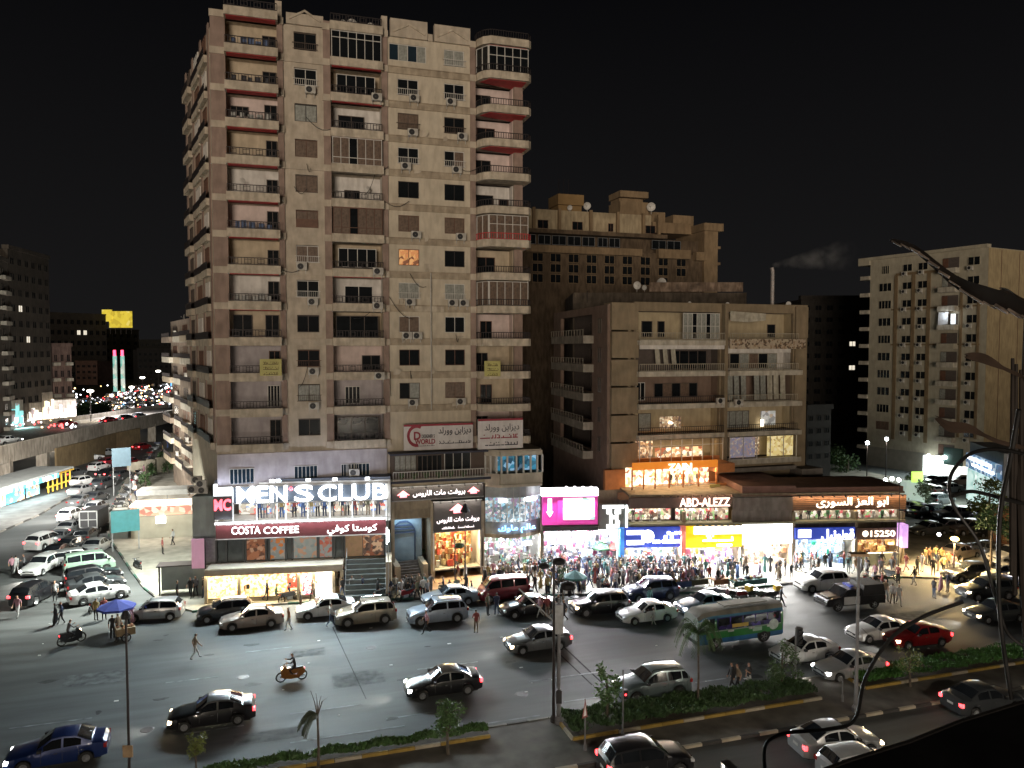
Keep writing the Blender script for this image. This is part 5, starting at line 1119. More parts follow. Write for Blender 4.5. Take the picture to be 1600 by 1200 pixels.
# its bright ground floor shops
o = fthing('corner_shop', 'blazing white lit shop under the right-hand block', 'shop', B4)
def z_(p, y): return B4.Z(p, y, -1)
MB().box(X(1442, 730, -1), X(1476, 730, -1), -1, -.1, 0, z_(1455, 713)).build('lit_front', glow('blazing_front', (.88, 1, .97), 3.0), o); MB().box(X(1477, 730, -1), X(1507, 740, -1), -1, -.1, 0, z_(1490, 728)).build('lit_window', print_mat('bright_window', (.9, .95, .85), [(1, 1, .95), (.8, .8, .7), (.95, 1, 1)], 1, emit=2), o)
MB().box(X(1476, 715, -1), X(1505, 715, -1), -1.3, -1, z_(1490, 727), z_(1490, 700)).build('canopy', mat('dark_green_canopy', (.04, .09, .08), .6, .1, 1), o)
area('shop_light', o, (X(1470), -2.5, 5), 8, 3, 900, (.85, 1, .96), (0, -.8, -.5))
for p, y in ((1451, 712), (1464, 715), (1476, 714)): MB().ball((X(p, y, -1.5), -1.5, z_(p, y)), .35, 8).build('lamp', glow('far_bright_lamp', (.9, 1, 1), 16), o)
B5 = FP(1515, 104, 1568, 92)
o = fthing('small_shop', 'small shop with blue-white lit fascia below the yellow-lit blind wall', 'shop', B5)
MB().box(0, B5.L, .3, 4, 0, B5.Z(1540, 700)).build('wall', mat('cool_grey_wall', (.3, .32, .34), .8, .1, 1), o); MB().box(.2, B5.L - .2, -.2, .2, B5.Z(1540, 742), B5.Z(1540, 718)).build('fascia', print_mat('blue_fascia', (.1, .2, .35), [(.15, .3, .45), (.5, .6, .7), (.1, .15, .25)], 1.2, emit=.7), o)
MB().box(.4, B5.L - .4, -.1, .2, .3, B5.Z(1540, 744)).build('lit_window', print_mat('pale_green_shop', (.6, .8, .75), [(.7, .9, .85), (.4, .6, .55), (.9, 1, .95)], 1, emit=.9), o)
MB().box(1.4, B5.L - 2.4, -.35, -.21, B5.Z(1540, 726), B5.Z(1540, 722)).box(3, B5.L - 1.5, -.35, -.21, B5.Z(1540, 735), B5.Z(1540, 732)).build('light_tube', glow('white_sign_tube', (.95, .95, 1), 6), o)
area('shop_light', o, (B5.L / 2, -1.5, 4), 5, 2, 450, (.85, 1, .96), (0, -.8, -.5))

# far dark towers
def far_block(label, pa, Ya, pb, Yb, ytop, col, nf, nc, lit=(), depth=18, rail=False, nm='far_building', ztop=None):
    f = FP(pa, Ya, pb, Yb); h = ztop or f.Z((pa + pb) / 2, ytop); o = fthing(nm, label, 'building', f)
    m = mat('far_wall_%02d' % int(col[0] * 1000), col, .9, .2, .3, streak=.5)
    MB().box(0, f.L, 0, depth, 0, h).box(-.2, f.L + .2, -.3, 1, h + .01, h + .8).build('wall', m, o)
    fh = (h - 3) / nf; g = glow('far_lit_window', (1, .9, .72), .9); bs = MB()
    for i in range(nf):
        for j in range(nc):
            x = f.L * (j + .5) / nc; z = 3.2 + i * fh; ww = min(2.2, f.L / nc * .55)
            window(o, x, z, ww, fh * .45, -.04, 2, m, g if (i, j) in lit else gdark, sep=False, th=.08)
            if rail and j % 2 == 0: bs.box(x - ww, x + ww, -1.0, 0, z - .9, z - .2)
    if bs.v: bs.build('balcony_slabs', slabp, o)
    return o, f, h
far_block('unlit dark tower between the balcony block and the pale right-hand block', 1250, 165, 1358, 165, 455, (.035, .03, .025), 11, 6, lit=((7, 4), (5, 4)), ztop=31)  # near-black wall colour carries the tower's lack of light
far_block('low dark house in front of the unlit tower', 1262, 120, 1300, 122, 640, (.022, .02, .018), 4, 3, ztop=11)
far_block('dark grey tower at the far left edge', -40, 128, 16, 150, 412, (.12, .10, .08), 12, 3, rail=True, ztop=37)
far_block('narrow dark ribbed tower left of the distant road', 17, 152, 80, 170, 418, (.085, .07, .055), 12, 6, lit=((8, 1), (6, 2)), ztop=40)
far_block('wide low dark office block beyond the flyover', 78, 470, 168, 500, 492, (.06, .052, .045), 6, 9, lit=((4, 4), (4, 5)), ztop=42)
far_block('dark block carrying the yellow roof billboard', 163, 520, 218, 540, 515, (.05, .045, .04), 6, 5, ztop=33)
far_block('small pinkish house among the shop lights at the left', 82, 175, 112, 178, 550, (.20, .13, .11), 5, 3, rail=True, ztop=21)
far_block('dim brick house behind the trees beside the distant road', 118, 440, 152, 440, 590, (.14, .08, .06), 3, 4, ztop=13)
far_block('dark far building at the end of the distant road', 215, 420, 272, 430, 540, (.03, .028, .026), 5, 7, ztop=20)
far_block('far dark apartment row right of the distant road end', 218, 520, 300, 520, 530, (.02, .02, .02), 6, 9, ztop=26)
BB = FP(162, 500, 208, 500)
o = fthing('roof_billboard', 'yellow lit billboard glowing on a far dark roof', 'billboard', BB)
yg = print_mat('yellow_billboard_face', (.75, .58, .05), [(.8, .62, .06), (.6, .45, .04), (.85, .7, .15)], .25, emit=.75)
zb0, zb1 = BB.Z(185, 512), BB.Z(185, 486)
MB().box(4.2, BB.L, 0, .4, zb0, zb1 - .1).box(-.2, 6.2, -.3, .3, zb0 + 4, zb1 + .9).build('panel', yg, o); q = MB()
for i in range(5): q.box(4.4 + i * 3.4, 4.8 + i * 3.4, .5, .8, 30, zb0 + 1)
q.build('support_frame', iron, o)
# low block next to the tower along the side street
LB = FP(268, 118, 346, 86)
lb = fthing('side_street_building', 'dim mid height block with stacked balconies along the side street left of the tower', 'building', LB)
zt_ = 24.6; ml = mat('dim_side_render', (.23, .18, .14), .9, .16, .8, streak=.45)
MB().box(0, LB.L, 0, 12, 0, zt_).build('wall', ml, lb)
nf = 7
for i in range(nf):
    z = zt_ - 2.9 * (i + 1)
    if z < 2: break
    for j, (a, c, pr) in enumerate([(.4, 8, 1.4), (9.5, 17, 1.1), (19, 27, 1.6), (29, LB.L - .5, 1.2)]):
        o = MB().box(a, c, -pr, 0, z - .3, z + .5).build('balcony', [ml, slabp, cream_band, slabp][(i + j) % 4], lb)
        railing(o, a, c, z + .5, -pr, iron, .6, 1); window(o, (a + c) / 2, z + .4, min(4.0, (c - a) * .5), 1.7, -.03, 3, brownf if (i + j) % 2 else darkf, curt if (i * j) % 3 == 1 else gdark, sep=False)
        if (i + j) % 3 == 0: ac(o, c - .8, z + .8, -.5)
for x in (2, 9, 16, 25): dish(lb, x, 1.5, zt_, .8, rnd.uniform(-1, 1))
o = fthing('lit_advert', 'bright blue lit advert screen hanging far down the side street', 'sign', FP(266, 150, 290, 150)); f = FP(266, 150, 290, 150)
MB().box(0, f.L, 0, .4, f.Z(278, 603), f.Z(278, 589)).build('screen', print_mat('blue_screen', (.1, .35, .8), [(.2, .6, 1), (.6, .8, 1), (.05, .2, .5)], .6, emit=2.2), o); MB().box(f.L / 2 - .15, f.L / 2 + .15, .1, .3, 0, f.Z(278, 603)).build('post', iron, o)

# ---------------- raised road on the left ----------------
conc = mat('flyover_concrete', (.36, .32, .27), .9, .14, .4, streak=.5)
deckz = 5.0
fo = thing('flyover', 'curving concrete flyover with solid parapet crossing the left background', 'flyover', (0, 0, 0))
near = [G(p, y, deckz + 1.1) for p, y in ((-60, 708), (0, 697), (60, 684), (110, 674), (160, 662), (200, 655), (235, 648), (268, 641))]
far = [G(p, y, deckz + 1.1) for p, y in ((-60, 668), (0, 660), (60, 655), (110, 650), (160, 644), (200, 638), (235, 633), (262, 630))]
q = MB()
for i in range(len(near) - 1):
    a, b = near[i], near[i + 1]; c, d = far[i + 1], far[i]
    q.prism(ccw([a, b, c, d]), deckz - 1.0, deckz)
q.build('deck', conc, fo)
q = MB(); strip(q, near, deckz - 1.6, deckz + 1.1, -.35); q.build('parapet', conc, fo); q = MB(); strip(q, far, deckz - .5, deckz + .9, .3); q.build('parapet', conc, fo)
q = MB(); strip(q, [(x, y) for x, y in near], deckz - .5, deckz - .35, .08); strip(q, near, deckz + 1.11, deckz + 1.2, -.4); q.build('parapet_coping', slabp, fo)
q = MB()
for i in range(0, 7):
    x, y = near[i]; X2, Y2 = far[i]; MB().box(x - .8, x + .8, y + 1.5, y + 3, 0, deckz - 1).build('pier', conc, fo)
q = MB()
for a, b in zip(near, near[1:]): 
    ang = math.atan2(b[1] - a[1], b[0] - a[0]); m_ = ((a[0] + b[0]) / 2, (a[1] + b[1]) / 2)
strip(q, [(x + 1.5, y + 3.2) for x, y in near[2:6]], 0, deckz - 1.05, -.3); q.build('abutment_wall', mat('yellow_painted_wall', (.22, .16, .085), .9, .15, .8, streak=.3), fo)
# kiosks under the flyover
KF = Frame(*G(0, 800), math.degrees(math.atan2(G(100, 765)[1] - G(0, 800)[1], G(100, 765)[0] - G(0, 800)[0])))
kio = fthing('kiosk_row', 'row of low kiosks with blue and white lights under the flyover', 'kiosk', KF)
L = math.dist(G(0, 800), G(105, 765)); hk = 3.2
MB().box(-6, L, 3.5, 4, 0, hk).box(-6, L, -1.5, 4, hk, hk + .25).build('wall', mat('kiosk_grey', (.3, .32, .32), .7, .1, 1), kio)
for i, (a, c, cc, e) in enumerate([(-6, L * .22, (.5, .75, .8), 1.0), (L * .22, L * .5, (.15, .6, .75), .9), (L * .52, L * .74, (.3, .6, .62), .55)]):
    MB().box(a + .1, c - .1, 1.2, 1.3, .2, hk - .5).build('lit_display_wall', print_mat('kiosk_%d' % i, cc, [(.9, .9, .9), (.7, .35, .2), cc, (.9, .7, .5), (.2, .3, .35)], 1.2, emit=e * 1.3), kio)
    MB().box(a, c - .3, -1.6, -1.4, hk - .7, hk - .05).build('fascia', print_mat('kiosk_fascia_%d' % i, (.5, .8, .85), [(.9, 1, 1), (.1, .5, .6), (.6, .85, .9)], .8, emit=e), kio)
    area('kiosk_light', kio, ((a + c) / 2, -1, hk - .3), c - a - .5, .8, 330, (.75, .95, 1), (0, -.5, -.8))
yr = MB()
for i in range(6): yr.box(L * .76 + i * 1.2, L * .76 + i * 1.2 + .15, .2, .35, .2, 3.1)
yr.box(L * .74, L * .74 + 7.5, .2, .3, .9, 1.1).box(L * .74, L * .74 + 7.5, .2, .3, 2.4, 2.6); yr.build('yellow_rack', glow('yellow_rack_lit', (1, .6, .1), .5, (.7, .45, .05)), kio)
MB().prism(ccw([G(-20, 840), G(-20, 800), G(110, 765), G(128, 757), G(110, 775), G(60, 805)]), .0, .14).build('kiosk_pavement', mat('grey_kiosk_paving', (.17, .17, .165), .85, .2, .8))['kind'] = 'structure'
kerb_run('kiosk_kerb', [G(-20, 841), G(60, 806), G(110, 776), G(128, 758)], [kdark, kerbm], step=2)
# distant shop fronts of the far left
for i, (p0, p1, y0, y1, Y, cc, e) in enumerate([(4, 35, 628, 660, 150, (.3, .7, .7), 1.0), (36, 64, 632, 662, 158, (.85, .8, .7), 1.6), (65, 82, 615, 655, 165, (1, .85, .6), 1.8), (84, 118, 625, 655, 172, (1, .92, .8), 2.0)]):
    f = FP(p0, Y, p1, Y + 4); o = fthing('distant_shop', ['teal lit distant shopfront at the far left', 'white lit distant shopfront left of centre of the far row', 'tall orange-white lit distant shopfront below the ribbed tower', 'brightest distant shopfront below the small pinkish house'][i], 'shop', f)
    z0, z1 = f.Z((p0 + p1) / 2, y1 + 8), f.Z((p0 + p1) / 2, y0)
    MB().box(0, f.L, .1, 3, 0, z1 + .3).build('wall', conc, o)
    for j in range(5):
        a = f.L * j / 5; c = f.L * (j + 1) / 5 - .3; MB().box(a, c, -.3, .05, z0, z0 + (z1 - z0) * rnd.uniform(.55, .95)).build('lit_front', print_mat('distant_%d_%d' % (i, j % 3), tuple(v * (.7 + .2 * (j % 3)) for v in cc), [(1, 1, 1), cc, (.25, .2, .2), tuple(v * .6 for v in cc)], .6, emit=e), o)
    area('front_light', o, (f.L / 2, -2, 5), f.L, 2, 900, cc, (0, -.8, -.4))
# signs with red tips and a pylon among the distant lights
for i, (p, lb_) in enumerate([(179, 'left one of two distant lit pylons with glowing red tops'), (191, 'right one of two distant lit pylons with glowing red tops')]):
    f = FP(p - 3, 300, p + 3, 300); o = fthing('lit_pylon', lb_, 'sign', f, 'red topped pylons')
    z0, z1 = f.Z(p, 612), f.Z(p, 556); MB().box(.1, f.L - .1, 0, .6, z0, z1).build('panel', print_mat('pylon_face', (.35, .75, .65), [(.8, .9, .8), (.2, .6, .5), (.6, .7, .6)], .3, emit=.6), o); MB().box(.3, f.L - .4, 0, .6, z1 + .01, f.Z(p, 547)).build('red_top', glow('pylon_red', (1, .05, .12), 5), o); MB().tube([(f.L / 2, .3, 0), (f.L / 2, .3, z0)], .15, 6).build('post', iron, o)
# ---------------- vehicles ----------------
tyre_m = mat('tyre_rubber', (.02, .02, .02), .85, .1, 5); rim_m = mat('alloy_rim', (.42, .43, .45), .35, .1, 5, metal=.7)
hl_off = mat('headlight_glass', (.5, .52, .55), .12, .05, 3); hl_on = glow('headlight_lit', (1, .97, .92), 26); hl_warm = glow('headlight_warm', (1, .75, .45), 18)
tl_off = mat('tail_light_lens', (.30, .02, .02), .25, .1, 3); tl_on = glow('tail_light_lit', (1, .03, .04), 7); chrome = mat('chrome_trim', (.6, .6, .62), .15, .05, 3, metal=.9)
carglass = glass('car_glass', (.012, .014, .017), .05, .8); platem = mat('number_plate_white', (.6, .6, .58), .5, .08, 3)
def paintm(n, c, metal=.0): return mat('car_paint_' + n, c, .28, .08, 1.5, metal=metal, coat=.7)
PAINT = {n: paintm(n, c, m) for n, c, m in [('black', (.010, .010, .012), 0), ('white', (.62, .63, .63), 0), ('silver', (.38, .39, .40), .4), ('grey', (.14, .15, .16), .4), ('darkgrey', (.05, .055, .06), .3), ('taupe', (.27, .22, .19), .3), ('gold', (.25, .22, .17), .4), ('blue', (.012, .028, .12), .2), ('navy', (.01, .018, .06), .2), ('lightblue', (.30, .36, .44), .3), ('red', (.24, .012, .014), .1), ('darkred', (.22, .02, .03), .1), ('teal', (.17, .22, .23), .4), ('green', (.28, .40, .32), .1), ('yellow', (.5, .33, .03), 0), ('cream', (.5, .46, .36), 0), ('amber', (.26, .11, .02), .2)]}
SPEC = {  # L, W, keys (x/L, ztop), roof x range, belt, clearance, wheel radius, wheelbase, cabin (cowl, roof front, roof rear, deck)
 'sedan': (4.5, 1.78, [(-.5, .62), (-.495, .88), (-.46, 1.02), (-.36, 1.06), (-.20, 1.40), (-.08, 1.46), (.04, 1.42), (.19, .97), (.36, .86), (.46, .74), (.492, .62), (.5, .50)], (-.36, -.20, .04, .19), .30, 2.65),
 'hatch': (4.0, 1.72, [(-.5, .60), (-.495, .98), (-.47, 1.06), (-.38, 1.44), (-.2, 1.50), (.0, 1.50), (.06, 1.46), (.24, 1.02), (.40, .88), (.47, .76), (.494, .6), (.5, .50)], (-.47, -.38, .06, .24), .30, 2.5),
 'suv': (4.5, 1.86, [(-.5, .66), (-.495, 1.05), (-.475, 1.16), (-.40, 1.58), (-.2, 1.66), (.0, 1.66), (.06, 1.60), (.21, 1.12), (.38, 1.02), (.46, .90), (.493, .72), (.5, .58)], (-.475, -.40, .06, .21), .36, 2.7),
 'van': (4.2, 1.66, [(-.5, .6), (-.497, 1.1), (-.485, 1.25), (-.45, 1.80), (-.2, 1.88), (.1, 1.88), (.26, 1.80), (.41, 1.15), (.455, 1.0), (.48, .85), (.494, .7), (.5, .5)], (-.485, -.45, .26, .41), .30, 2.5),
 'wagon': (4.6, 1.78, [(-.5, .62), (-.495, .95), (-.485, 1.04), (-.43, 1.40), (-.2, 1.48), (.0, 1.48), (.05, 1.43), (.19, .98), (.36, .88), (.46, .76), (.493, .62), (.5, .5)], (-.485, -.43, .05, .19), .30, 2.65)}
VC = {}
def interp(keys, x):
    for (a, va), (b, vb) in zip(keys, keys[1:]):
        if a <= x <= b:
            t = (x - a) / (b - a); return va + (vb - va) * t
    return keys[0][1] if x < keys[0][0] else keys[-1][1]
def car_parts(kind):
    if kind in VC: return VC[kind]
    L, W, keys, (xr0, xr1, xf1, xf0), wr, wb = SPEC[kind]; hw = W / 2
    wx = [wb / 2 + .05, -wb / 2 + .0]; ar = wr + .07
    belt0 = interp(keys, xf0); 
    def sect(x):
        u = x / L; zt = interp(keys, u); e = abs(u) * 2
        w = hw * (1 - .04 * e ** 2 - (.22 if u > 0 else .14) * max(0, e - .86) / .14)
        cab = xr0 < u < xf0
        if cab:
            zb0, zf0 = interp(keys, xr0), interp(keys, xf0); belt = zf0 - .03 + (zb0 - zf0) * (xf0 - u) / (xf0 - xr0) - .03
            hgt = (zt - belt) / .5; yt = w * (.94 - .22 * min(1, hgt)) ; cr = .05 + .02 * min(1, hgt)
        else: belt = zt - .06; yt = w * .86; cr = .05
        zb = .22 + .06 * max(0, e - .8) * 5
        for c in wx:
            d = abs(x - c)
            if d < ar: zb = max(zb, wr + math.sqrt(ar * ar - d * d))
        belt = max(belt, zb + .06) if zb < belt + .3 else belt
        lo = min(zb + .12, belt - .02); mid = (lo + belt) / 2 + .03
        return [(0, zb), (w * .93, zb), (w * .99, lo), (w, mid), (w * .965, belt), (yt, max(zt, belt + .01)), (yt * .6, zt + cr * .7), (0, zt + cr)]
    xs = set()
    for k, _ in keys: xs.add(round(k * L, 3))
    for c in wx:
        for i in range(-4, 5): xs.add(round(c + ar * math.sin(i * math.pi / 8) * .999, 3))
        xs.add(round(c - ar - .005, 3)); xs.add(round(c + ar + .005, 3))
    for i in range(-4, 5): xs.add(round(i * L / 9.3, 3))
    xs = sorted(x for x in xs if abs(x) <= L / 2 + 1e-6); S = [sect(x) for x in xs]
    m = MB(); n = 8; ring = 14
    for x, s in zip(xs, S):
        full = [(x, y, z) for y, z in s] + [(x, -y, z) for y, z in s[6:0:-1]]
        m.v += full
    for i in range(len(xs) - 1):
        for j in range(ring):
            k = (j + 1) % ring; m.f.append((i * ring + j, (i + 1) * ring + j, (i + 1) * ring + k, i * ring + k)); m.m.append(0)
    m.f.append(tuple(range(ring))); m.m.append(0); e = (len(xs) - 1) * ring; m.f.append(tuple(e + j for j in reversed(range(ring)))); m.m.append(0)
    P = {'L': L, 'W': W, 'wr': wr, 'wx': wx, 'H': max(z for _, z in keys)}
    P['body'] = m.mesh('body', True, 28)
    def side(x, h, sgn):
        s = sect(x); a, b = Vector((x, s[4][0], s[4][1])), Vector((x, s[5][0], s[5][1])); p = a.lerp(b, h); p.y = (p.y + .012); p.y *= sgn; return p
    def glass_strip(xa, xb, sgn):
        q = MB(); N = 6; pr = None
        for i in range(N + 1):
            x = xa + (xb - xa) * i / N; lo, hi = side(x, .10, sgn), side(x, .86, sgn)
            if pr: q.quad(*( (pr[0], lo, hi, pr[1]) if sgn > 0 else (pr[1], hi, lo, pr[0]) )[::-1])
            pr = (lo, hi)
        me = q.mesh('side_window'); me.materials.append(carglass); return me
    xa, xb = (xr0 * .45 + xr1 * .55) * L, (xf1 * .5 + xf0 * .5) * L; xm = (xa + xb) / 2 + .05
    if kind == 'sedan': xa = (xr0 * .3 + xr1 * .7) * L
    P['sides'] = []
    cuts = [(xm + .05, xb), (xa, xm - .05)] if kind in ('sedan', 'hatch', 'wagon') else [(xm + .05, xb), (xm - .9, xm - .05), (xa, xm - .98)]
    if kind == 'van': cuts = [(xb - 1.0, xb), (xb - 2.1, xb - 1.08), (xa, xb - 2.18)]
    for c in cuts:
        for sgn in (1, -1): P['sides'].append(glass_strip(c[0], c[1], sgn))
    def screen(u0, u1, nm):
        q = MB(); N = 5; s0, s1 = sect(u0 * L - .001 * (1 if u0 > 0 else -1)), sect(u1 * L)
        d = Vector((u1 * L - u0 * L, 0, s1[7][1] - s0[7][1])); nrm = Vector((-d.z, 0, d.x)); nrm = nrm.normalized() * (1 if nrm.z > 0 else -1) * .014
        def pt(s, x, t):
            t = abs(t); y5, y6 = s[5], s[6]
            if t > .6: f = (t - .6) / .4; y = y6[0] + (y5[0] - y6[0]) * f; z = y6[1] + (y5[1] - y6[1]) * f
            else: f = t / .6; y = y6[0] * f; z = s[7][1] + (y6[1] - s[7][1]) * f
            return Vector((x, y, z))
        pr = None
        for i in range(-N, N + 1):
            t = i / N * .94; sg = 1 if i >= 0 else -1
            a, b = pt(s0, u0 * L, t), pt(s1, u1 * L, t); a.y *= sg; b.y *= sg
            p, r_ = a.lerp(b, .10) + nrm, a.lerp(b, .93) + nrm
            if pr: q.quad(*((pr[0], p, r_, pr[1]) if u0 < 0 else (pr[1], r_, p, pr[0])) )
            pr = (p, r_)
        me = q.mesh(nm); me.materials.append(carglass); return me
    P['ws'] = screen(xf0, xf1, 'windscreen'); P['rw'] = screen(xr0, xr1, 'rear_window')
    def mk(mb, nm, mm): me = mb.mesh(nm); me.materials.append(mm); return me
    zf = interp(keys, .46) - .12; fx = L * .485
    P['hl'] = [(mk(MB().front([(fx - .25, zf - .07), (fx + .02, zf - .09), (fx + .0, zf + .05), (fx - .22, zf + .09)], s * hw * .84 - .16 * (s > 0) - .06 * (s < 0) + (.0), s * hw * .84 + .06 * (s > 0) + .16 * (s < 0)), 'headlight', hl_off)) for s in (1, -1)]
    zr_ = interp(keys, -.485) - .14; rx = -L * .495
    P['tl'] = [(mk(MB().box(rx - .015, rx + .12, s * hw * .8 - .13, s * hw * .8 + .13, zr_ - .1, zr_ + .09), 'tail_light', tl_off)) for s in (1, -1)]
    P['grille'] = mk(MB().box(L * .485, L * .5 + .005, -hw * .5, hw * .5, zf - .1, zf + .02).box(L * .485, L * .5 + .01, -hw * .6, hw * .6, .3, .42), 'grille', blackp)
    P['plate'] = mk(MB().box(L * .5, L * .5 + .025, -.2, .2, .46, .57).box(-L * .5 - .02, -L * .5, -.2, .2, .62, .74), 'number_plate', platem)
    P['mirror'] = [mk(MB().box((xf0 - .02) * L - .2, (xf0 - .02) * L - .02, s * (hw + .02), s * (hw + .2), belt0 - .0, belt0 + .13), 'wing_mirror', blackp) for s in (1, -1)]
    q = MB()
    zh = (.22 + belt0) / 2 + .16
    for s in (1, -1):
        for x in (xm + .2, xm - .95): q.box(x, x + .16, s * hw - .01, s * hw + .02, zh, zh + .03)
        for x in (xm, xb + .1, xa + .1): q.box(x - .006, x + .006, s * hw * .99 - .004, s * hw + .003, .35, belt0 - .1)
    P['handles'] = mk(q, 'door_trim', chrome if kind in ('suv', 'sedan') else blackp)
    P['under'] = mk(MB().box(-L * .44, L * .44, -hw * .82, hw * .82, .16, .4), 'underbody', blackp)
    t = MB().lathe([(wr * .62, -.1), (wr * .95, -.1), (wr, -.06), (wr, .06), (wr * .95, .1), (wr * .62, .1)], (0, 0, 0), 20, 'y'); P['tyre'] = mk(t, 'wheel', tyre_m); P['tyre'].shade_smooth()
    t = MB().lathe([(.001, -.075), (wr * .16, -.07), (wr * .2, -.05), (wr * .55, -.06), (wr * .64, -.09), (wr * .64, .0)], (0, 0, 0), 20, 'y')
    for i in range(5):
        a = 2 * math.pi * i / 5; ca, sa_ = math.cos(a), math.sin(a); t.tube([(ca * wr * .1, -.085, sa_ * wr * .1), (ca * wr * .6, -.085, sa_ * wr * .6)], wr * .09, 4)
    P['rim'] = mk(t, 'rim', rim_m); VC[kind] = P; return P
def setslot(o, m):
    o.material_slots[0].link = 'OBJECT'; o.material_slots[0].material = m
def wheels(root, xs, hw, wr, tyre, rim):
    for x in xs:
        for s in (-1, 1):
            o = obj('wheel', tyre, None, root, (x, s * (hw - .11), wr), 0 if s < 0 else math.pi); obj('rim', rim, None, o)
def car(kind, paint, px, py, ang, label, cat='car', head=0, tail=0, group='cars on the avenue', z=0, light=0, name='car', xy=None, roof=None, roofrack=False):
    P = car_parts(kind); x, y = xy or G(px, py, z); r = thing(name, label, cat, (x, y, z), R(ang), group)
    b = obj('body', P['body'], None, r)
    if not P['body'].materials: P['body'].materials.append(PAINT['black'])
    setslot(b, PAINT[paint])
    obj('windscreen', P['ws'], None, r); obj('rear_window', P['rw'], None, r)
    for g in P['sides']: obj('side_window', g, None, r)
    for h in P['hl']:
        o = obj('headlight', h, None, r)
        if head: setslot(o, hl_on if head == 1 else hl_warm)
    for h in P['tl']:
        o = obj('tail_light', h, None, r)
        if tail: setslot(o, tl_on)
    for n in ('grille', 'plate', 'handles', 'under'): obj({'grille': 'grille', 'plate': 'number_plate', 'handles': 'door_trim', 'under': 'underbody'}[n], P[n], None, r)
    for h in P['mirror']: obj('wing_mirror', h, None, r)
    wheels(r, P['wx'], P['W'] / 2, P['wr'], P['tyre'], P['rim'])
    if roof: MB().box(-.9, .5, -.5, .5, P['H'] + .03, P['H'] + .07).build('roof_panel', roof, b)
    if roofrack:
        q = MB()
        for s in (-1, 1): q.tube([(-1.4, s * .6, P['H'] + .02), (-1.3, s * .6, P['H'] + .1), (.2, s * .6, P['H'] + .1), (.3, s * .6, P['H'] - .02)], .02, 5)
        q.build('roof_rail', chrome, r)
    if light:
        l = bpy.data.lights.new('headlamp', 'SPOT'); l.energy = light * 3; l.spot_size = R(70); l.spot_blend = .8; l.color = (1, .93, .82); l.shadow_soft_size = .12
        o = bpy.data.objects.new('headlamp', l); C.objects.link(o); o.parent = r; o.location = (P['L'] / 2 + .1, 0, .65); o.rotation_euler = Vector((1, 0, -.16)).to_track_quat('-Z', 'Y').to_euler()
    return r
A = 180
car('sedan', 'blue', 92, 1188, 183, 'deep blue sedan driving at the bottom left corner, headlights on', head=1, light=120)
car('sedan', 'black', 332, 1128, 181, 'black sedan with chrome sill driving below the motor scooter, lower left', head=2, tail=1, light=120)
car('sedan', 'black', 692, 1081, 179, 'glossy black sedan driving through the middle of the avenue', head=1, tail=1, light=120)
car('sedan', 'grey', 840, 1013, 181, 'grey sedan driving just behind the tall twin poles', head=2, tail=1, light=90)
car('suv', 'teal', 1018, 1086, 180, 'grey green SUV driving between the sapling and the tall palm', head=1, tail=0, light=120, roofrack=True)
car('sedan', 'silver', 1327, 1055, 178, 'silver sedan with dark bonnet reflections nearest the grey lamp post', head=1, tail=1, light=90)
car('sedan', 'white', 1256, 1030, 180, 'white sedan half hidden behind the traffic signal', head=0, light=0)
car('sedan', 'white', 1372, 997, 176, 'white sedan overlapped by the red one near the right', head=0)
car('sedan', 'red', 1432, 1006, 176, 'red sedan with headlights lit on the right carriageway', head=2, tail=1, light=120)
car('sedan', 'darkgrey', 1556, 968, 172, 'dark sedan with bright headlights at the right edge', head=2, light=200)
car('suv', 'darkgrey', 1540, 934, 170, 'dark SUV with headlights on behind the sedan at the right edge', head=2, light=150)
car('hatch', 'black', 352, 966, 184, 'black hatchback parked at the kerb, leftmost of the kerbside row', group='cars along the kerb')
car('sedan', 'taupe', 394, 978, 181, 'taupe sedan double parked beside the black hatchback', group='cars along the kerb')
car('sedan', 'white', 509, 961, 180, 'pearl white sedan stopped before the stone steps', group='cars along the kerb')
car('suv', 'gold', 571, 972, 180, 'gold grey SUV double parked beside the stone steps', group='cars along the kerb', roofrack=True)
car('suv', 'lightblue', 683, 970, 180, 'silver blue SUV stopped behind the pedestrian in pink', group='cars along the kerb', roofrack=True)
car('sedan', 'lightblue', 703, 943, 180, 'pale blue sedan tucked behind the silver blue SUV', group='cars along the kerb')
car('van', 'darkred', 786, 936, 180, 'dark red minivan with pale roof parked by the crowd', 'van', group='cars along the kerb', name='minivan')
car('sedan', 'black', 825, 959, 181, 'shiny black sedan stopped left of the tall twin poles', tail=0, group='cars along the kerb')
car('suv', 'black', 936, 957, 178, 'black SUV with lit headlamps right of the tall twin poles', head=2, group='cars along the kerb', light=40)
car('sedan', 'white', 1010, 969, 180, 'cream white sedan stopped in front of the navy SUV', group='cars along the kerb')
car('suv', 'navy', 1016, 935, 178, 'big navy SUV stopped against the crowd', group='cars along the kerb')
car('sedan', 'lightblue', 1100, 955, 180, 'blue grey sedan half hidden by the bus', head=1, group='cars along the kerb')
car('suv', 'white', 1283, 921, 174, 'white SUV parked facing the corner shops', group='cars along the kerb')
car('suv', 'black', 1008, 1208, -2, 'glossy black SUV seen from behind at the bottom edge', tail=1, group='cars on the near carriageway')
car('sedan', 'silver', 1305, 1174, -6, 'silver and black sedan with red tail lights at the bottom right', head=2, tail=1, group='cars on the near carriageway')
car('sedan', 'darkgrey', 1535, 1108, -3, 'dark sedan with red tail lights just above the black ledge', tail=1, group='cars on the near carriageway')
car('hatch', 'silver', 1345, 1215, -6, 'silver hatchback cut off by the black ledge at the bottom', group='cars on the near carriageway')
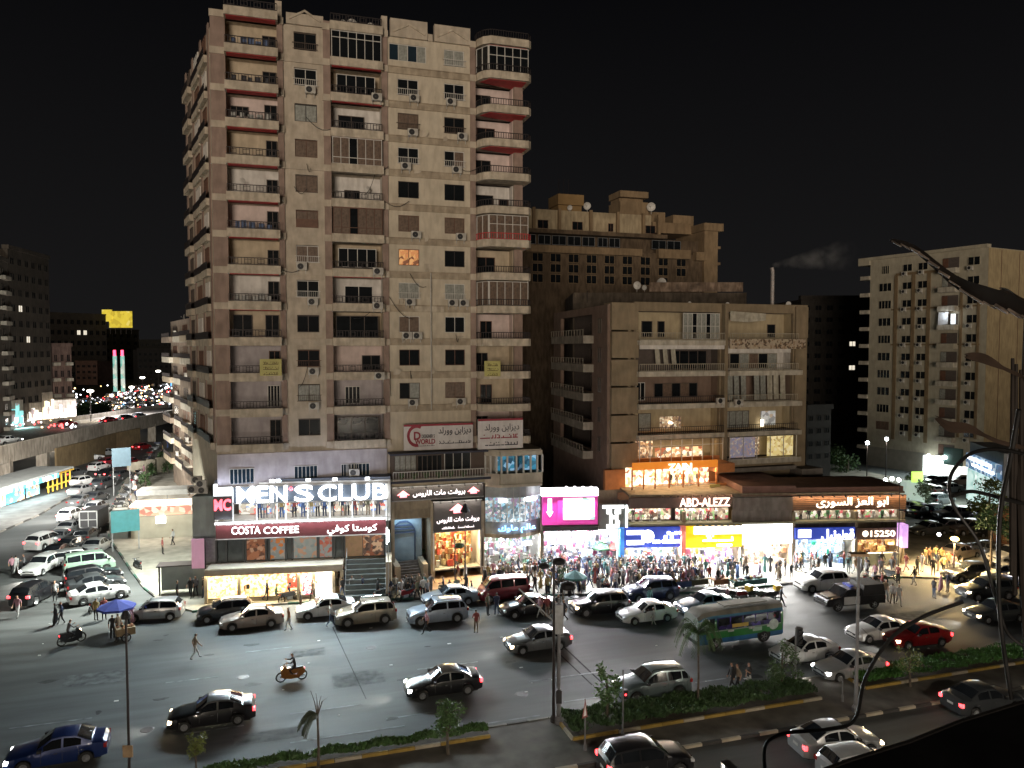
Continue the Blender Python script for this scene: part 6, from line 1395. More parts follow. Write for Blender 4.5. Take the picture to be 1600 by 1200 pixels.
# side street and corner cluster
gk = 'cars parked at the left corner'
car('hatch', 'silver', 243, 966, 172, 'silver hatchback parked at the corner kerb right of the blue umbrella', group=gk)
car('sedan', 'white', 155, 938, 22, 'white sedan in the corner row nearest the motorcycles', group=gk)
car('sedan', 'darkgrey', 150, 922, 20, 'dark grey sedan second nearest in the corner row', group=gk)
car('wagon', 'black', 146, 909, 20, 'black estate car third nearest in the corner row', group=gk)
car('van', 'green', 140, 893, 18, 'pale green minibus in the middle of the corner row', 'van', group=gk, name='minibus')
car('wagon', 'silver', 124, 880, 15, 'silver estate car with red tail light beyond the pale green minibus', tail=1, group=gk)
car('sedan', 'silver', 152, 862, 80, 'silver sedan close to the kerb beyond the corner row', group=gk)
car('sedan', 'darkgrey', 116, 860, 60, 'dark sedan at the far end of the corner row', group=gk)
gs = 'cars in the side street'
car('suv', 'black', 56, 938, 72, 'black SUV driving away with bright red tail lights at the left', tail=1, group=gs)
car('wagon', 'white', 66, 893, 255, 'white saloon with pink lit rear window and lamps near the two pedestrians', head=1, tail=1, group=gs, light=300)
car('suv', 'white', 73, 855, 65, 'white jeep driving away beside the lorry', tail=1, group=gs)
car('sedan', 'silver', 110, 833, 80, 'silver taxi queueing right of the white jeep', tail=1, group=gs)
car('hatch', 'white', 112, 812, 75, 'white hatchback with glowing red brake lights in the queue', tail=1, group=gs)
car('sedan', 'grey', 129, 789, 70, 'grey sedan seen from behind farther up the side street', group=gs)
car('sedan', 'darkgrey', 150, 784, 75, 'dark sedan beside the grey one farther up the side street', group=gs)
car('hatch', 'white', 130, 758, 62, 'small white car with red lights below the yellow rack', tail=1, group=gs)
car('sedan', 'white', 142, 719, 20, 'white sedan parked before the yellow wall under the flyover', group=gs)
car('hatch', 'darkred', 171, 727, 60, 'dark red car with brake lights under the flyover', tail=1, group=gs)
car('hatch', 'red', 205, 728, 60, 'red car with brake lights right of the one under the flyover', tail=1, group=gs)
car('sedan', 'silver', 168, 712, 40, 'silver car parked at the far side of the yellow wall', group=gs)
car('hatch', 'darkgrey', 190, 748, 70, 'dark hatchback parked among the motorcycles up the side street', group=gs)
for px, py, a_, kd_, pn, lb in [(94, 848, 85, 'sedan', 'grey', 'grey sedan between the white jeep and the queue'), (135, 846, 85, 'hatch', 'darkgrey', 'dark hatchback in front of the small lorry'), (92, 872, 75, 'sedan', 'black', 'black sedan behind the white jeep'), (152, 800, 78, 'hatch', 'silver', 'silver hatchback beyond the small lorry at the kerb'), (128, 772, 70, 'sedan', 'silver', 'silver sedan midway between grey sedan and small white car'), (163, 762, 72, 'suv', 'darkgrey', 'dark SUV at the kerb below the dark blue panel'), (115, 745, 62, 'sedan', 'grey', 'grey sedan near the yellow rack'), (170, 745, 66, 'sedan', 'black', 'black sedan near the red cars under the flyover'), (222, 703, 62, 'hatch', 'red', 'farthest red car toward the flyover end'), (155, 735, 64, 'hatch', 'white', 'white hatchback under the flyover shadow')]:
    car(kd_, pn, px, py, a_, lb, tail=1 if pn in ('grey', 'red', 'black', 'silver') else 0, group=gs)
for px, py, pn, lb in [(104, 667, 'red', 'red car with brake lights on the flyover, nearest'), (172, 662, 'darkred', 'car with red tail lights on the flyover, second from the left'), (198, 658, 'black', 'black car with red tail lights on the flyover, third from the left'), (218, 655, 'grey', 'grey car on the flyover behind the parapet'), (12, 694, 'white', 'white car with bright headlights on the flyover at the left edge')]:
    car('sedan', pn, px, py, 60, lb, tail=1 if pn != 'white' else 0, head=1 if pn == 'white' else 0, group='cars on the flyover', z=deckz)
# dark jam at the right behind the lit forecourt
gr = 'cars in the dark car park at the right'
R_ = random.Random(5)
desc = [('black', 'black'), ('darkgrey', 'dark grey'), ('silver', 'silver'), ('navy', 'navy'), ('white', 'white'), ('taupe', 'taupe'), ('grey', 'grey')]
spots_r = [(1440, 808), (1463, 806), (1487, 812), (1420, 800), (1450, 835), (1480, 832), (1512, 835), (1545, 838), (1500, 872), (1540, 868), (1580, 880), (1590, 850), (1560, 905), (1510, 905), (1565, 815), (1530, 812), (1595, 915), (1470, 788), (1425, 775), (1445, 772), (1480, 770), (1500, 758), (1460, 760)]
place = ['first row', 'second row', 'third row', 'fourth row']
for i, (px, py) in enumerate(spots_r):
    pn, dn = desc[(i * 3 + i // 4) % len(desc)]; kd = ['sedan', 'hatch', 'suv', 'wagon'][i % 4]
    row_ = 'beyond the lilac sign' if px < 1470 and py < 820 else 'near the yellow street lamp' if px < 1500 and py < 850 else 'at the right picture edge' if px > 1555 else 'just beyond the lit forecourt crowd' if py > 860 else 'before the bright far shopfront' if py < 800 else 'in the dark middle of the car park'
    car(kd, pn, px, py, R_.choice([170, 175, 10, 95]), '%s %s %s, %s' % (dn, {'wagon': 'estate car', 'suv': 'SUV', 'hatch': 'hatchback', 'sedan': 'sedan'}[kd], row_, 'nose to the left' if i % 2 else 'in the jam'), group=gr, head=1 if i in (8, 18, 20) else 0, tail=1 if i in (11,) else 0)
# bus
def bus():
    x, y = G(1146, 1000); r = thing('bus', 'old green, blue and white bus with printed purple side and grey roof', 'bus', (x, y, 0), R(181), None)
    r.scale = (.93, .93, .9); L, W, H = 7.4, 2.2, 2.85; m = MB(); st = []
    for u in (-3.7, -3.66, -3.5, -2.6, -1.6, 0, 1.5, 2.5, 3.2, 3.55, 3.7):
        e = 1.0 if abs(u) < 3.5 else (.96 if abs(u) < 3.62 else .9); zt = H if u < 3.1 else H - (u - 3.1) * .55; zb_ = .36
        st.append((u, [(0, zb_), (W / 2 * .9 * e, zb_), (W / 2 * e, .5), (W / 2 * e, 1.2), (W / 2 * .99 * e, 2.2), (W / 2 * .93 * e, zt - .32), (W / 2 * .72, zt - .06), (0, zt)]))
    for u, s in st: m.v += [(u, a, b) for a, b in s] + [(u, -a, b) for a, b in s[6:0:-1]]
    for i in range(len(st) - 1):
        for j in range(14):
            k = (j + 1) % 14; m.f.append((i * 14 + j, (i + 1) * 14 + j, (i + 1) * 14 + k, i * 14 + k)); m.m.append({5: 1, 6: 1, 7: 1, 8: 1, 1: 2, 2: 2, 11: 2, 12: 2, 3: 3, 10: 3, 4: 4, 9: 4}.get(j, 0))
    m.f.append(tuple(range(14))); m.m.append(0); e = (len(st) - 1) * 14; m.f.append(tuple(e + j for j in reversed(range(14)))); m.m.append(0)
    m.build('body', [mat('bus_white', (.30, .34, .32), .4, .1, 1.5, coat=.3), mat('bus_dirty_roof', (.20, .195, .165), .7, .18, 1.5), mat('bus_blue', (.03, .13, .30), .4, .12, 1.5, coat=.3), mat('bus_green', (.035, .20, .05), .4, .12, 1.5, coat=.3), mat('bus_teal', (.05, .16, .26), .4, .1, 1.5, coat=.3)], r, smooth=True, sharp=30)
    pr = print_mat('bus_advert', (.05, .04, .16), [(.08, .06, .28), (.02, .02, .05), (.25, .22, .42), (.04, .03, .12), (.03, .03, .06)], 1.6, rough=.25)
    MB().box(-3.4, 2.2, 1.112, 1.125, 1.42, 2.35).build('printed_side', pr, r)
    for i in range(5): MB().box(-3.2 + i * 1.08, -2.25 + i * 1.08, 1.126, 1.134, 1.75, 2.3).build('side_window', carglass, r)
    MB().box(-3.55, 3.1, 1.104, 1.119, .8, 1.325).build('green_band', MC['bus_green'], r)
    MB().box(-.5, .9, 1.127, 1.14, 1.5, 1.78).build('yellow_patch', mat('bus_yellow', (.5, .36, .08), .5, .1, 2), r)
    MB().lathe([(.001, 1.145), (.42, 1.145), (.42, 1.125)], (-2.75, 0, 1.35), 20, 'y').build('round_logo', mat('bus_logo_pale', (.5, .58, .55), .5, .2, 3), r)
    MB().box(-1.7, -.9, 1.1, 1.135, 1.0, 1.3).build('pale_patch', mat('bus_patch', (.35, .5, .42), .5, .1, 2), r)
    for x0_ in (1.0, -.8, -2.4): MB().box(x0_ - .25, x0_ + .25, 1.126, 1.136, 1.2, 1.36).build('lettering_patch', mat('bus_white'.replace('white', 'letter'), (.5, .5, .5), .5, .3, 6), r)
    MB().box(-3.4, 3.2, 1.11, 1.128, 1.33, 1.39).build('trim_strip', mat('bus_white', (.30, .34, .32)), r)
    MB().front([(2.4, 1.5), (3.3, 1.5), (3.15, 2.35), (2.4, 2.35)], 1.1, 1.12).build('driver_window', carglass, r)
    q = MB(); q.quad((3.68, -.9, 1.3), (3.68, .9, 1.3), (3.48, .85, 2.35), (3.48, -.85, 2.35)); q.build('windscreen', carglass, r).location = (.03, 0, .02)
    for s in (-1, 1): MB().box(3.62, 3.72, s * .75 - .15, s * .75 + .15, .75, .95).build('headlight', hl_off, r); MB().box(-3.74, -3.66, s * .85 - .1, s * .85 + .1, .8, 1.2).build('tail_light', tl_off, r)
    MB().box(-3.72, -3.69, -.8, .8, 1.5, 2.3).build('rear_window', carglass, r); MB().box(3.6, 3.78, -1, 1, .42, .65).build('bumper', blackp, r); MB().box(-2.6, 1.2, -.5, .5, 2.93, 3.02).build('roof_hatch', mat('bus_dirty_roof', (.3, .29, .25)), r)
    P = car_parts('suv')
    for xw in (-1.9, 2.35):
        for s in (-1, 1):
            o = obj('wheel', P['tyre'], None, r, (xw, s * 1.02, .45), 0 if s < 0 else math.pi); o.scale = (1.25, 1.2, 1.25); obj('rim', P['rim'], None, o)
            MB().lathe([(.001, 0), (.58, 0), (.58, .02)], (0, 0, 0), 16, 'y').build('wheel_arch', blackp, r, (xw, s * 1.102, .62))
bus()
def pickup(px, py, ang, label, p1, p2, canopy=True, police=True):
    x, y = G(px, py); r = thing('pickup_truck', label, 'pickup', (x, y, 0), R(ang), None); P = car_parts('suv')
    b = MB()
    prof = [(2.55, .5), (2.6, .75), (2.5, .98), (1.35, 1.12), (.75, 1.68), (-.45, 1.72), (-.6, 1.1), (-2.55, 1.1), (-2.6, .5)]
    b.front([(x_, z_) for x_, z_ in [(2.55, .42)] + prof[1:] + [(-2.6, .42)]], -.86, .86); o = b.build('body', PAINT[p1], r)
    MB().box(-.3, 1.1, .862, .875, .5, 1.1).box(-.3, 1.1, -.875, -.862, .5, 1.1).build('door', PAINT[p2], r)
    for s in (-1, 1):
        MB().front([(.9, 1.18), (.62, 1.6), (-.35, 1.62), (-.38, 1.18)], s * .868 - .006, s * .868 + .006).build('side_window', carglass, r)
        MB().box(2.42, 2.6, s * .66 - .16, s * .66 + .16, .75, .92).build('headlight', hl_off, r); MB().box(-2.63, -2.58, s * .76 - .08, s * .76 + .08, .7, 1.0).build('tail_light', tl_off, r)
    MB().quad((1.37, -.78, 1.14), (1.37, .78, 1.14), (.8, .72, 1.66), (.8, -.72, 1.66)).build('windscreen', carglass, r).location = (.03, 0, .02)
    MB().box(2.55, 2.66, -.8, .8, .42, .62).box(2.6, 2.64, -.45, .45, .68, .9).build('bumper', blackp, r)
    if canopy: 
        q = MB(); q.front([(-.62, 1.12), (-.66, 1.95), (-2.4, 1.95), (-2.6, 1.12)][::-1], -.88, .88); q.build('cargo_cover', mat('black_tarpaulin', (.02, .02, .022), .8, .2, 2), r)
    if police: MB().box(.0, .3, -.5, .5, 1.73, 1.85).build('light_bar', mat('blue_light_bar', (.03, .06, .4), .3, .1, 2), r); MB().box(1.5, 2.3, -.5, .5, 1.05, 1.12).build('bonnet_patch', PAINT['gold'], r)
    for xw in (1.65, -1.6):
        for s in (-1, 1): w2 = obj('wheel', P['tyre'], None, r, (xw, s * .8, .36), 0 if s < 0 else math.pi); obj('rim', P['rim'], None, w2)
        for s in (-1, 1): MB().lathe([(.001, 0), (.46, 0), (.46, .02)], (0, 0, 0), 16, 'y').build('wheel_arch', blackp, r, (xw, s * .872 - .01, .48))
    return r
pickup(1327, 948, 175, 'black and white patrol pickup with black canvas rear cover', 'black', 'white')
# lorry with caged box in the side street
x, y = G(151, 828); r = thing('lorry', 'small lorry with white slatted box at the side street kerb', 'lorry', (x, y, 0), R(80))
q = MB().box(-2.2, 1.0, -.95, .95, .7, 2.6); q.build('cargo_box', mat('lorry_dark_box', (.08, .08, .085), .6, .1, 2), r)
q = MB()
for s in (-1, 1): q.box(-2.26, -2.2, s * .9 - .06, s * .9 + .06, .7, 2.65)
q.box(-2.26, -2.2, -.95, .95, .7, .85).box(-2.26, -2.2, -.95, .95, 2.5, 2.65).box(-2.26, -2.2, -.04, .04, .85, 2.5).box(-2.26, -2.2, -.9, .9, 1.6, 1.68); q.build('rear_frame', PAINT['white'], r)
MB().front([(1.1, .5), (2.5, .5), (2.55, 1.2), (2.2, 2.1), (1.1, 2.1)], -.9, .9).build('cab', PAINT['white'], r); MB().front([(1.3, 1.3), (2.3, 1.3), (2.15, 1.95), (1.3, 1.95)], -.92, .92).build('cab_window', carglass, r); MB().box(-2.3, 2.5, -.7, .7, .35, .7).build('chassis', blackp, r)
P_ = car_parts('suv'); wheels(r, (1.8, -1.4), .95, .36, P_['tyre'], P_['rim'])
# motorcycles
mw = MB(); 
for i in range(24):
    a0, a1 = 2 * math.pi * i / 24, 2 * math.pi * (i + 1) / 24
    mw.tube([(.28 * math.cos(a0), 0, .28 * math.sin(a0)), (.28 * math.cos(a1), 0, .28 * math.sin(a1))], .045, 5, False)
for i in range(6): a = math.pi * i / 6; mw.tube([(-.26 * math.cos(a), 0, -.26 * math.sin(a)), (.26 * math.cos(a), 0, .26 * math.sin(a))], .008, 3)
mwm = mw.mesh('wheel'); mwm.materials.append(tyre_m)
bikeb = MB(); bikeb.front([(.5, .62), (.42, .85), (.1, .88), (-.05, .78), (-.65, .84), (-.72, .74), (-.3, .5), (.1, .38), (.35, .45)][::-1], -.11, .11); bikebm = bikeb.mesh('body')
seatm = MB().front([(.08, .84), (-.66, .9), (-.7, .83), (.05, .77)], -.14, .14).mesh('seat'); seatm.materials.append(blackp)
forkm = MB().tube([(.62, -.07, .3), (.44, -.07, .95)], .02, 4).tube([(.62, .07, .3), (.44, .07, .95)], .02, 4).tube([(.36, -.34, 1.02), (.44, 0, .98), (.36, .34, 1.02)], .018, 4).tube([(-.62, .1, .3), (-.1, .1, .45)], .022, 4).tube([(-.1, .14, .3), (-.75, .14, .36)], .035, 5).mesh('fork_and_bars'); forkm.materials.append(chrome)
engm = MB().box(-.2, .25, -.13, .13, .25, .5).mesh('engine'); engm.materials.append(grey); bikebm.materials.append(PAINT['black'])
blm = MB().box(.52, .62, -.08, .08, .78, .92).mesh('headlight'); blm.materials.append(hl_off); btl = MB().box(-.78, -.72, -.06, .06, .7, .78).mesh('tail_light'); btl.materials.append(tl_off)
frm = MB().front([(.62, .35), (.66, .75), (.45, 1.02), (.3, .9), (.2, .5), (-.3, .42), (-.4, .7), (-.75, .8), (-.8, .55), (-.45, .25), (.1, .2)][::-1], -.17, .17).mesh('fairing')
shm = MB().box(-.74, -.28, -.26, .26, .92, 1.36).mesh('delivery_box'); shm.materials.append(PAINT['yellow'])
def bike(px, py, ang, label, paint='black', on=False, box=None, group='motorcycles', xy=None, lean=0):
    x, y = xy or G(px, py); r = thing('motorcycle', label, 'motorcycle', (x, y, .14 if lean else 0), R(ang), group); r.rotation_euler.x = R(lean)
    o = obj('body', bikebm, None, r); setslot(o, PAINT[paint]); obj('seat', seatm, None, r); obj('fork_and_bars', forkm, None, r); obj('engine', engm, None, r)
    obj('wheel', mwm, None, r, (.64, 0, .32)); obj('wheel', mwm, None, r, (-.62, 0, .32))
    h = obj('headlight', blm, None, r); t = obj('tail_light', btl, None, r)
    if on: setslot(h, hl_warm); setslot(t, tl_on)
    if on:
        q = obj('fairing', frm, None, r)
        if not frm.materials: frm.materials.append(PAINT['black'])
        setslot(q, PAINT[paint])
    if box: b = obj('delivery_box', shm, None, r); setslot(b, PAINT[box])
    return r, x, y
# distant traffic beyond the flyover: too many lamps to count
q = [MB(), MB(), MB(), MB()]; rr_ = random.Random(11)
for i in range(420):
    px = rr_.uniform(105, 274); py = (634 - .27 * (px - 120)) + (22 + .12 * (px - 105)) * rr_.random() ** 1.1; x, y = G(px, py); Y = math.hypot(x, y); s = .07 + Y * .00075; z = rr_.choice([.7, .8, 1.0]) + (5.5 if rr_.random() < .05 else 0)
    k = rr_.choices([0, 1, 2, 3], [6, 2.4, 2.4, .4])[0]; q[k].ball((x, y, z), s * rr_.uniform(.6, 1.3), 5)
for i in range(26):
    x, y = G(rr_.uniform(5, 120), rr_.uniform(656, 668), 5.8); q[rr_.choices([0, 1, 2], [5, 2, 3])[0]].ball((x, y, 5.8), rr_.uniform(.12, .3), 5)
for m_, n_, c_, e_ in ((q[0], 'white', (.9, .95, 1), 7), (q[1], 'warm', (1, .62, .25), 6), (q[2], 'red', (1, .05, .05), 5), (q[3], 'blue', (.2, .5, 1), 4)):
    tag(m_.build('distant_traffic_lights', glow('distant_lamps_' + n_, c_, e_)), 'mass of tiny %s lamps of far traffic beyond the flyover' % n_, 'lights', kind='stuff')
q = MB()
for i in range(230):
    px = rr_.uniform(105, 274); py = (630 - .27 * (px - 120)) + (28 + .12 * (px - 105)) * rr_.random(); x, y = G(px, py); q.box(x - .9, x + .9, y - 2, y + 2, .3, .95).box(x - .75, x + .75, y - 1.1, y + 1, .95, 1.45)
tag(q.build('distant_cars', PAINT['grey']), 'mass of far cars filling the distant road beyond the flyover', 'cars', kind='stuff')
for i, (px, Y) in enumerate([(140, 165), (222, 330), (247, 380), (205, 300), (232, 460)]):
    x, y = PD(px, Y); f = Frame(x, y, 0); z1 = f.Z(px, [611, 590, 580, 605, 575][i]); o = thing('street_lamp', ['lamp glowing white over the distant trees', 'tall lamp glowing on the distant road, middle one', 'lamp glowing near the distant road end', 'lamp glowing beside the red topped pylons', 'farthest lamp glowing on the distant road'][i], 'lamp', (x, y, 0), 0, 'distant street lamps')
    MB().tube([(0, 0, 0), (0, 0, z1)], .12, 5).build('pole', iron, o); MB().ball((0, 0, z1), .3 + Y * .0016, 8, (1.3, 1, .6)).build('lamp_head', glow('distant_lamp', (1, .93, .8), 9), o)
    if i == 0: area('lamp_light', o, (0, 0, z1 - .5), 1, 1, 700, (1, .9, .7), (0, 0, -1))
area('traffic_glow', fo, (*PD(110, 175), 9), 40, 12, 9000, (.95, .95, 1), (0, 0, -1))  # added area light standing in for the glow of far traffic
area('side_street_fill', fo, (*PD(190, 104), 11), 3, 3, 1300, (1, .93, .82), (-.2, .35, -1)); area('side_street_fill', fo, (*PD(95, 88), 10), 3, 3, 4200, (1, .96, .88), (-.1, 1, -.35)); area('side_street_fill', fo, (*PD(80, 84), 9), 3, 2, 7000, (1, .95, .86), (-.1, 1, -.12), 110); area('side_street_fill', fo, (*PD(20, 78), 11), 3, 3, 3600, (1, .97, .9), (.1, 1, -.4))  # added fill lights with no lamps behind them, for flyover and side street
# ---------------- people ----------------
SKIN = [mat('skin_%d' % i, c, .6, .05, 5) for i, c in enumerate([(.36, .20, .13), (.28, .15, .09), (.42, .25, .17)])]
HAIR = mat('black_hair', (.015, .012, .01), .5, .1, 8); SHOE = mat('dark_shoes', (.03, .025, .022), .6, .1, 6); JEAN = mat('denim', (.06, .09, .16), .85, .15, 8)
def seg_d(p, a, b):
    ab = b - a; t = max(0, min(1, (p - a).dot(ab) / max(ab.length_squared, 1e-9))); return (p - (a + ab * t)).length
def person_mesh(legs, arms, robe=False, hip=.93, lean=0.0, long_sleeve=False, bag=False):
    """legs/arms: for left,right: joint chains given as offsets; the body faces +x"""
    V = []; E_ = []; Rr = []; tagb = {}
    def add(p, r, par=None, part=None):
        V.append(Vector(p)); Rr.append(r if isinstance(r, tuple) else (r, r)); i = len(V) - 1
        if par is not None: E_.append((par, i)); tagb[(par, i)] = part
        return i
    h = hip; lx = lambda z: lean * (z - h)
    pe = add((0, 0, h), (.13, .105)); sp = add((lx(h + .2), 0, h + .2), (.135, .10), pe, 1); ch = add((lx(h + .42), 0, h + .42), (.165, .115), sp, 1)
    nk = add((lx(h + .57) + .01, 0, h + .57), .055, ch, 1); h0 = add((lx(h + .63) + .02, 0, h + .64), (.066, .075), nk, 0); h1 = add((lx(h + .7) + .03, 0, h + .715), (.078, .095), h0, 0); h2 = add((lx(h + .79) + .015, 0, h + .79), (.062, .072), h1, 0)
    hands = []
    for s, arm in zip((1, -1), arms):
        sh = add((lx(h + .48), s * .185, h + .475), .062, ch, 1); el = add((lx(h + .3) + arm[0][0], s * (.21 + arm[0][1]), h + .475 + arm[0][2]), .045, sh, 1)
        wr = add((V[el].x + arm[1][0], V[el].y + s * arm[1][1], V[el].z + arm[1][2]), .031, el, 1 if long_sleeve or robe else 0)
        d = (V[wr] - V[el]).normalized(); hd = add(tuple(V[wr] + d * .08), (.036, .026), wr, 0); hands.append((V[wr].copy(), V[hd].copy(), d, s))
    if robe:
        a = add((.0, 0, h - .25), (.19, .17), pe, 1); b = add((.01, 0, h - .55), (.215, .20), a, 1); c = add((.02, 0, .08), (.24, .22), b, 1)
    for s, leg in zip((1, -1), legs):
        if robe:
            ft = add((.1, s * .1, .06), .05, c, 4); add((.2, s * .1, .05), .035, ft, 4); continue
        hp = add((0, s * .085, h - .06), .088, pe, 2); kn = add((leg[0][0], s * .10, leg[0][1]), .062, hp, 2); an = add((leg[1][0], s * .10, leg[1][1]), .042, kn, 2)
        he = add((leg[1][0] + .02, s * .10, leg[1][1] - .045), .042, an, 4); add((leg[1][0] + .16, s * .115, leg[1][1] - .06), .032, he, 4)
    me = bpy.data.meshes.new('tmp'); me.from_pydata([tuple(v) for v in V], E_, []); o = bpy.data.objects.new('tmp', me); C.objects.link(o)
    sk = o.modifiers.new('s', 'SKIN'); sk.use_smooth_shade = True
    if not me.skin_vertices: me.attributes  # the Skin modifier makes its layer
    bm = bmesh.new(); bm.from_mesh(me); lay = bm.verts.layers.skin.verify()
    for i, v in enumerate(bm.verts): v[lay].radius = Rr[i]; v[lay].use_root = (i == 0)
    bm.to_mesh(me); bm.free(); ss = o.modifiers.new('b', 'SUBSURF'); ss.levels = 1; ss.render_levels = 1
    ev = bpy.data.meshes.new_from_object(o.evaluated_get(bpy.context.evaluated_depsgraph_get()))
    m = MB(); m.v = [tuple(v.co) for v in ev.vertices]
    for p in ev.polygons:
        c = Vector(p.center); best = min(E_, key=lambda e: seg_d(c, V[e[0]], V[e[1]]) - .5 * min(Rr[e[0]][0], Rr[e[1]][0])); k = tagb[best]
        if best[1] in (h1, h2) or best[0] in (h1, h2) or best[1] == h0:
            hx = c.x - lx(c.z); k = 3 if (c.z > h + .775 or (hx < .01 and c.z > h + .66)) else 0
            if robe and (hx < .055 or c.z > h + .76 or c.z < h + .645): k = 3
        m.f.append(tuple(p.vertices)); m.m.append(k)
    bpy.data.objects.remove(o); bpy.data.meshes.remove(ev)
    hz = h + .715; hx = lx(h + .7) + .1
    m.cur = 0; m.front([(hx - .01, hz - .03), (hx + .028, hz - .028), (hx, hz + .015)], -.012, .012)
    m.cur = 3
    for s in (1, -1): m.box(hx - .012, hx + .002, s * .03 - .012, s * .03 + .012, hz + .008, hz + .02)
    m.cur = 0; m.box(hx - .02, hx - .002, -.022, .022, hz - .062, hz - .052)
    for s in (1, -1): m.ball((hx - .085, s * .083, hz), .022, 6, (.6, .5, 1))
    for wr, hd, d, s in hands:
        sd = d.cross(Vector((0, 1, 0))); sd = sd.normalized() if sd.length > .1 else Vector((1, 0, 0))
        for q in range(4):
            o2 = hd + sd * (q - 1.5) * .019; L = (.06, .072, .067, .05)[q]; m.tube([tuple(o2), tuple(o2 + d * L * .6), tuple(o2 + d * L * .9 - Vector((0, s * .012, 0)))], [.0095, .009, .006], 4)
        m.tube([tuple(wr + d * .03 + sd * .025), tuple(wr + d * .07 + sd * .055), tuple(wr + d * .1 + sd * .055)], [.011, .010, .007], 4)
    if bag: m.cur = 3; m.box(-.24, -.12, -.13, .13, h + .1, h + .48); m.tube([(-.1, .1, h + .42), (.03, .11, h + .5), (.1, .1, h + .35)], .015, 4)
    r_ = m.mesh('person'); r_.shade_smooth(); r_.set_sharp_from_angle(angle=R(60)); return r_
down = lambda sx=0, b=.0: [(-.02 + sx, .02, -.28), (.05 + b, .0, -.25)]
PM = {}
st_leg = [[(.01, .5), (.0, .09)], [(.02, .5), (.03, .09)]]
PM['stand'] = person_mesh(st_leg, [down(), down()])
PM['standb'] = person_mesh([[(.04, .5), (.02, .09)], [(-.02, .5), (-.06, .09)]], [[(.02, .04, -.27), (.2, -.08, .05)], down()], long_sleeve=True)
PM['walk'] = person_mesh([[(.17, .53), (.30, .11)], [(-.06, .48), (-.34, .16)]], [[(-.12, .02, -.25), (.06, 0, -.25)], [(.12, .02, -.25), (.16, 0, -.2)]], lean=.06)
PM['walkb'] = person_mesh([[(.02, .49), (-.18, .14)], [(.16, .52), (.20, .10)]], [[(.1, .02, -.26), (.12, 0, -.22)], [(-.1, .02, -.26), (.02, 0, -.26)]], lean=.05, long_sleeve=True)
PM['pack'] = person_mesh([[(.15, .52), (.26, .11)], [(-.05, .48), (-.3, .15)]], [down(-.05), down(.08, .05)], lean=.05, bag=True, long_sleeve=True)
PM['phone'] = person_mesh(st_leg, [[(.06, .02, -.26), (.2, -.1, .14)], down()])
PM['robe'] = person_mesh([0, 0], [[(.02, .0, -.27), (.15, -.06, -.02)], down()], robe=True, hip=.9)
PM['robeb'] = person_mesh([0, 0], [down(.05), down(-.03)], robe=True, hip=.9, lean=.03)
PM['sit'] = person_mesh([[(.40, .52), (.42, .09)], [(.40, .52), (.45, .09)]], [[(.08, .02, -.27), (.22, -.06, .0)], [(.05, .02, -.27), (.22, -.06, -.04)]], hip=.56, lean=.1)
PM['ride'] = person_mesh([[(.36, .72), (.10, .38)], [(.36, .72), (.10, .38)]], [[(.2, .1, -.2), (.2, .02, .04)], [(.2, .1, -.2), (.2, .02, .04)]], hip=.96, lean=.22, long_sleeve=True)
PM['reach'] = person_mesh([[(.05, .5), (.1, .09)], [(-.03, .49), (-.1, .1)]], [[(.2, .05, -.12), (.25, 0, .1)], down()], lean=.12)
def person(kind, x, y, z, ang, top, bot, label, group=None, skin=0, sc_=1.0, hair=None, shoe=None):
    o = obj('person', PM[kind], None, None, (x, y, z), R(ang))
    if not PM[kind].materials:
        for m_ in (SKIN[0], MCD['white'], JEAN, HAIR, SHOE): PM[kind].materials.append(m_)
    ms = [SKIN[skin % 3], MCD.get(top, None) or top, JEAN if bot == 'jeans' else MCD[bot], MCD[hair] if hair else HAIR, shoe or SHOE]
    if 'robe' in kind: ms[2] = ms[1]
    for s_, m_ in zip(o.material_slots, ms): s_.link = 'OBJECT'; s_.material = m_
    o.scale = (sc_, sc_, sc_); return tag(o, label, 'person', group)
def at(kind, px, py, ang, top, bot, label, z=0.0, **k):
    x, y = G(px, py, z); return person(kind, x, y, z, ang, top, bot, label, k.pop('group', 'people on foot'), **k)
at('walk', 305, 1030, 20, 'tan', 'white', 'man in light top striding alone across the empty left half of the avenue')
at('walk', 667, 990, 180, 'pink', 'black', 'man in pink shirt and black trousers walking in front of the silver blue SUV')
at('standb', 744, 989, 95, 'red', 'tan', 'man in dark red shirt standing alone on the road below the red minivan')
at('walk', 516, 979, 10, 'white', 'jeans', 'man in white shirt and jeans walking between the white sedan and gold SUV')
at('walkb', 452, 985, 200, 'orange', 'white', 'person in orange top crossing behind the taupe sedan')
at('pack', 1144, 1079, 175, 'black', 'black', 'leftmost of three people on the avenue edge, black backpack')
at('walk', 1153, 1081, 170, 'tan', 'black', 'middle one of three people on the avenue edge, tan shirt')
at('phone', 1170, 1079, 185, 'black', 'white', 'rightmost of three people on the avenue edge, white trousers')
at('walk', 1220, 949, 330, 'black', 'black', 'man in black running behind the rear of the bus')
at('walk', 28, 965, 260, 'pink', 'white', 'person carrying a white bag at the far left of the avenue')
at('walk', 19, 898, 90, 'pink', 'black', 'pair on the side street at the left, the one in pink top'); at('walkb', 25, 897, 90, 'white', 'white', 'pair on the side street at the left, the one in white')
at('standb', 38, 895, 200, 'grey', 'black', 'man in grey standing beside the white saloon with pink rear window')
at('stand', 86, 940, 270, 'white', 'black', 'man in white shirt right of the black SUV with tail lights')
at('robe', 87, 977, 200, 'black', 'black', 'woman in long black robe walking with a companion in the left foreground', hair='black'); at('walkb', 97, 975, 200, 'navy', 'black', 'companion in dark clothes beside the woman in black robe, left foreground')
at('robeb', 558, 923, 180, 'black', 'black', 'woman in black robe and teal headscarf by the stone steps', z=.14, hair='teal', sc_=1.12)
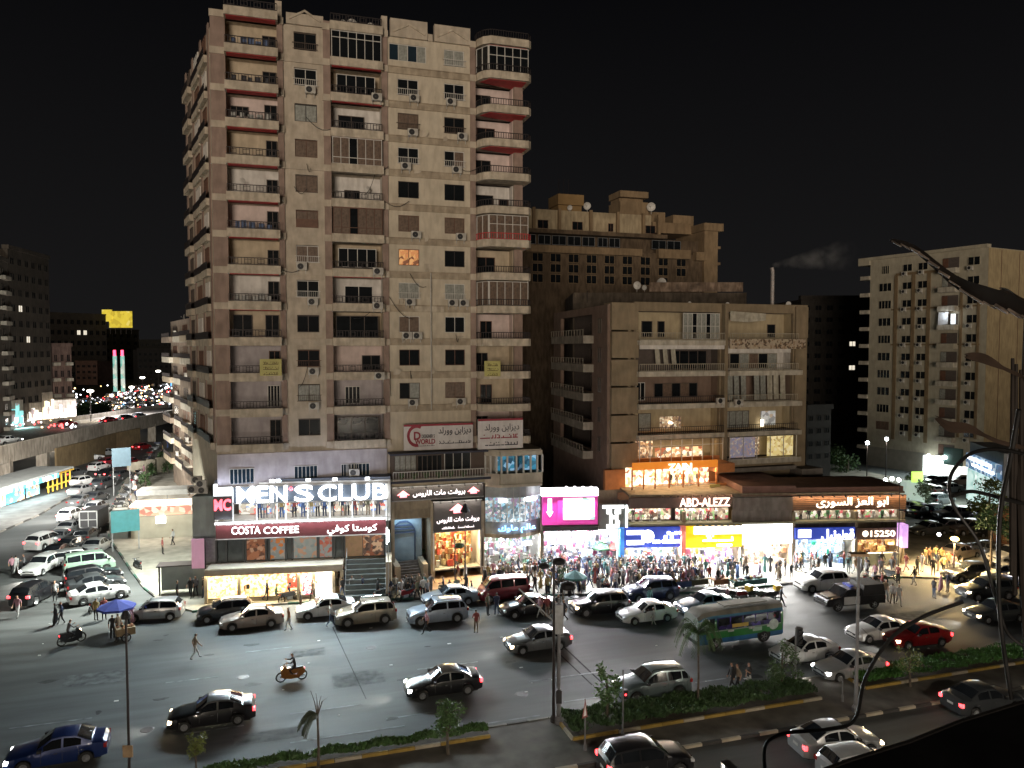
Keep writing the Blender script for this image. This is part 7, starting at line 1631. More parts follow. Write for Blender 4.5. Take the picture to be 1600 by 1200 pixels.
at('standb', 549, 918, 200, 'yellow', 'white', 'man in yellow shirt at the foot of the stone steps', z=.14)
at('walk', 502, 918, 190, 'black', 'black', 'person in black walking before the white lit doorway', z=.14); at('walkb', 475, 921, 160, 'grey', 'black', 'person in grey passing the red and white poster', z=.14)
at('walk', 485, 927, 170, 'black', 'black', 'man in dark clothes stepping off the pavement near the white sedan', z=.14)
for i, (p, y, t, b, kd, wt) in enumerate([(333, 925, 'grey', 'black', 'walk', 'left end of the yellow lit basement window'), (348, 926, 'navy', 'black', 'walk', 'left part of the yellow lit basement window'), (384, 924, 'white', 'jeans', 'walkb', 'middle pillar of the yellow lit basement window'), (375, 938, 'black', 'black', 'sit', 'kerb behind the black hatchback'), (389, 934, 'black', 'navy', 'stand', 'kerb above the taupe sedan'), (408, 936, 'white', 'jeans', 'standb', 'kerb above the taupe sedan'), (418, 938, 'black', 'black', 'phone', 'kerb above the taupe sedan'), (431, 938, 'green', 'jeans', 'sit', 'kerb at the right of the talking group'), (424, 936, 'black', 'black', 'standb', 'talking group at the kerb'), (441, 935, 'grey', 'black', 'stand', 'green painted kerb'), (470, 958, 'tan', 'black', 'stand', 'front wing of the white sedan'), (530, 916, 'black', 'black', 'phone', 'left side of the stone steps'), (537, 915, 'grey', 'jeans', 'stand', 'left side of the stone steps'), (523, 917, 'black', 'grey', 'standb', 'pillar beside the stone steps'), (277, 940, 'black', 'black', 'stand', 'corner of the pavement left of the lit window'), (298, 934, 'black', 'black', 'walk', 'glass bus stop at the corner'), (306, 932, 'grey', 'black', 'walkb', 'glass bus stop at the corner'), (318, 934, 'black', 'jeans', 'stand', 'pole of the pink poster'), (254, 866, 'red', 'black', 'stand', 'wide pale plaza, nearer of two'), (271, 852, 'white', 'black', 'walkb', 'wide pale plaza, farther of two'), (670, 897, 'red', 'black', 'stand', 'left edge of the warm yellow shop'), (716, 909, 'red', 'tan', 'walk', 'tiled forecourt of the warm yellow shop'), (727, 905, 'white', 'black', 'robe', 'tiled forecourt of the warm yellow shop')]):
    cn = {'sit': 'seated', 'stand': 'standing', 'standb': 'standing', 'phone': 'looking at a phone', 'walk': 'walking', 'walkb': 'walking', 'robe': 'in long robe'}[kd]
    at(kd, p, y, rnd.choice([10, 170, 190, 260, 100]), t, b, 'person %s in %s top by the %s' % (cn, t, wt), z=.14, skin=i)
for i, (p, y, t) in enumerate([(618, 930, 'white'), (627, 937, 'white'), (637, 933, 'black'), (644, 930, 'black'), (652, 938, 'olive'), (661, 934, 'white'), (609, 940, 'tan'), (668, 938, 'grey')]):
    at(['standb', 'stand', 'sit', 'stand', 'walk', 'standb', 'sit', 'stand'][i], p, y, rnd.uniform(0, 360), t, rnd.choice(['black', 'jeans']), 'person in %s among the parked motorcycles in front of the stair entrance, %s' % (t, ['far left', 'left', 'middle', 'middle', 'right of middle', 'right', 'lowest left', 'far right'][i]), z=.14 if y < 936 else 0, skin=i)
for i, (p, y, t, b, a) in enumerate([(762, 961, 'olive', 'black', 0), (776, 961, 'navy', 'jeans', 0), (872, 963, 'black', 'black', 0), (855, 965, 'red', 'tan', 0), (844, 966, 'pink', 'white', 0), (882, 972, 'black', 'black', 90), (868, 975, 'grey', 'jeans', 0), (963, 958, 'navy', 'jeans', 0), (1022, 978, 'white', 'white', 0), (1015, 950, 'teal', 'white', 0), (1137, 945, 'pink', 'red', 30)]):
    at(['stand', 'walkb', 'pack', 'standb', 'walk', 'walk', 'stand', 'phone', 'walkb', 'robeb', 'walk'][i], p, y, rnd.uniform(0, 360), t, b, ['person in olive top walking between the red minivan and black sedan', 'man in navy shirt right behind the black sedan front', 'person with black bag passing the twin poles', 'person in red squeezing behind the black sedan', 'person in pink at the rear door of the black sedan', 'walker in black just right of the twin poles', 'person in grey hidden behind the twin poles', 'man in navy at the nose of the cream white sedan', 'boy in white leaning at the cream white sedan door', 'person in pale robe against the navy SUV', 'child in pink running between bus and motorcycles'][i], sc_=1 if i not in (8, 10) else .8)
tr2 = random.Random(9)
for i in range(34):
    p = 325 + i * 12.6 + tr2.uniform(-5, 5); y = (942 - .018 * (p - 320)) - tr2.uniform(1, 12); t = tr2.choice(['white', 'black', 'grey', 'navy', 'black', 'red', 'tan', 'pink', 'black', 'teal', 'olive']); b = tr2.choice(['black', 'jeans', 'grey']); kd = tr2.choice(['stand', 'walk', 'walkb', 'standb', 'robe', 'phone', 'pack', 'sit'])
    wh = 'yellow lit basement window' if p < 450 else 'white lit doorway' if p < 530 else 'coffee shop steps' if p < 605 else 'stair entrance' if p < 670 else 'warm yellow shop'
    at(kd, p, y, tr2.uniform(0, 360), t, b, 'passer-by %s in %s %s on the pavement before the %s' % ({'sit': 'sitting', 'robe': 'robed', 'phone': 'with phone', 'pack': 'with backpack', 'stand': 'standing', 'standb': 'waiting'}.get(kd, 'walking'), t, '' if kd == 'robe' else 'and blue jeans' if b == 'jeans' else 'and ' + b, wh), z=.14, skin=i)
# the crowd before the bright shops
cnt = {}; tops = ['white', 'white', 'grey', 'navy', 'red', 'pink', 'black', 'black', 'teal', 'tan', 'grey', 'royal', 'lilac', 'white', 'navy', 'black', 'black', 'black', 'grey', 'navy', 'yellow', 'olive']
zones = [(755, 800, 'before the white gift shop', 895, 922), (800, 850, 'by the right end of the white gift shop', 893, 928), (850, 900, 'under the magenta sign', 893, 936), (900, 965, 'before the crowded white clothes shop', 893, 938), (965, 1015, 'below the left half of the blue fascia', 890, 926), (1015, 1070, 'below the right half of the blue fascia', 890, 922), (1070, 1160, 'below the yellow fascia', 892, 918), (1160, 1240, 'before the pale fashion shop', 890, 908), (1240, 1335, 'before the blue and white underwear shop', 886, 902), (1335, 1410, 'by the food counter', 886, 908)]
CM = [SKIN[0], MCD['white'], MCD['black'], MCD['navy'], MCD['grey'], MCD['red'], MCD['teal'], JEAN, HAIR, SHOE]; cmass = MB()
num = [17, 26, 36, 46, 38, 38, 30, 15, 17, 12]
cr_ = random.Random(21); used = {}
for (p0, p1, wh, y0, y1), n in zip(zones, num):
    for i in range(n):
        px = cr_.uniform(p0, p1); py = y0 + (y1 - y0) * cr_.random() ** 1.1; t = cr_.choice(tops); b = cr_.choice(['black', 'jeans', 'grey', 'tan', 'black', 'white'])
        kd = cr_.choices(['stand', 'standb', 'walk', 'walkb', 'phone', 'robe', 'robeb', 'pack', 'reach'], [3, 2, 2, 2, 1, 2, 1.5, 1, 1])[0]
        pos = 'front of the crowd' if py > y0 + (y1 - y0) * .6 else 'back of the crowd' if py < y0 + (y1 - y0) * .25 else 'middle of the crowd'
        hc = cr_.choice(['white', 'black', 'pink', 'tan', 'navy']) if 'robe' in kd else None
        if pos == 'back of the crowd' or (pos == 'middle of the crowd' and cr_.random() < .42 and 850 < px < 1160):   # packed, mostly hidden figures: one mass
            X0, Y0 = G(px, py, .14); an = cr_.uniform(0, 6.28); ca_, sn_ = math.cos(an), math.sin(an); src = PM[kd]; nb = len(cmass.v); tp_ = cr_.randint(1, 6); bt = tp_ if 'robe' in kd else cr_.choice([2, 7, 3, 4])
            for v in src.vertices: cmass.v.append((X0 + v.co.x * ca_ - v.co.y * sn_, Y0 + v.co.x * sn_ + v.co.y * ca_, .14 + v.co.z * 1.0))
            for p_ in src.polygons: cmass.f.append(tuple(nb + k_ for k_ in p_.vertices)); cmass.m.append([0, tp_, bt, 8, 9][p_.material_index])
            continue
        lab = 'person in %s %s' % (t, 'robe and %s headscarf' % hc if hc else 'top and %s %s' % (b, 'jeans' if b == 'jeans' else 'trousers')) + ', %s %s' % (pos, wh)
        lab = lab.replace('and jeans jeans', 'and blue jeans')
        if not hc: lab = lab.replace(' top', {'walk': ' top striding', 'walkb': ' top strolling', 'phone': ' top with phone', 'pack': ' top with backpack', 'reach': ' top reaching out', 'standb': ' long-sleeved top'}.get(kd, ' top')).replace('striding and', 'striding in').replace('strolling and', 'strolling in')
        at(kd, px, py, cr_.uniform(0, 360), t, b, ' '.join(lab.split()[:16]), z=.14, skin=i, hair=hc, group='shoppers in the crowd', sc_=cr_.uniform(.88, 1.05))
tag(cmass.build('crowd', CM, smooth=True), 'densely packed back rows of shoppers pressed against the bright shopfronts', 'crowd', kind='stuff')
# people around the lit right forecourt
for i, (p, y, t, b) in enumerate([(1403, 912, 'red', 'black'), (1416, 893, 'red', 'pink'), (1429, 915, 'black', 'white'), (1433, 898, 'black', 'black'), (1441, 893, 'white', 'white'), (1363, 933, 'orange', 'tan'), (1383, 938, 'tan', 'white'), (1394, 944, 'white', 'tan'), (1404, 946, 'white', 'white'), (1470, 925, 'pink', 'jeans'), (1481, 925, 'navy', 'grey'), (1458, 900, 'black', 'black'), (1466, 892, 'black', 'tan'), (1474, 897, 'yellow', 'black'), (1482, 890, 'orange', 'black'), (1490, 895, 'pink', 'black'), (1446, 883, 'yellow', 'grey'), (1452, 882, 'orange', 'black'), (1462, 880, 'yellow', 'jeans'), (1471, 883, 'yellow', 'black'), (1495, 905, 'white', 'black'), (1503, 900, 'grey', 'black'), (1459, 935, 'black', 'jeans'), (1378, 925, 'red', 'grey')]):
    at(['stand', 'walk', 'walkb', 'standb', 'stand', 'stand', 'walk', 'walkb', 'walk', 'robe', 'stand', 'standb'][i % 12], p, y, rnd.uniform(0, 360), t, b, 'person in %s top, %s, %s' % (t, b if b == 'jeans' else b + ' trousers', ('on the warm lit forecourt left of centre' if p < 1435 else 'behind the patrol pickup tail') if p < 1440 and y < 920 or p < 1410 else 'in the group at the right end of the forecourt' if y > 905 else 'in the yellow lit group beyond the forecourt'), z=.14 if y < 905 else 0, skin=i)
# people up the side street pavement
for i in range(14):
    t_ = i / 13; p = 196 + 62 * t_ + rnd.uniform(-8, 10); y = 800 - 108 * t_; tp = rnd.choice(tops)
    at(rnd.choice(['walk', 'stand', 'robe', 'walkb']), p, y, rnd.uniform(0, 360), tp, 'black', 'small far figure in %s on the side street pavement, %s' % (tp, 'near end' if t_ < .33 else 'middle stretch' if t_ < .66 else 'far end near the flyover'), z=.14, group='people up the side street')
# riders and motorcycles
def ridden(px, py, ang, label, rl, paint, box, top, hair=None):
    r, x, y = bike(px, py, ang, label, paint, True, box); c, s = math.cos(R(ang)), math.sin(R(ang)); person('ride', x - .22 * c, y - .22 * s, .0, ang, top, 'black', rl, 'riders', hair=hair)
    return r
ridden(456, 1064, 183, 'orange and black motor scooter crossing the avenue, lamp lit', 'rider in dark clothes on the orange scooter mid avenue', 'amber', None, 'black')
ridden(112, 1006, 30, 'motorcycle with glowing rear lamp at the lower left', 'rider in grey on the motorcycle at the lower left', 'black', None, 'grey')
ridden(1022, 1001, 180, 'small motorcycle partly behind the cream white sedan', 'rider in white beside the cream white sedan', 'silver', None, 'white') if False else None
for i, (p, y, a, pn, bx, lb) in enumerate([(594, 938, 40, 'grey', None, 'grey motorcycle at the foot of the coffee shop steps'), (634, 938, 200, 'red', None, 'red motorcycle at the kerb before the stair entrance'), (452, 941, 20, 'black', None, 'black motorcycle on the kerb above the taupe sedan'), (344, 938, 160, 'navy', None, 'navy motorcycle behind the black hatchback'), (645, 921, 90, 'black', None, 'black motorcycle nearest the stair entrance'), (613, 937, 60, 'black', None, 'black motorcycle parked at the left of the group before the stair entrance'), (622, 926, 20, 'white', None, 'pale motorcycle behind the group before the stair entrance'), (650, 930, 110, 'black', None, 'black motorcycle in the middle of the group before the stair entrance'), (668, 925, 80, 'grey', None, 'grey motorcycle at the right of the group before the stair entrance'), (815, 930, 100, 'black', None, 'motorcycle between the red minivan and the crowd'), (830, 935, 70, 'darkred', None, 'dark red motorcycle left of the tall twin poles'), (1112, 935, 170, 'black', None, 'black motorcycle parked nearest the navy SUV tail'), (1128, 936, 150, 'silver', None, 'silver motorcycle in the row behind the bus'), (1145, 938, 160, 'black', None, 'black motorcycle in the row behind the bus, left of centre'), (1160, 939, 170, 'red', None, 'red motorcycle in the row behind the bus'), (1176, 938, 20, 'darkgrey', 'yellow', 'motorcycle with yellow box in the row behind the bus'), (1192, 939, 160, 'grey', None, 'grey motorcycle in the row behind the bus'), (1205, 940, 170, 'black', 'yellow', 'motorcycle with bright yellow box at the right end of the row'), (148, 955, 75, 'grey', None, 'grey motorcycle leaning beside the white sedan of the corner row'), (215, 890, 120, 'black', None, 'motorcycle parked on the plaza near the teal sign'), (1352, 912, 40, 'darkred', None, 'dark red motorcycle near the food counter'), (1372, 914, 170, 'black', None, 'black motorcycle near the food counter'), (1390, 905, 100, 'grey', None, 'grey motorcycle by the lilac sign pole')]):
    bike(p, y, a, lb, pn, False, bx)
for i in range(14):
    t_ = i / 13; bike(186 + 58 * t_ + rnd.uniform(-2, 3), 795 - 98 * t_, rnd.uniform(-30, 60), 'motorcycle standing at the side street kerb, %s' % ('near end of the row' if t_ < .34 else 'middle of the row' if t_ < .67 else 'far end of the row'), rnd.choice(['black', 'red', 'grey', 'navy']), group='motorcycles up the side street')
# street stalls
def umbrella(px, py, label, cm, rad=1.3, z0=0, h=2.3):
    x, y = G(px, py, z0); o = thing('parasol', label, 'parasol', (x, y, z0), .3); MB().tube([(0, 0, 0), (0, 0, h)], .025, 5).build('pole', grey, o); q = MB()
    for i in range(8):
        a0, a1 = 2 * math.pi * i / 8, 2 * math.pi * (i + 1) / 8; q.quad((0, 0, h), (rad * math.cos(a0), rad * math.sin(a0), h - .5), (rad * math.cos(a1), rad * math.sin(a1), h - .5)); q.quad((rad * math.cos(a0), rad * math.sin(a0), h - .5), (rad * math.cos(a0), rad * math.sin(a0), h - .65), (rad * math.cos(a1), rad * math.sin(a1), h - .65), (rad * math.cos(a1), rad * math.sin(a1), h - .5))
    q.build('canopy', cm, o); MB().box(-.3, .3, -.3, .3, 0, .1).build('foot', grey, o)
umbrella(183, 985, 'blue parasol over the street vendor in the left foreground', mat('blue_canvas', (.03, .05, .28), .8, .1, 3))
for i, (p, y, t, kd) in enumerate([(176, 998, 'black', 'stand'), (185, 996, 'tan', 'standb'), (193, 1000, 'olive', 'sit'), (200, 985, 'pink', 'stand'), (150, 970, 'yellow', 'stand'), (163, 968, 'red', 'standb'), (206, 975, 'pink', 'robe')]):
    at(kd, p, y, rnd.uniform(0, 360), t, 'black', 'person in %s gathered round the blue parasol stall, %s' % (t, ['left under it', 'centre under it', 'seated at right', 'right behind it', 'far left by the cars', 'left by the cars', 'robed, beside the silver hatchback'][i]), skin=i)
x, y = G(196, 1000); o = thing('vendor_cart', 'tan vendor cart with goods under the blue parasol', 'cart', (x, y, 0), .3); MB().box(-.6, .6, -.4, .4, .45, .95).build('body', mat('cart_wood', (.25, .18, .1), .8, .2, 2), o)
for s in (-1, 1): obj('wheel', mwm, None, o, (0, s * .44, .3))
gq = MB()
for i in range(16): gq.ball((rnd.uniform(-.5, .5), rnd.uniform(-.3, .3), 1.0), .08, 6)
gq.build('goods', MCD['orange'], o)
for i, (p, y, cm, lb) in enumerate([(898, 934, 'teal', 'pale green parasol beside the dark tree by the red minivan'), (940, 884, 'green', 'green parasol in the crowd under the T-shirt sign'), (962, 884, 'red', 'red parasol in the crowd below the blue fascia corner'), (1012, 876, 'yellow', 'yellow parasol in the crowd below the blue fascia')]):
    umbrella(p, y, lb, MCD[cm], 1.0, .14)
for i, (p, y, cm, w_, lb) in enumerate([(1060, 922, 'royal', 2.0, 'blue covered heap of goods left of the kerb end'), (1168, 918, 'teal', 3.4, 'long blue vendor table behind the motorcycle row'), (1123, 917, 'orange', 1.6, 'orange vendor stand behind the motorcycle row'), (1085, 918, 'olive', 2.2, 'heap of baskets by the kerb end')]):
    x, y_ = G(p, y); o = thing('vendor_table', lb, 'stall', (x, y_, 0), .05); q = MB().box(-w_ / 2, w_ / 2, -.45, .45, .7, .78).box(-w_ / 2, w_ / 2, -.47, -.44, .35, .78); q.build('cloth_top', MCD[cm], o); q = MB()
    for sx_ in (-1, 1):
        for sy in (-1, 1): q.box(sx_ * (w_ / 2 - .1) - .03, sx_ * (w_ / 2 - .1) + .03, sy * .38 - .03, sy * .38 + .03, 0, .7)
    q.build('legs', grey, o); gq = MB()
    for j in range(int(w_ * 7)): gq.cur = j % 4; a = rnd.uniform(-w_ / 2 + .1, w_ / 2 - .25); b_ = rnd.uniform(-.35, .2); gq.box(a, a + rnd.uniform(.1, .25), b_, b_ + .2, .78, .78 + rnd.uniform(.05, .3))
    gq.build('goods', [MCD['white'], MCD['pink'], MCD['yellow'], MCD['navy']], o)
# plaza furniture
SG = G(197, 862); o = thing('street_sign', 'teal framed notice board on two posts at the plaza edge', 'sign', (*SG, .14), R(12)); MB().box(-1.3, 1.3, -.04, .04, 1.9, 4.1).build('board', mat('teal_board', (.04, .20, .22), .5, .1, 2), o); MB().box(-1.25, -1.15, .05, .13, 0, 4.1).box(1.15, 1.25, .05, .13, 0, 4.1).build('posts', grey, o)
o = thing('street_sign', 'dark blue panel on poles farther up the side street', 'sign', (*G(191, 775), .14), R(20)); MB().box(-1.2, 1.2, -.04, .04, 4.0, 6.6).build('board', mat('slate_board', (.06, .10, .13), .5, .1, 2), o); MB().box(-1.1, -1.0, .05, .13, 0, 6.6).box(1.0, 1.1, .05, .13, 0, 6.6).build('posts', grey, o)
o = thing('poster_stand', 'pink poster panel on a dark pole at the pavement corner', 'poster', (*G(311, 940), .14), R(-12)); MB().box(-.5, .5, -.06, .06, 2.6, 5.0).build('panel', glow('pink_poster_lit', (1, .55, .75), .25, (.6, .3, .42)), o); MB().tube([(.55, 0, 0), (.55, 0, 5.1)], .06, 6).build('pole', iron, o)
o = thing('bus_shelter', 'small glass bus shelter with dark frame at the pavement corner', 'shelter', (*G(292, 930), .14), R(-5)); q = MB()
for a in (-2.1, 2.1): q.box(a - .05, a + .05, -.05, .05, 0, 2.5)
q.box(-2.2, 2.2, -.7, .7, 2.5, 2.58); q.build('frame', iron, o); MB().box(-2.0, 2.0, .3, .32, .3, 2.4).build('glass_panel', mat('milky_glass', (.34, .38, .36), .2, .1, 1), o)
PK = Frame(*G(252, 842), -4); o = fthing('plaza_kiosk', 'low cream kiosk with orange lit menu band on the plaza', 'kiosk', PK); MB().box(-3.0, 3.2, 0, 3, .1, 2.6).build('wall', mat('kiosk_cream', (.35, .33, .27), .8, .1, 1), o); MB().box(-3.0, 3.2, -.1, -.003, 2.6, 3.6).build('menu_band', print_mat('menu_band', (.7, .35, .25), [(.8, .5, .4), (.5, .2, .15), (.7, .6, .5)], 1.2, emit=.5), o); MB().box(-.5, .5, -.12, -.004, 1.7, 2.5).build('lit_panel', glow('white_notice', (1, .95, .9), 3), o); MB().box(-3.1, 3.3, -.2, 3, 3.61, 3.75).build('roof_edge', glow('warm_strip', (1, .8, .6), 2.5), o)
area('kiosk_light', o, (0, -.8, 3.4), 6, .5, 260, (1, .85, .65), (0, -.6, -.8)); MB().box(-5.2, -3.4, .5, 2, .1, 3).build('grey_cabin', mat('cabin_grey', (.3, .33, .32), .7, .1, 1), o)
o = thing('shop_canopy', 'white scalloped canopy of the cafe behind the plaza', 'canopy', (*G(262, 805), .14), R(-5)); MB().box(-3.5, 4, 0, 3, 2.9, 3.0).box(-3.5, 4, -.06, 0, 2.4, 2.95).build('cloth', mat('canopy_white', (.55, .55, .52), .8, .1, 2), o); q = MB()
for a in (-3.4, 0, 3.9): q.box(a - .04, a + .04, -.04, .04, 0, 2.4)
q.build('posts', grey, o)
# garden terrace with arch behind the plaza
gm_ = mat('terrace_wall_cream', (.36, .33, .26), .85, .15, 1, streak=.3); o = thing('garden_wall', 'curved cream garden wall with plants behind the plaza', 'wall', (*G(248, 735), .14)); q = MB()
for i in range(8): a0 = R(180 + 20 * i); q.box(4 * math.cos(a0) - .8, 4 * math.cos(a0) + .8, 3 * math.sin(a0) - .3, 3 * math.sin(a0) + .3, 0, 1.2 + .25 * i)
q.build('wall', gm_, o)
area('plaza_fill', s1, (xa - 1.2, -1.5, zt + .6) if False else (-5, 1.5, 9.4), 2.5, 2.5, 8500, (.95, 1, .9), (-.9, .35, -.7))  # added fill with no lamp of its own, brightens the plaza

# ---------------- trees, hedges ----------------
LG = mat('leaf_green', (.075, .15, .045), .6, .3, 3); LG2 = mat('leaf_dark_green', (.05, .10, .033), .6, .35, 3); LY = mat('leaf_yellow_green', (.14, .17, .04), .6, .3, 3); BK = mat('bark', (.10, .08, .06), .9, .3, 4, bump=.3)
tr_ = random.Random(3)
def leaves(mb, c, r, n, s, sq=(1, 1, 1)):
    for _ in range(n):
        d = Vector((tr_.gauss(0, 1), tr_.gauss(0, 1), tr_.gauss(0, 1))).normalized() * (tr_.random() ** .45) * r; p = Vector(c) + Vector((d.x * sq[0], d.y * sq[1], d.z * sq[2]))
        u = Vector((tr_.gauss(0, 1), tr_.gauss(0, 1), tr_.gauss(0, .6))).normalized(); v = u.cross(Vector((tr_.gauss(0, 1), tr_.gauss(0, 1), tr_.gauss(0, 1)))).normalized(); L = s * tr_.uniform(.6, 1.3)
        mb.quad(tuple(p), tuple(p + u * L * .5 + v * L * .28), tuple(p + u * L), tuple(p + u * L * .5 - v * L * .28))
def tree(px, py, ytop, label, r=1.0, n=900, lm=None, name='street_tree', s=.17, clumps=9, z=.15, x=None, sq=(1, 1, 1.1)):
    X0, Y0 = G(px, py, z); fr = Frame(X0, Y0, -math.degrees(YAW)); h = fr.Z(px, ytop) - z; o = thing(name, label, 'tree', (X0, Y0, z), tr_.uniform(0, 6)); t = MB(); c0 = h - r * 1.1
    t.tube([(0, 0, -.1), (.03, .02, c0 * .5), (.0, .05, c0), (.05, 0, h - r * .7)], [.07 * r + .03, .05 * r + .02, .045 * r + .015, .02], 7); cr = MB()
    for i in range(clumps):
        a = tr_.uniform(0, 6.28); d = r * tr_.uniform(.25, .8); zz = h - r * tr_.uniform(.35, 1.9); c = (d * math.cos(a), d * math.sin(a), zz); t.tube([(0, .04, max(c0 * .6, zz - r * .6)), (c[0] * .6, c[1] * .6, zz - .15 * r), c], [.03, .018, .008], 4); leaves(cr, c, r * tr_.uniform(.3, .55), n // clumps, s, sq)
    t.build('trunk', BK, o); k = cr.build('crown', lm or LG, o); return o
def palm(px, py, ytop, label, nf=14, fl=1.6, droop=.9, lm=None, spike=False, one_side=0, z=.15):
    X0, Y0 = G(px, py, z); fr = Frame(X0, Y0, -math.degrees(YAW)); h = fr.Z(px, ytop) - z; o = thing('palm_tree', label, 'tree', (X0, Y0, z), 0); hb = h * .82 if not spike else h * .70
    MB().tube([(0, 0, -.1), (.04, 0, hb * .4), (.0, .02, hb)], [.09, .06, .055], 7).build('trunk', BK, o)
    for i in range(nf):
        a = 6.28 * i / nf + tr_.uniform(-.3, .3)
        if one_side: a = math.pi + tr_.uniform(-.9, .9)
        L = fl * tr_.uniform(.8, 1.1); up = tr_.uniform(.5, 1.1) * (.35 if one_side else 1); q = MB(); pts = []
        for k in range(8):
            t = k / 7; rr = L * t * (1 - .25 * t * droop); zz = up * L * .55 * math.sin(min(1.0, t * 1.5) * 1.6) - droop * L * t * t * .75; pts.append(Vector((rr * math.cos(a), rr * math.sin(a), hb + zz)))
        q.tube(pts, [.02] * 4 + [.012] * 4, 3); sd = Vector((-math.sin(a), math.cos(a), 0))
        for k in range(16):
            t = .04 + .96 * k / 16; i0 = min(6, int(t * 7)); p = pts[i0].lerp(pts[i0 + 1], t * 7 - i0)
            for s in (-1, 1):
                d = (sd * s * .55 + (pts[i0 + 1] - pts[i0]).normalized() * .5 + Vector((0, 0, -.55 * droop))) * .42 * L * .5 * (1.1 - t * .6); w2 = (pts[i0 + 1] - pts[i0]).normalized() * .035; q.quad(tuple(p - w2), tuple(p + d * .5 - w2), tuple(p + d), tuple(p + d * .5 + w2))
        q.build('frond', lm or LG2, o)
    if spike:
        for i in range(4): MB().tube([(0, 0, hb - .1), (.12 * (i - 1), .05, hb + (h - hb) * .5), (.25 * (i - 1.2), .1 * i, h - .2 * i)], [.03, .02, .008], 4).build('bare_frond', BK, o)
    return o
palm(497, 1205, 1078, 'drooping palm with bare spikes at the lower left median', 18, 1.25, .95, mat('dusty_palm_green', (.075, .10, .06), .6, .3, 3), True, 1)
tree(308, 1232, 1148, 'small yellow green shrub tree at the bottom left', .45, 500, LY, s=.13)
tree(700, 1178, 1093, 'wispy yellow green young tree in the lower middle', .85, 1500, LG, s=.15, clumps=13)
tree(948, 1128, 1036, 'leafy sapling beside the thin pole left of the teal SUV', .95, 650, LG, s=.22, clumps=10, sq=(.8, .8, 1.2))
palm(1090, 1103, 962, 'tall slim palm in front of the bus', 24, 1.9, 1.1, LG2)
tree(1222, 1078, 1000, 'bushy tree beside the traffic signal', 1.15, 1100, mat('leaf_mid_green', (.06, .11, .035), .6, .3, 3), s=.16, clumps=12)
tree(1422, 1072, 1008, 'thin faded tree below the red sedan', .85, 450, LY, s=.12)
tree(880, 948, 880, 'dark round clipped tree beside the twin poles', .6, 700, LG2, s=.1)
tree(532, 912, 872, 'potted green tree beside the stone steps', .4, 500, LG, s=.1); tree(667, 893, 846, 'dark green tree beside the arched stair entrance', .5, 600, LG2, s=.12)
tree(1545, 852, 745, 'round tree in front of the small blue-white shop', 1.9, 1500, mat('leaf_olive', (.10, .13, .03), .6, .3, 3), s=.3, z=0); tree(1548, 905, 778, 'dark tree behind the jam of cars at the right', 1.7, 1200, LG2, s=.3, z=0)  # olive leaf colour of the round tree
tree(1432, 790, 742, 'pale lit tree between the shop row and the far shopfront', 2.2, 1400, mat('leaf_grey_green', (.12, .15, .08), .6, .3, 3), s=.4, z=0); tree(1300, 722, 690, 'dark tree beside the unlit tower', 3.0, 1200, LG2, s=.5, z=0); tree(1325, 738, 700, 'dark tree before the pale block', 2.6, 1200, LG2, s=.5, z=0)
for i, (p, y, yt) in enumerate([(125, 655, 618), (145, 652, 622), (110, 660, 628), (163, 650, 625)]): tree(p, y, yt, 'dim distant tree beyond the flyover, ' + ['left of the glowing lamp', 'under the glowing lamp', 'nearest the small pinkish house', 'right of the glowing lamp'][i], 4.2, 1100, LG2, s=1.0, z=0)
for i, (p, y) in enumerate([(236, 745), (250, 728), (262, 740), (228, 760)]): tree(p, y, y - 22, 'low bush tree behind the plaza garden wall, ' + ['left', 'middle', 'right', 'nearest'][i], .9, 500, LG2, s=.3)
def hedge(x0, x1, y0, y1, h, n, label, lm, grow=1.0):
    q = MB(); 
    for i in range(n):
        x = tr_.uniform(x0, x1); y = tr_.uniform(y0, y1)
        if math.sin(x * 2.1 + 1.3 * math.sin(x * .7)) * math.sin(y * 3 + x) > .55 and tr_.random() < .85: continue
        hz = h * (.6 + .4 * math.sin(x * 1.3 + math.sin(y * 2)) ** 2) * tr_.uniform(.35, 1.0) ** .6
        u = Vector((tr_.gauss(0, .6), tr_.gauss(0, .6), 1)).normalized(); v = u.cross(Vector((tr_.gauss(0, 1), tr_.gauss(0, 1), 0))).normalized(); L = tr_.uniform(.12, .26); p = Vector((x, y, .2 + hz)); q.quad(tuple(p), tuple(p + u * L * .5 + v * L * .25), tuple(p + u * L), tuple(p + u * L * .5 - v * L * .25))
    tag(q.build('hedge', lm), label, 'hedge', kind='stuff')
hedge(-3.0, 10.9, 38.35, 38.85, .42, 8000, 'leafy hedge filling the left median bed', LG)
hedge(15.1, 30.5, 36.8, 38.85, .5, 17000, 'leafy hedge filling the middle median bed', LG2); hedge(34.2, 58.8, 37.1, 38.85, .42, 19000, 'bright green hedge filling the right median bed', mat('leaf_fresh_green', (.05, .15, .025), .6, .3, 3))

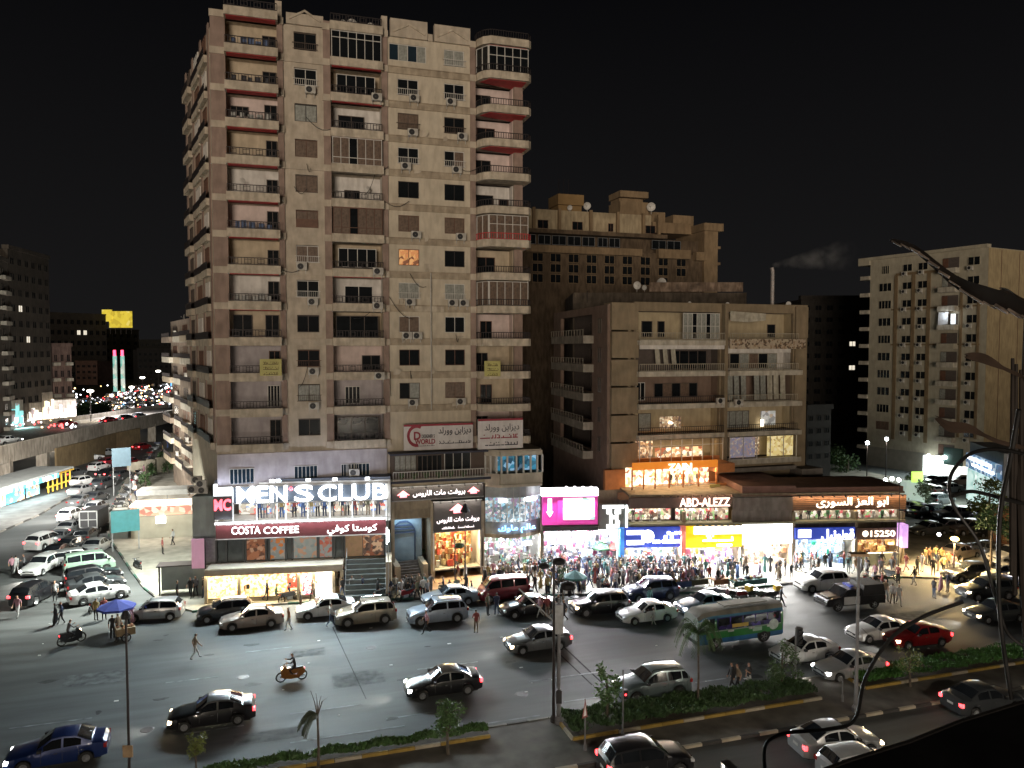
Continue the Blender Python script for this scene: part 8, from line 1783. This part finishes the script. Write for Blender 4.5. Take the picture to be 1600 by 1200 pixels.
# ---------------- poles, lamps, signals ----------------
def pole(px, py, ytop, label, nm, r=.07, m=None, z=0.12, cat='pole'):
    X0, Y0 = G(px, py, z); fr = Frame(X0, Y0, -math.degrees(YAW)); h = fr.Z(px, ytop) - z; o = thing(nm, label, cat, (X0, Y0, z), -YAW); MB().lathe([(r * 2.2, 0), (r * 2.2, .25), (r * 1.2, .4)], (0, 0, 0), 8).tube([(0, 0, .1), (0, 0, h)], [r * 1.15, r * .8], 8).build('shaft', m or iron, o); return o, h
palep = mat('pale_galvanised_pole', (.20, .20, .21), .5, .15, 3, metal=.3)
o, h = pole(203, 1240, 962, 'thin dark lamp pole rising through the left of the avenue', 'lamp_post', .06); MB().lathe([(.001, .25), (.1, .22), (.22, .0), (.2, -.12), (.001, -.14)], (0, 0, 0), 12).build('lamp_head', blackp, o, (0, 0, h)); MB().box(-.25, .2, -.08, -.02, h * .21, h * .21 + .55).build('cardboard_sign', mat('cardboard', (.32, .22, .13), .8, .2, 3), o)
o, h = pole(865, 1128, 880, 'dark one of the twin poles in the middle, black globe lamps on top', 'lamp_post', .08)
q = MB(); q.tube([(0, 0, h - 1.2), (.5, 0, h - .9), (1.0, 0, h - 1.1)], .03, 5).tube([(0, 0, h - .2), (-.1, 0, h + .1), (-.55, 0, h)], .03, 5).build('arms', iron, o)
for dx, dz, s in ((.25, .1, .34), (.75, -1.25, .42), (-.55, -.15, .28)): MB().ball((dx, 0, h + dz), s, 10, (1.2, 1.2, .55)).build('lamp_head', blackp, o)
q = MB(); q.tube([(0, 0, h - 3.2), (-1.9, 0, h - 1.4)], .045, 5).build('stay', grey, o)
o, h = pole(873, 1130, 935, 'pale one of the twin poles in the middle with control boxes', 'signal_pole', .10, palep); MB().box(-.22, .22, -.2, .2, h - 1.9, h - .3).build('signal_box', grey, o); MB().box(-.15, .15, -.25, .1, 1.2, 1.9).build('meter_box', blackp, o)
o, h = pole(1337, 1112, 868, 'tall pale lamp post at the right end of the middle median bed', 'lamp_post', .10, palep); MB().box(-.55, .45, -.25, .25, h, h + .14).build('lamp_head', mat('orange_grey_lamp', (.36, .22, .12), .6, .1, 2), o); MB().tube([(.0, -.13, h * .5), (.1, -.3, h * .55), (.9, -.4, h * .46)], .012, 4).build('cable', iron, o)
o, h = pole(727, 917, 800, 'slim pole with dark conical lamp shade before the warm yellow shop', 'lamp_post', .05); MB().lathe([(.03, .75), (.1, .7), (.42, .08), (.40, .0), (.001, .05)], (0, 0, 0), 12).build('lamp_shade', blackp, o, (0, 0, h)); MB().ball((-.5, 0, h - 2.9), .32, 8, (1.4, 1, .8)).build('hanging_basket', LG2, o)
o, h = pole(711, 922, 838, 'second slim pole left of the conical lamp before the warm shop', 'pole', .05)
o, h = pole(607, 945, 790, 'thin pole between the coffee shop and the stair entrance', 'pole', .03, grey); o, h = pole(1403, 893, 745, 'thin pole at the right end of the shop row', 'pole', .045)
o, h = pole(973, 1152, 1046, 'thin grey pole in the middle median bed beside the sapling', 'pole', .045, palep); o, h = pole(1340 - 24, 1096, 1060, 'short grey stake behind the tall pale lamp post', 'pole', .04, palep)
o, h = pole(914, 1172, 1092, 'short post carrying a bent triangular road sign', 'sign_post', .04, palep, cat='road sign'); MB().front([(-.16, h - 1.0), (.12, h - .9), (.0, h + .05)], -.06, -.03).build('sign_plate', mat('red_rimmed_plate', (.30, .10, .09), .5, .2, 3), o); MB().front([(-.09, h - .88), (.06, h - .82), (.0, h - .25)], -.075, -.062).build('sign_face', whitep, o)
o, h = pole(1242, 1078, 980, 'pole with dark traffic signal beside the half hidden white sedan', 'traffic_signal', .06, palep, cat='traffic signal'); MB().box(.06, .34, -.2, .15, h - 1.05, h).build('signal_head', blackp, o)
for i in range(3): MB().lathe([(.13, -.16), (.13, 0), (.001, .01)], (0, 0, 0), 10, 'y').build('signal_lens', glass('signal_lens'), o, (.2, -.2, h - .2 - i * .32))
o, h = pole(977, 1110, 1080, 'low signal post with red light at the nose of the teal SUV', 'signal_post', .04, palep, cat='signal'); MB().box(-.12, .12, -.12, .12, h - .4, h + .1).build('signal_head', blackp, o); MB().ball((0, -.13, h - .15), .06, 6).build('red_lamp', tl_on, o)
o, h = pole(1490, 905, 842, 'street lamp with warm yellow glare in the dark car park', 'lamp_post', .08, z=0); MB().ball((0, 0, h), .28, 8, (1.3, 1.3, .7)).build('lamp_head', glow('sodium_lamp', (1, .62, .12), 30), o); area('lamp_light', o, (0, 0, h - .4), .8, .8, 1500, (1, .68, .28), (0, 0, -1))
MB().ball((-1.4, 0, h + .4), .16, 8).build('small_lamp', glow('bright_white_lamp', (1, .97, 1), 14), o)
for i, (px, py, yt, lb) in enumerate([(1354, 760, 692, 'white lamp on a pole beside the dark trees'), (1384, 748, 686, 'small white lamp at the corner of the pale block')]):
    o, h = pole(px, py, yt, lb, 'lamp_post', .07, z=0); MB().ball((0, 0, h), .3, 8).build('lamp_head', glow('far_bright_lamp', (.9, 1, 1), 16), o); area('lamp_light', o, (0, 0, h - .5), 1, 1, 160, (1, .92, .8), (0, 0, -1))
o = thing('green_cross_stall', 'white stall with yellow green lit top beside the far parked cars', 'stall', (*G(1430, 792), 0), -YAW); MB().box(-1.2, 1.2, 0, 1.6, 0, 3.2).build('body', glow('pale_green_stall', (.8, 1, .85), .4, (.5, .6, .5)), o); MB().box(-.5, .9, -.1, .2, 3.22, 4.6).build('sign', glow('lime_sign', (.6, 1, .1), 1.2), o)
q = thing('lamp_string', 'row of small white lamps above the dark roof at the right', 'lights', (*PD(1378, 95), 0)); fr = Frame(*PD(1378, 95), -math.degrees(YAW))
for i, (p, y) in enumerate([(1373, 753), (1387, 750), (1397, 748), (1408, 750)]): MB().tube([(fr.X(p), 0, fr.Z(p, y) - .02), (fr.X(p), 0, 0)], .04, 4).build('lamp_pole', iron, q); MB().ball((fr.X(p), 0, fr.Z(p, y)), .26, 8).build('lamp', glow('far_bright_lamp', (.9, 1, 1), 16), q)
q.rotation_euler = (0, 0, -YAW)
# unseen lamps added below the frame to light the near road
for i, x in enumerate((-9, 12, 33)):
    o = thing('lamp_post', 'unseen lamp post added on the near pavement to light the road, ' + ['left', 'middle', 'right'][i] + ' one of three', 'lamp', (x, 16.5, 0), 0); MB().tube([(0, 0, 0), (0, 0, 8.6), (0, 1.2, 9)], [.1, .07, .05], 8).build('shaft', grey, o); MB().box(-.14, .14, 1.0, 1.7, 8.92, 9.08).build('lamp_head', grey, o); MB().box(-.12, .12, 1.05, 1.65, 8.9, 8.918).build('lens', glow('street_lamp_lens', (1, .86, .66), 20), o)
    area('lamp_light', o, (0, 1.35, 8.85), .3, .6, 1500, (1, .87, .70), (0, .75, -.66), 175)
# low boundary wall at the far right
W5 = FP(1555, 80, 1640, 74); o = fthing('boundary_wall', 'orange brown boundary wall at the right edge behind the cars', 'wall', W5); MB().box(0, W5.L, 0, .3, 0, 4.4).build('wall', mat('terracotta_wall', (.30, .15, .08), .9, .15, 1, streak=.3), o)

# ---------------- smoke from the flue ----------------
sm = MB(); cx, cy = B2.x + B2.X(1207, 450, 2), B2.y + 2; zc = B2.Z(1207, 416, 2)
pts = [(cx + i * 1.45, cy + i * .3, zc + .3 + i * .16 + (.3 * math.sin(i) if i else 0)) for i in range(9)]
sm.tube(pts, [.6, .9, 1.2, 1.5, 1.8, 2.1, 2.4, 2.6, 2.8], 10); so = sm.build('smoke', None); bm_ = bmesh.new(); bm_.from_mesh(so.data); bmesh.ops.recalc_face_normals(bm_, faces=bm_.faces); bm_.to_mesh(so.data); bm_.free()
so.data.materials.clear(); vm = bpy.data.materials.new('smoke_volume'); vm.use_nodes = True; n = vm.node_tree.nodes; l = vm.node_tree.links; n.remove(n['Principled BSDF'])
pv = n.new('ShaderNodeVolumePrincipled'); pv.inputs['Color'].default_value = (.75, .75, .75, 1); t = n.new('ShaderNodeTexCoord'); nz = n.new('ShaderNodeTexNoise'); nz.inputs['Scale'].default_value = .75; nz.inputs['Detail'].default_value = 5; l.new(t.outputs['Object'], nz.inputs['Vector'])
def mth(op, a, b=None):
    q = n.new('ShaderNodeMath'); q.operation = op
    for k_, v_ in enumerate((a, b)):
        if v_ is None: continue
        if isinstance(v_, (int, float)): q.inputs[k_].default_value = v_
        else: l.new(v_, q.inputs[k_])
    return q.outputs[0]
sp = n.new('ShaderNodeSeparateXYZ'); l.new(t.outputs['Object'], sp.inputs[0]); dx = mth('SUBTRACT', sp.outputs[0], cx)   # the plume widens and thins downwind
dy = mth('SUBTRACT', mth('SUBTRACT', sp.outputs[1], cy), mth('MULTIPLY', dx, .2)); dz = mth('SUBTRACT', mth('SUBTRACT', sp.outputs[2], zc + .1), mth('MULTIPLY', dx, .16))
rr2 = mth('ADD', mth('MULTIPLY', dx, .15), .28); dist = mth('DIVIDE', mth('SQRT', mth('ADD', mth('MULTIPLY', dy, dy), mth('MULTIPLY', dz, dz))), rr2)
fall = mth('MAXIMUM', mth('SUBTRACT', 1, mth('MULTIPLY', dist, dist)), 0); fade = mth('MAXIMUM', mth('SUBTRACT', 1, mth('DIVIDE', dx, 12.5)), 0)
mr = n.new('ShaderNodeMapRange'); mr.inputs[1].default_value = .4; mr.inputs[2].default_value = .7; mr.inputs[3].default_value = .0; mr.inputs[4].default_value = .62; l.new(nz.outputs[0], mr.inputs[0]); l.new(mth('MULTIPLY', mr.outputs[0], mth('MULTIPLY', fall, fade)), pv.inputs['Density']); l.new(pv.outputs[0], n['Material Output'].inputs['Volume'])
so.data.materials.append(vm); tag(so, 'faint smoke drifting right from the flue pipe', 'smoke', kind='stuff')

# ---------------- things close to the camera ----------------
def P3(px, py, d):
    r = ray(px, py); k = d / math.hypot(r[0], r[1]); return (r[0] * k, r[1] * k, CH + r[2] * k)
darkc = mat('black_ledge_felt', (.13, .13, .128), .95, .25, 6)
zl_ = CH - .95
o = thing('balcony_ledge', 'dark sloping ledge close to the viewer at the bottom right corner', 'ledge', (0, 0, 0))
e = [G(1720, 1050, zl_), G(1600, 1097, zl_), G(1500, 1128, zl_), G(1420, 1160, zl_), G(1330, 1188, zl_), G(1230, 1225, zl_)]
MB().prism(ccw(e + [(.35, .5), (2.6, -.2)]), zl_ - .5, zl_).build('slab', darkc, o); q = MB(); q.tube([(x, y, zl_ + .0) for x, y in e], .006, 5); q.build('edge', mat('worn_ledge_edge', (.07, .065, .06), .8, .2, 9), o)
hv = mat('black_cable_sheath', (.016, .015, .014), .5, .2, 6)
def curve_pts(ks, d0, d1):
    out = []
    for i in range(len(ks) - 1):
        p0, p1, p2, p3 = ks[max(0, i - 1)], ks[i], ks[i + 1], ks[min(len(ks) - 1, i + 2)]
        for s in range(6):
            t = s / 6; f = lambda a, b, c, dd: .5 * ((2 * b) + (-a + c) * t + (2 * a - 5 * b + 4 * c - dd) * t * t + (-a + 3 * b - 3 * c + dd) * t ** 3)
            out.append((f(p0[0], p1[0], p2[0], p3[0]), f(p0[1], p1[1], p2[1], p3[1])))
    out.append(ks[-1]); return [P3(x, y, d0 + (d1 - d0) * i / (len(out) - 1)) for i, (x, y) in enumerate(out)]
for lb, ks, r in [('black hose curving from the bottom edge up to the right', [(1196, 1210), (1196, 1165), (1225, 1146), (1290, 1140), (1335, 1125), (1352, 1060), (1390, 1000), (1440, 965), (1505, 940)], .0048), ('black cable arching out of the dry plant and down the right side', [(1612, 712), (1560, 702), (1515, 710), (1485, 745), (1490, 790), (1530, 850), (1552, 920), (1572, 985), (1600, 1010)], .0042), ('thin black cable running down the right side to the ledge', [(1592, 640), (1578, 720), (1563, 800), (1560, 900), (1564, 980), (1580, 1092)], .005), ('short black branch crossing the right side', [(1488, 775), (1520, 768), (1570, 780), (1612, 790)], .0045)]:
    tag(MB().tube(curve_pts(ks, 2.0, 2.15), r, 7).build('cable', hv, smooth=True), lb, 'cable')
o = thing('dry_palm_plant', 'dead palm with a long pale-edged spear leaf close to the viewer at the right', 'plant', (0, 0, 0)); dm = mat('dead_leaf', (.028, .020, .015), .8, .35, 14); dm2 = mat('pale_leaf_edge', (.34, .27, .22), .7, .4, 20); dm3 = mat('brown_withered_leaf', (.10, .065, .045), .85, .3, 12)
a = Vector(P3(1394, 375, 2.3)); b = Vector(P3(1640, 518, 1.9)); q = MB(); q2 = MB(); pr = None
for i in range(15):
    t = i / 14; c = a.lerp(b, t) + Vector((0, 0, .012 * math.sin(t * 9))); wd = .006 + .030 * min(1, t * 1.6); up = Vector((0, 0, 1)); back = Vector((.3, .9, 0)).normalized() * wd * .5
    k = (c + up * wd * .75 + back, c + back * .2 - up * .0, c - up * wd * .35 - back * .1)
    if pr: q.quad(tuple(pr[0]), tuple(k[0]), tuple(k[1]), tuple(pr[1])); q.quad(tuple(pr[1]), tuple(k[1]), tuple(k[2]), tuple(pr[2])); q.quad(*[tuple(v_ + Vector((.004, .012, 0))) for v_ in (pr[2], k[2], k[0], pr[0])])
    pr = k; q2.tube([tuple(k[2] - up * .001), tuple(k[2] + (b - a) / 14 - up * .001)], [.0035 * tr_.uniform(.5, 1.5), .0035 * tr_.uniform(.5, 1.5)], 5)
q.build('spear_leaf', dm, o); q2.build('leaf_edge', dm2, o)
q = MB()
for i in range(9): x = 1580 + i * 7; q.tube([P3(x + tr_.uniform(-3, 3), 560 + i * 9, 2.2), P3(x + tr_.uniform(-4, 4), 760, 2.15), P3(x - 4 + tr_.uniform(-6, 6), 900 + 15 * i, 2.1)], [.004, .007, .005], 6)
q.tube([P3(1604, 480, 2.2), P3(1600, 640, 2.2), P3(1594, 760, 2.15), P3(1598, 900, 2.1), P3(1606, 1060, 2.05)], [.005, .008, .010, .008, .006], 8); q.build('stem_bundle', dm, o)
for ks, w_ in (([(1462, 652), (1485, 668), (1520, 672), (1560, 690), (1600, 700)], .018), ([(1508, 556), (1540, 562), (1575, 578), (1602, 590)], .016), ([(1562, 452), (1585, 462), (1612, 475)], .012)):
    cp = curve_pts(ks, 2.25, 2.15); q = MB(); pr = None
    for i, c in enumerate(cp):
        t = i / (len(cp) - 1); wd = w_ * (math.sin(math.pi * min(1, t * 1.4 + .05)) * .8 + .12) if t < .65 else w_ * .35; c = Vector(c); k = (c + Vector((0, .004, wd)), c + Vector((0, -.008, 0)), c - Vector((0, -.004, wd * .7)))
        if pr: q.quad(tuple(pr[0]), tuple(k[0]), tuple(k[1]), tuple(pr[1])); q.quad(tuple(pr[1]), tuple(k[1]), tuple(k[2]), tuple(pr[2]))
        pr = k
    q.build('withered_leaf', dm3, o)

# ---------------- keep to thing > part > sub-part ----------------
def depth(o):
    d = 0
    while o.parent: o = o.parent; d += 1
    return d
for o in [o for o in C.objects if depth(o) > 2]:
    p = o.parent
    while depth(p) > 1:
        o.matrix_basis = p.matrix_basis @ o.matrix_basis; p = p.parent
    o.matrix_parent_inverse = Matrix(); o.parent = p
for m_ in bpy.data.meshes:
    if not m_.materials and m_.polygons: print('NO MATERIAL', m_.name)
for o in C.objects:
    if o.name.startswith('tmp'): print('left over', o.name)
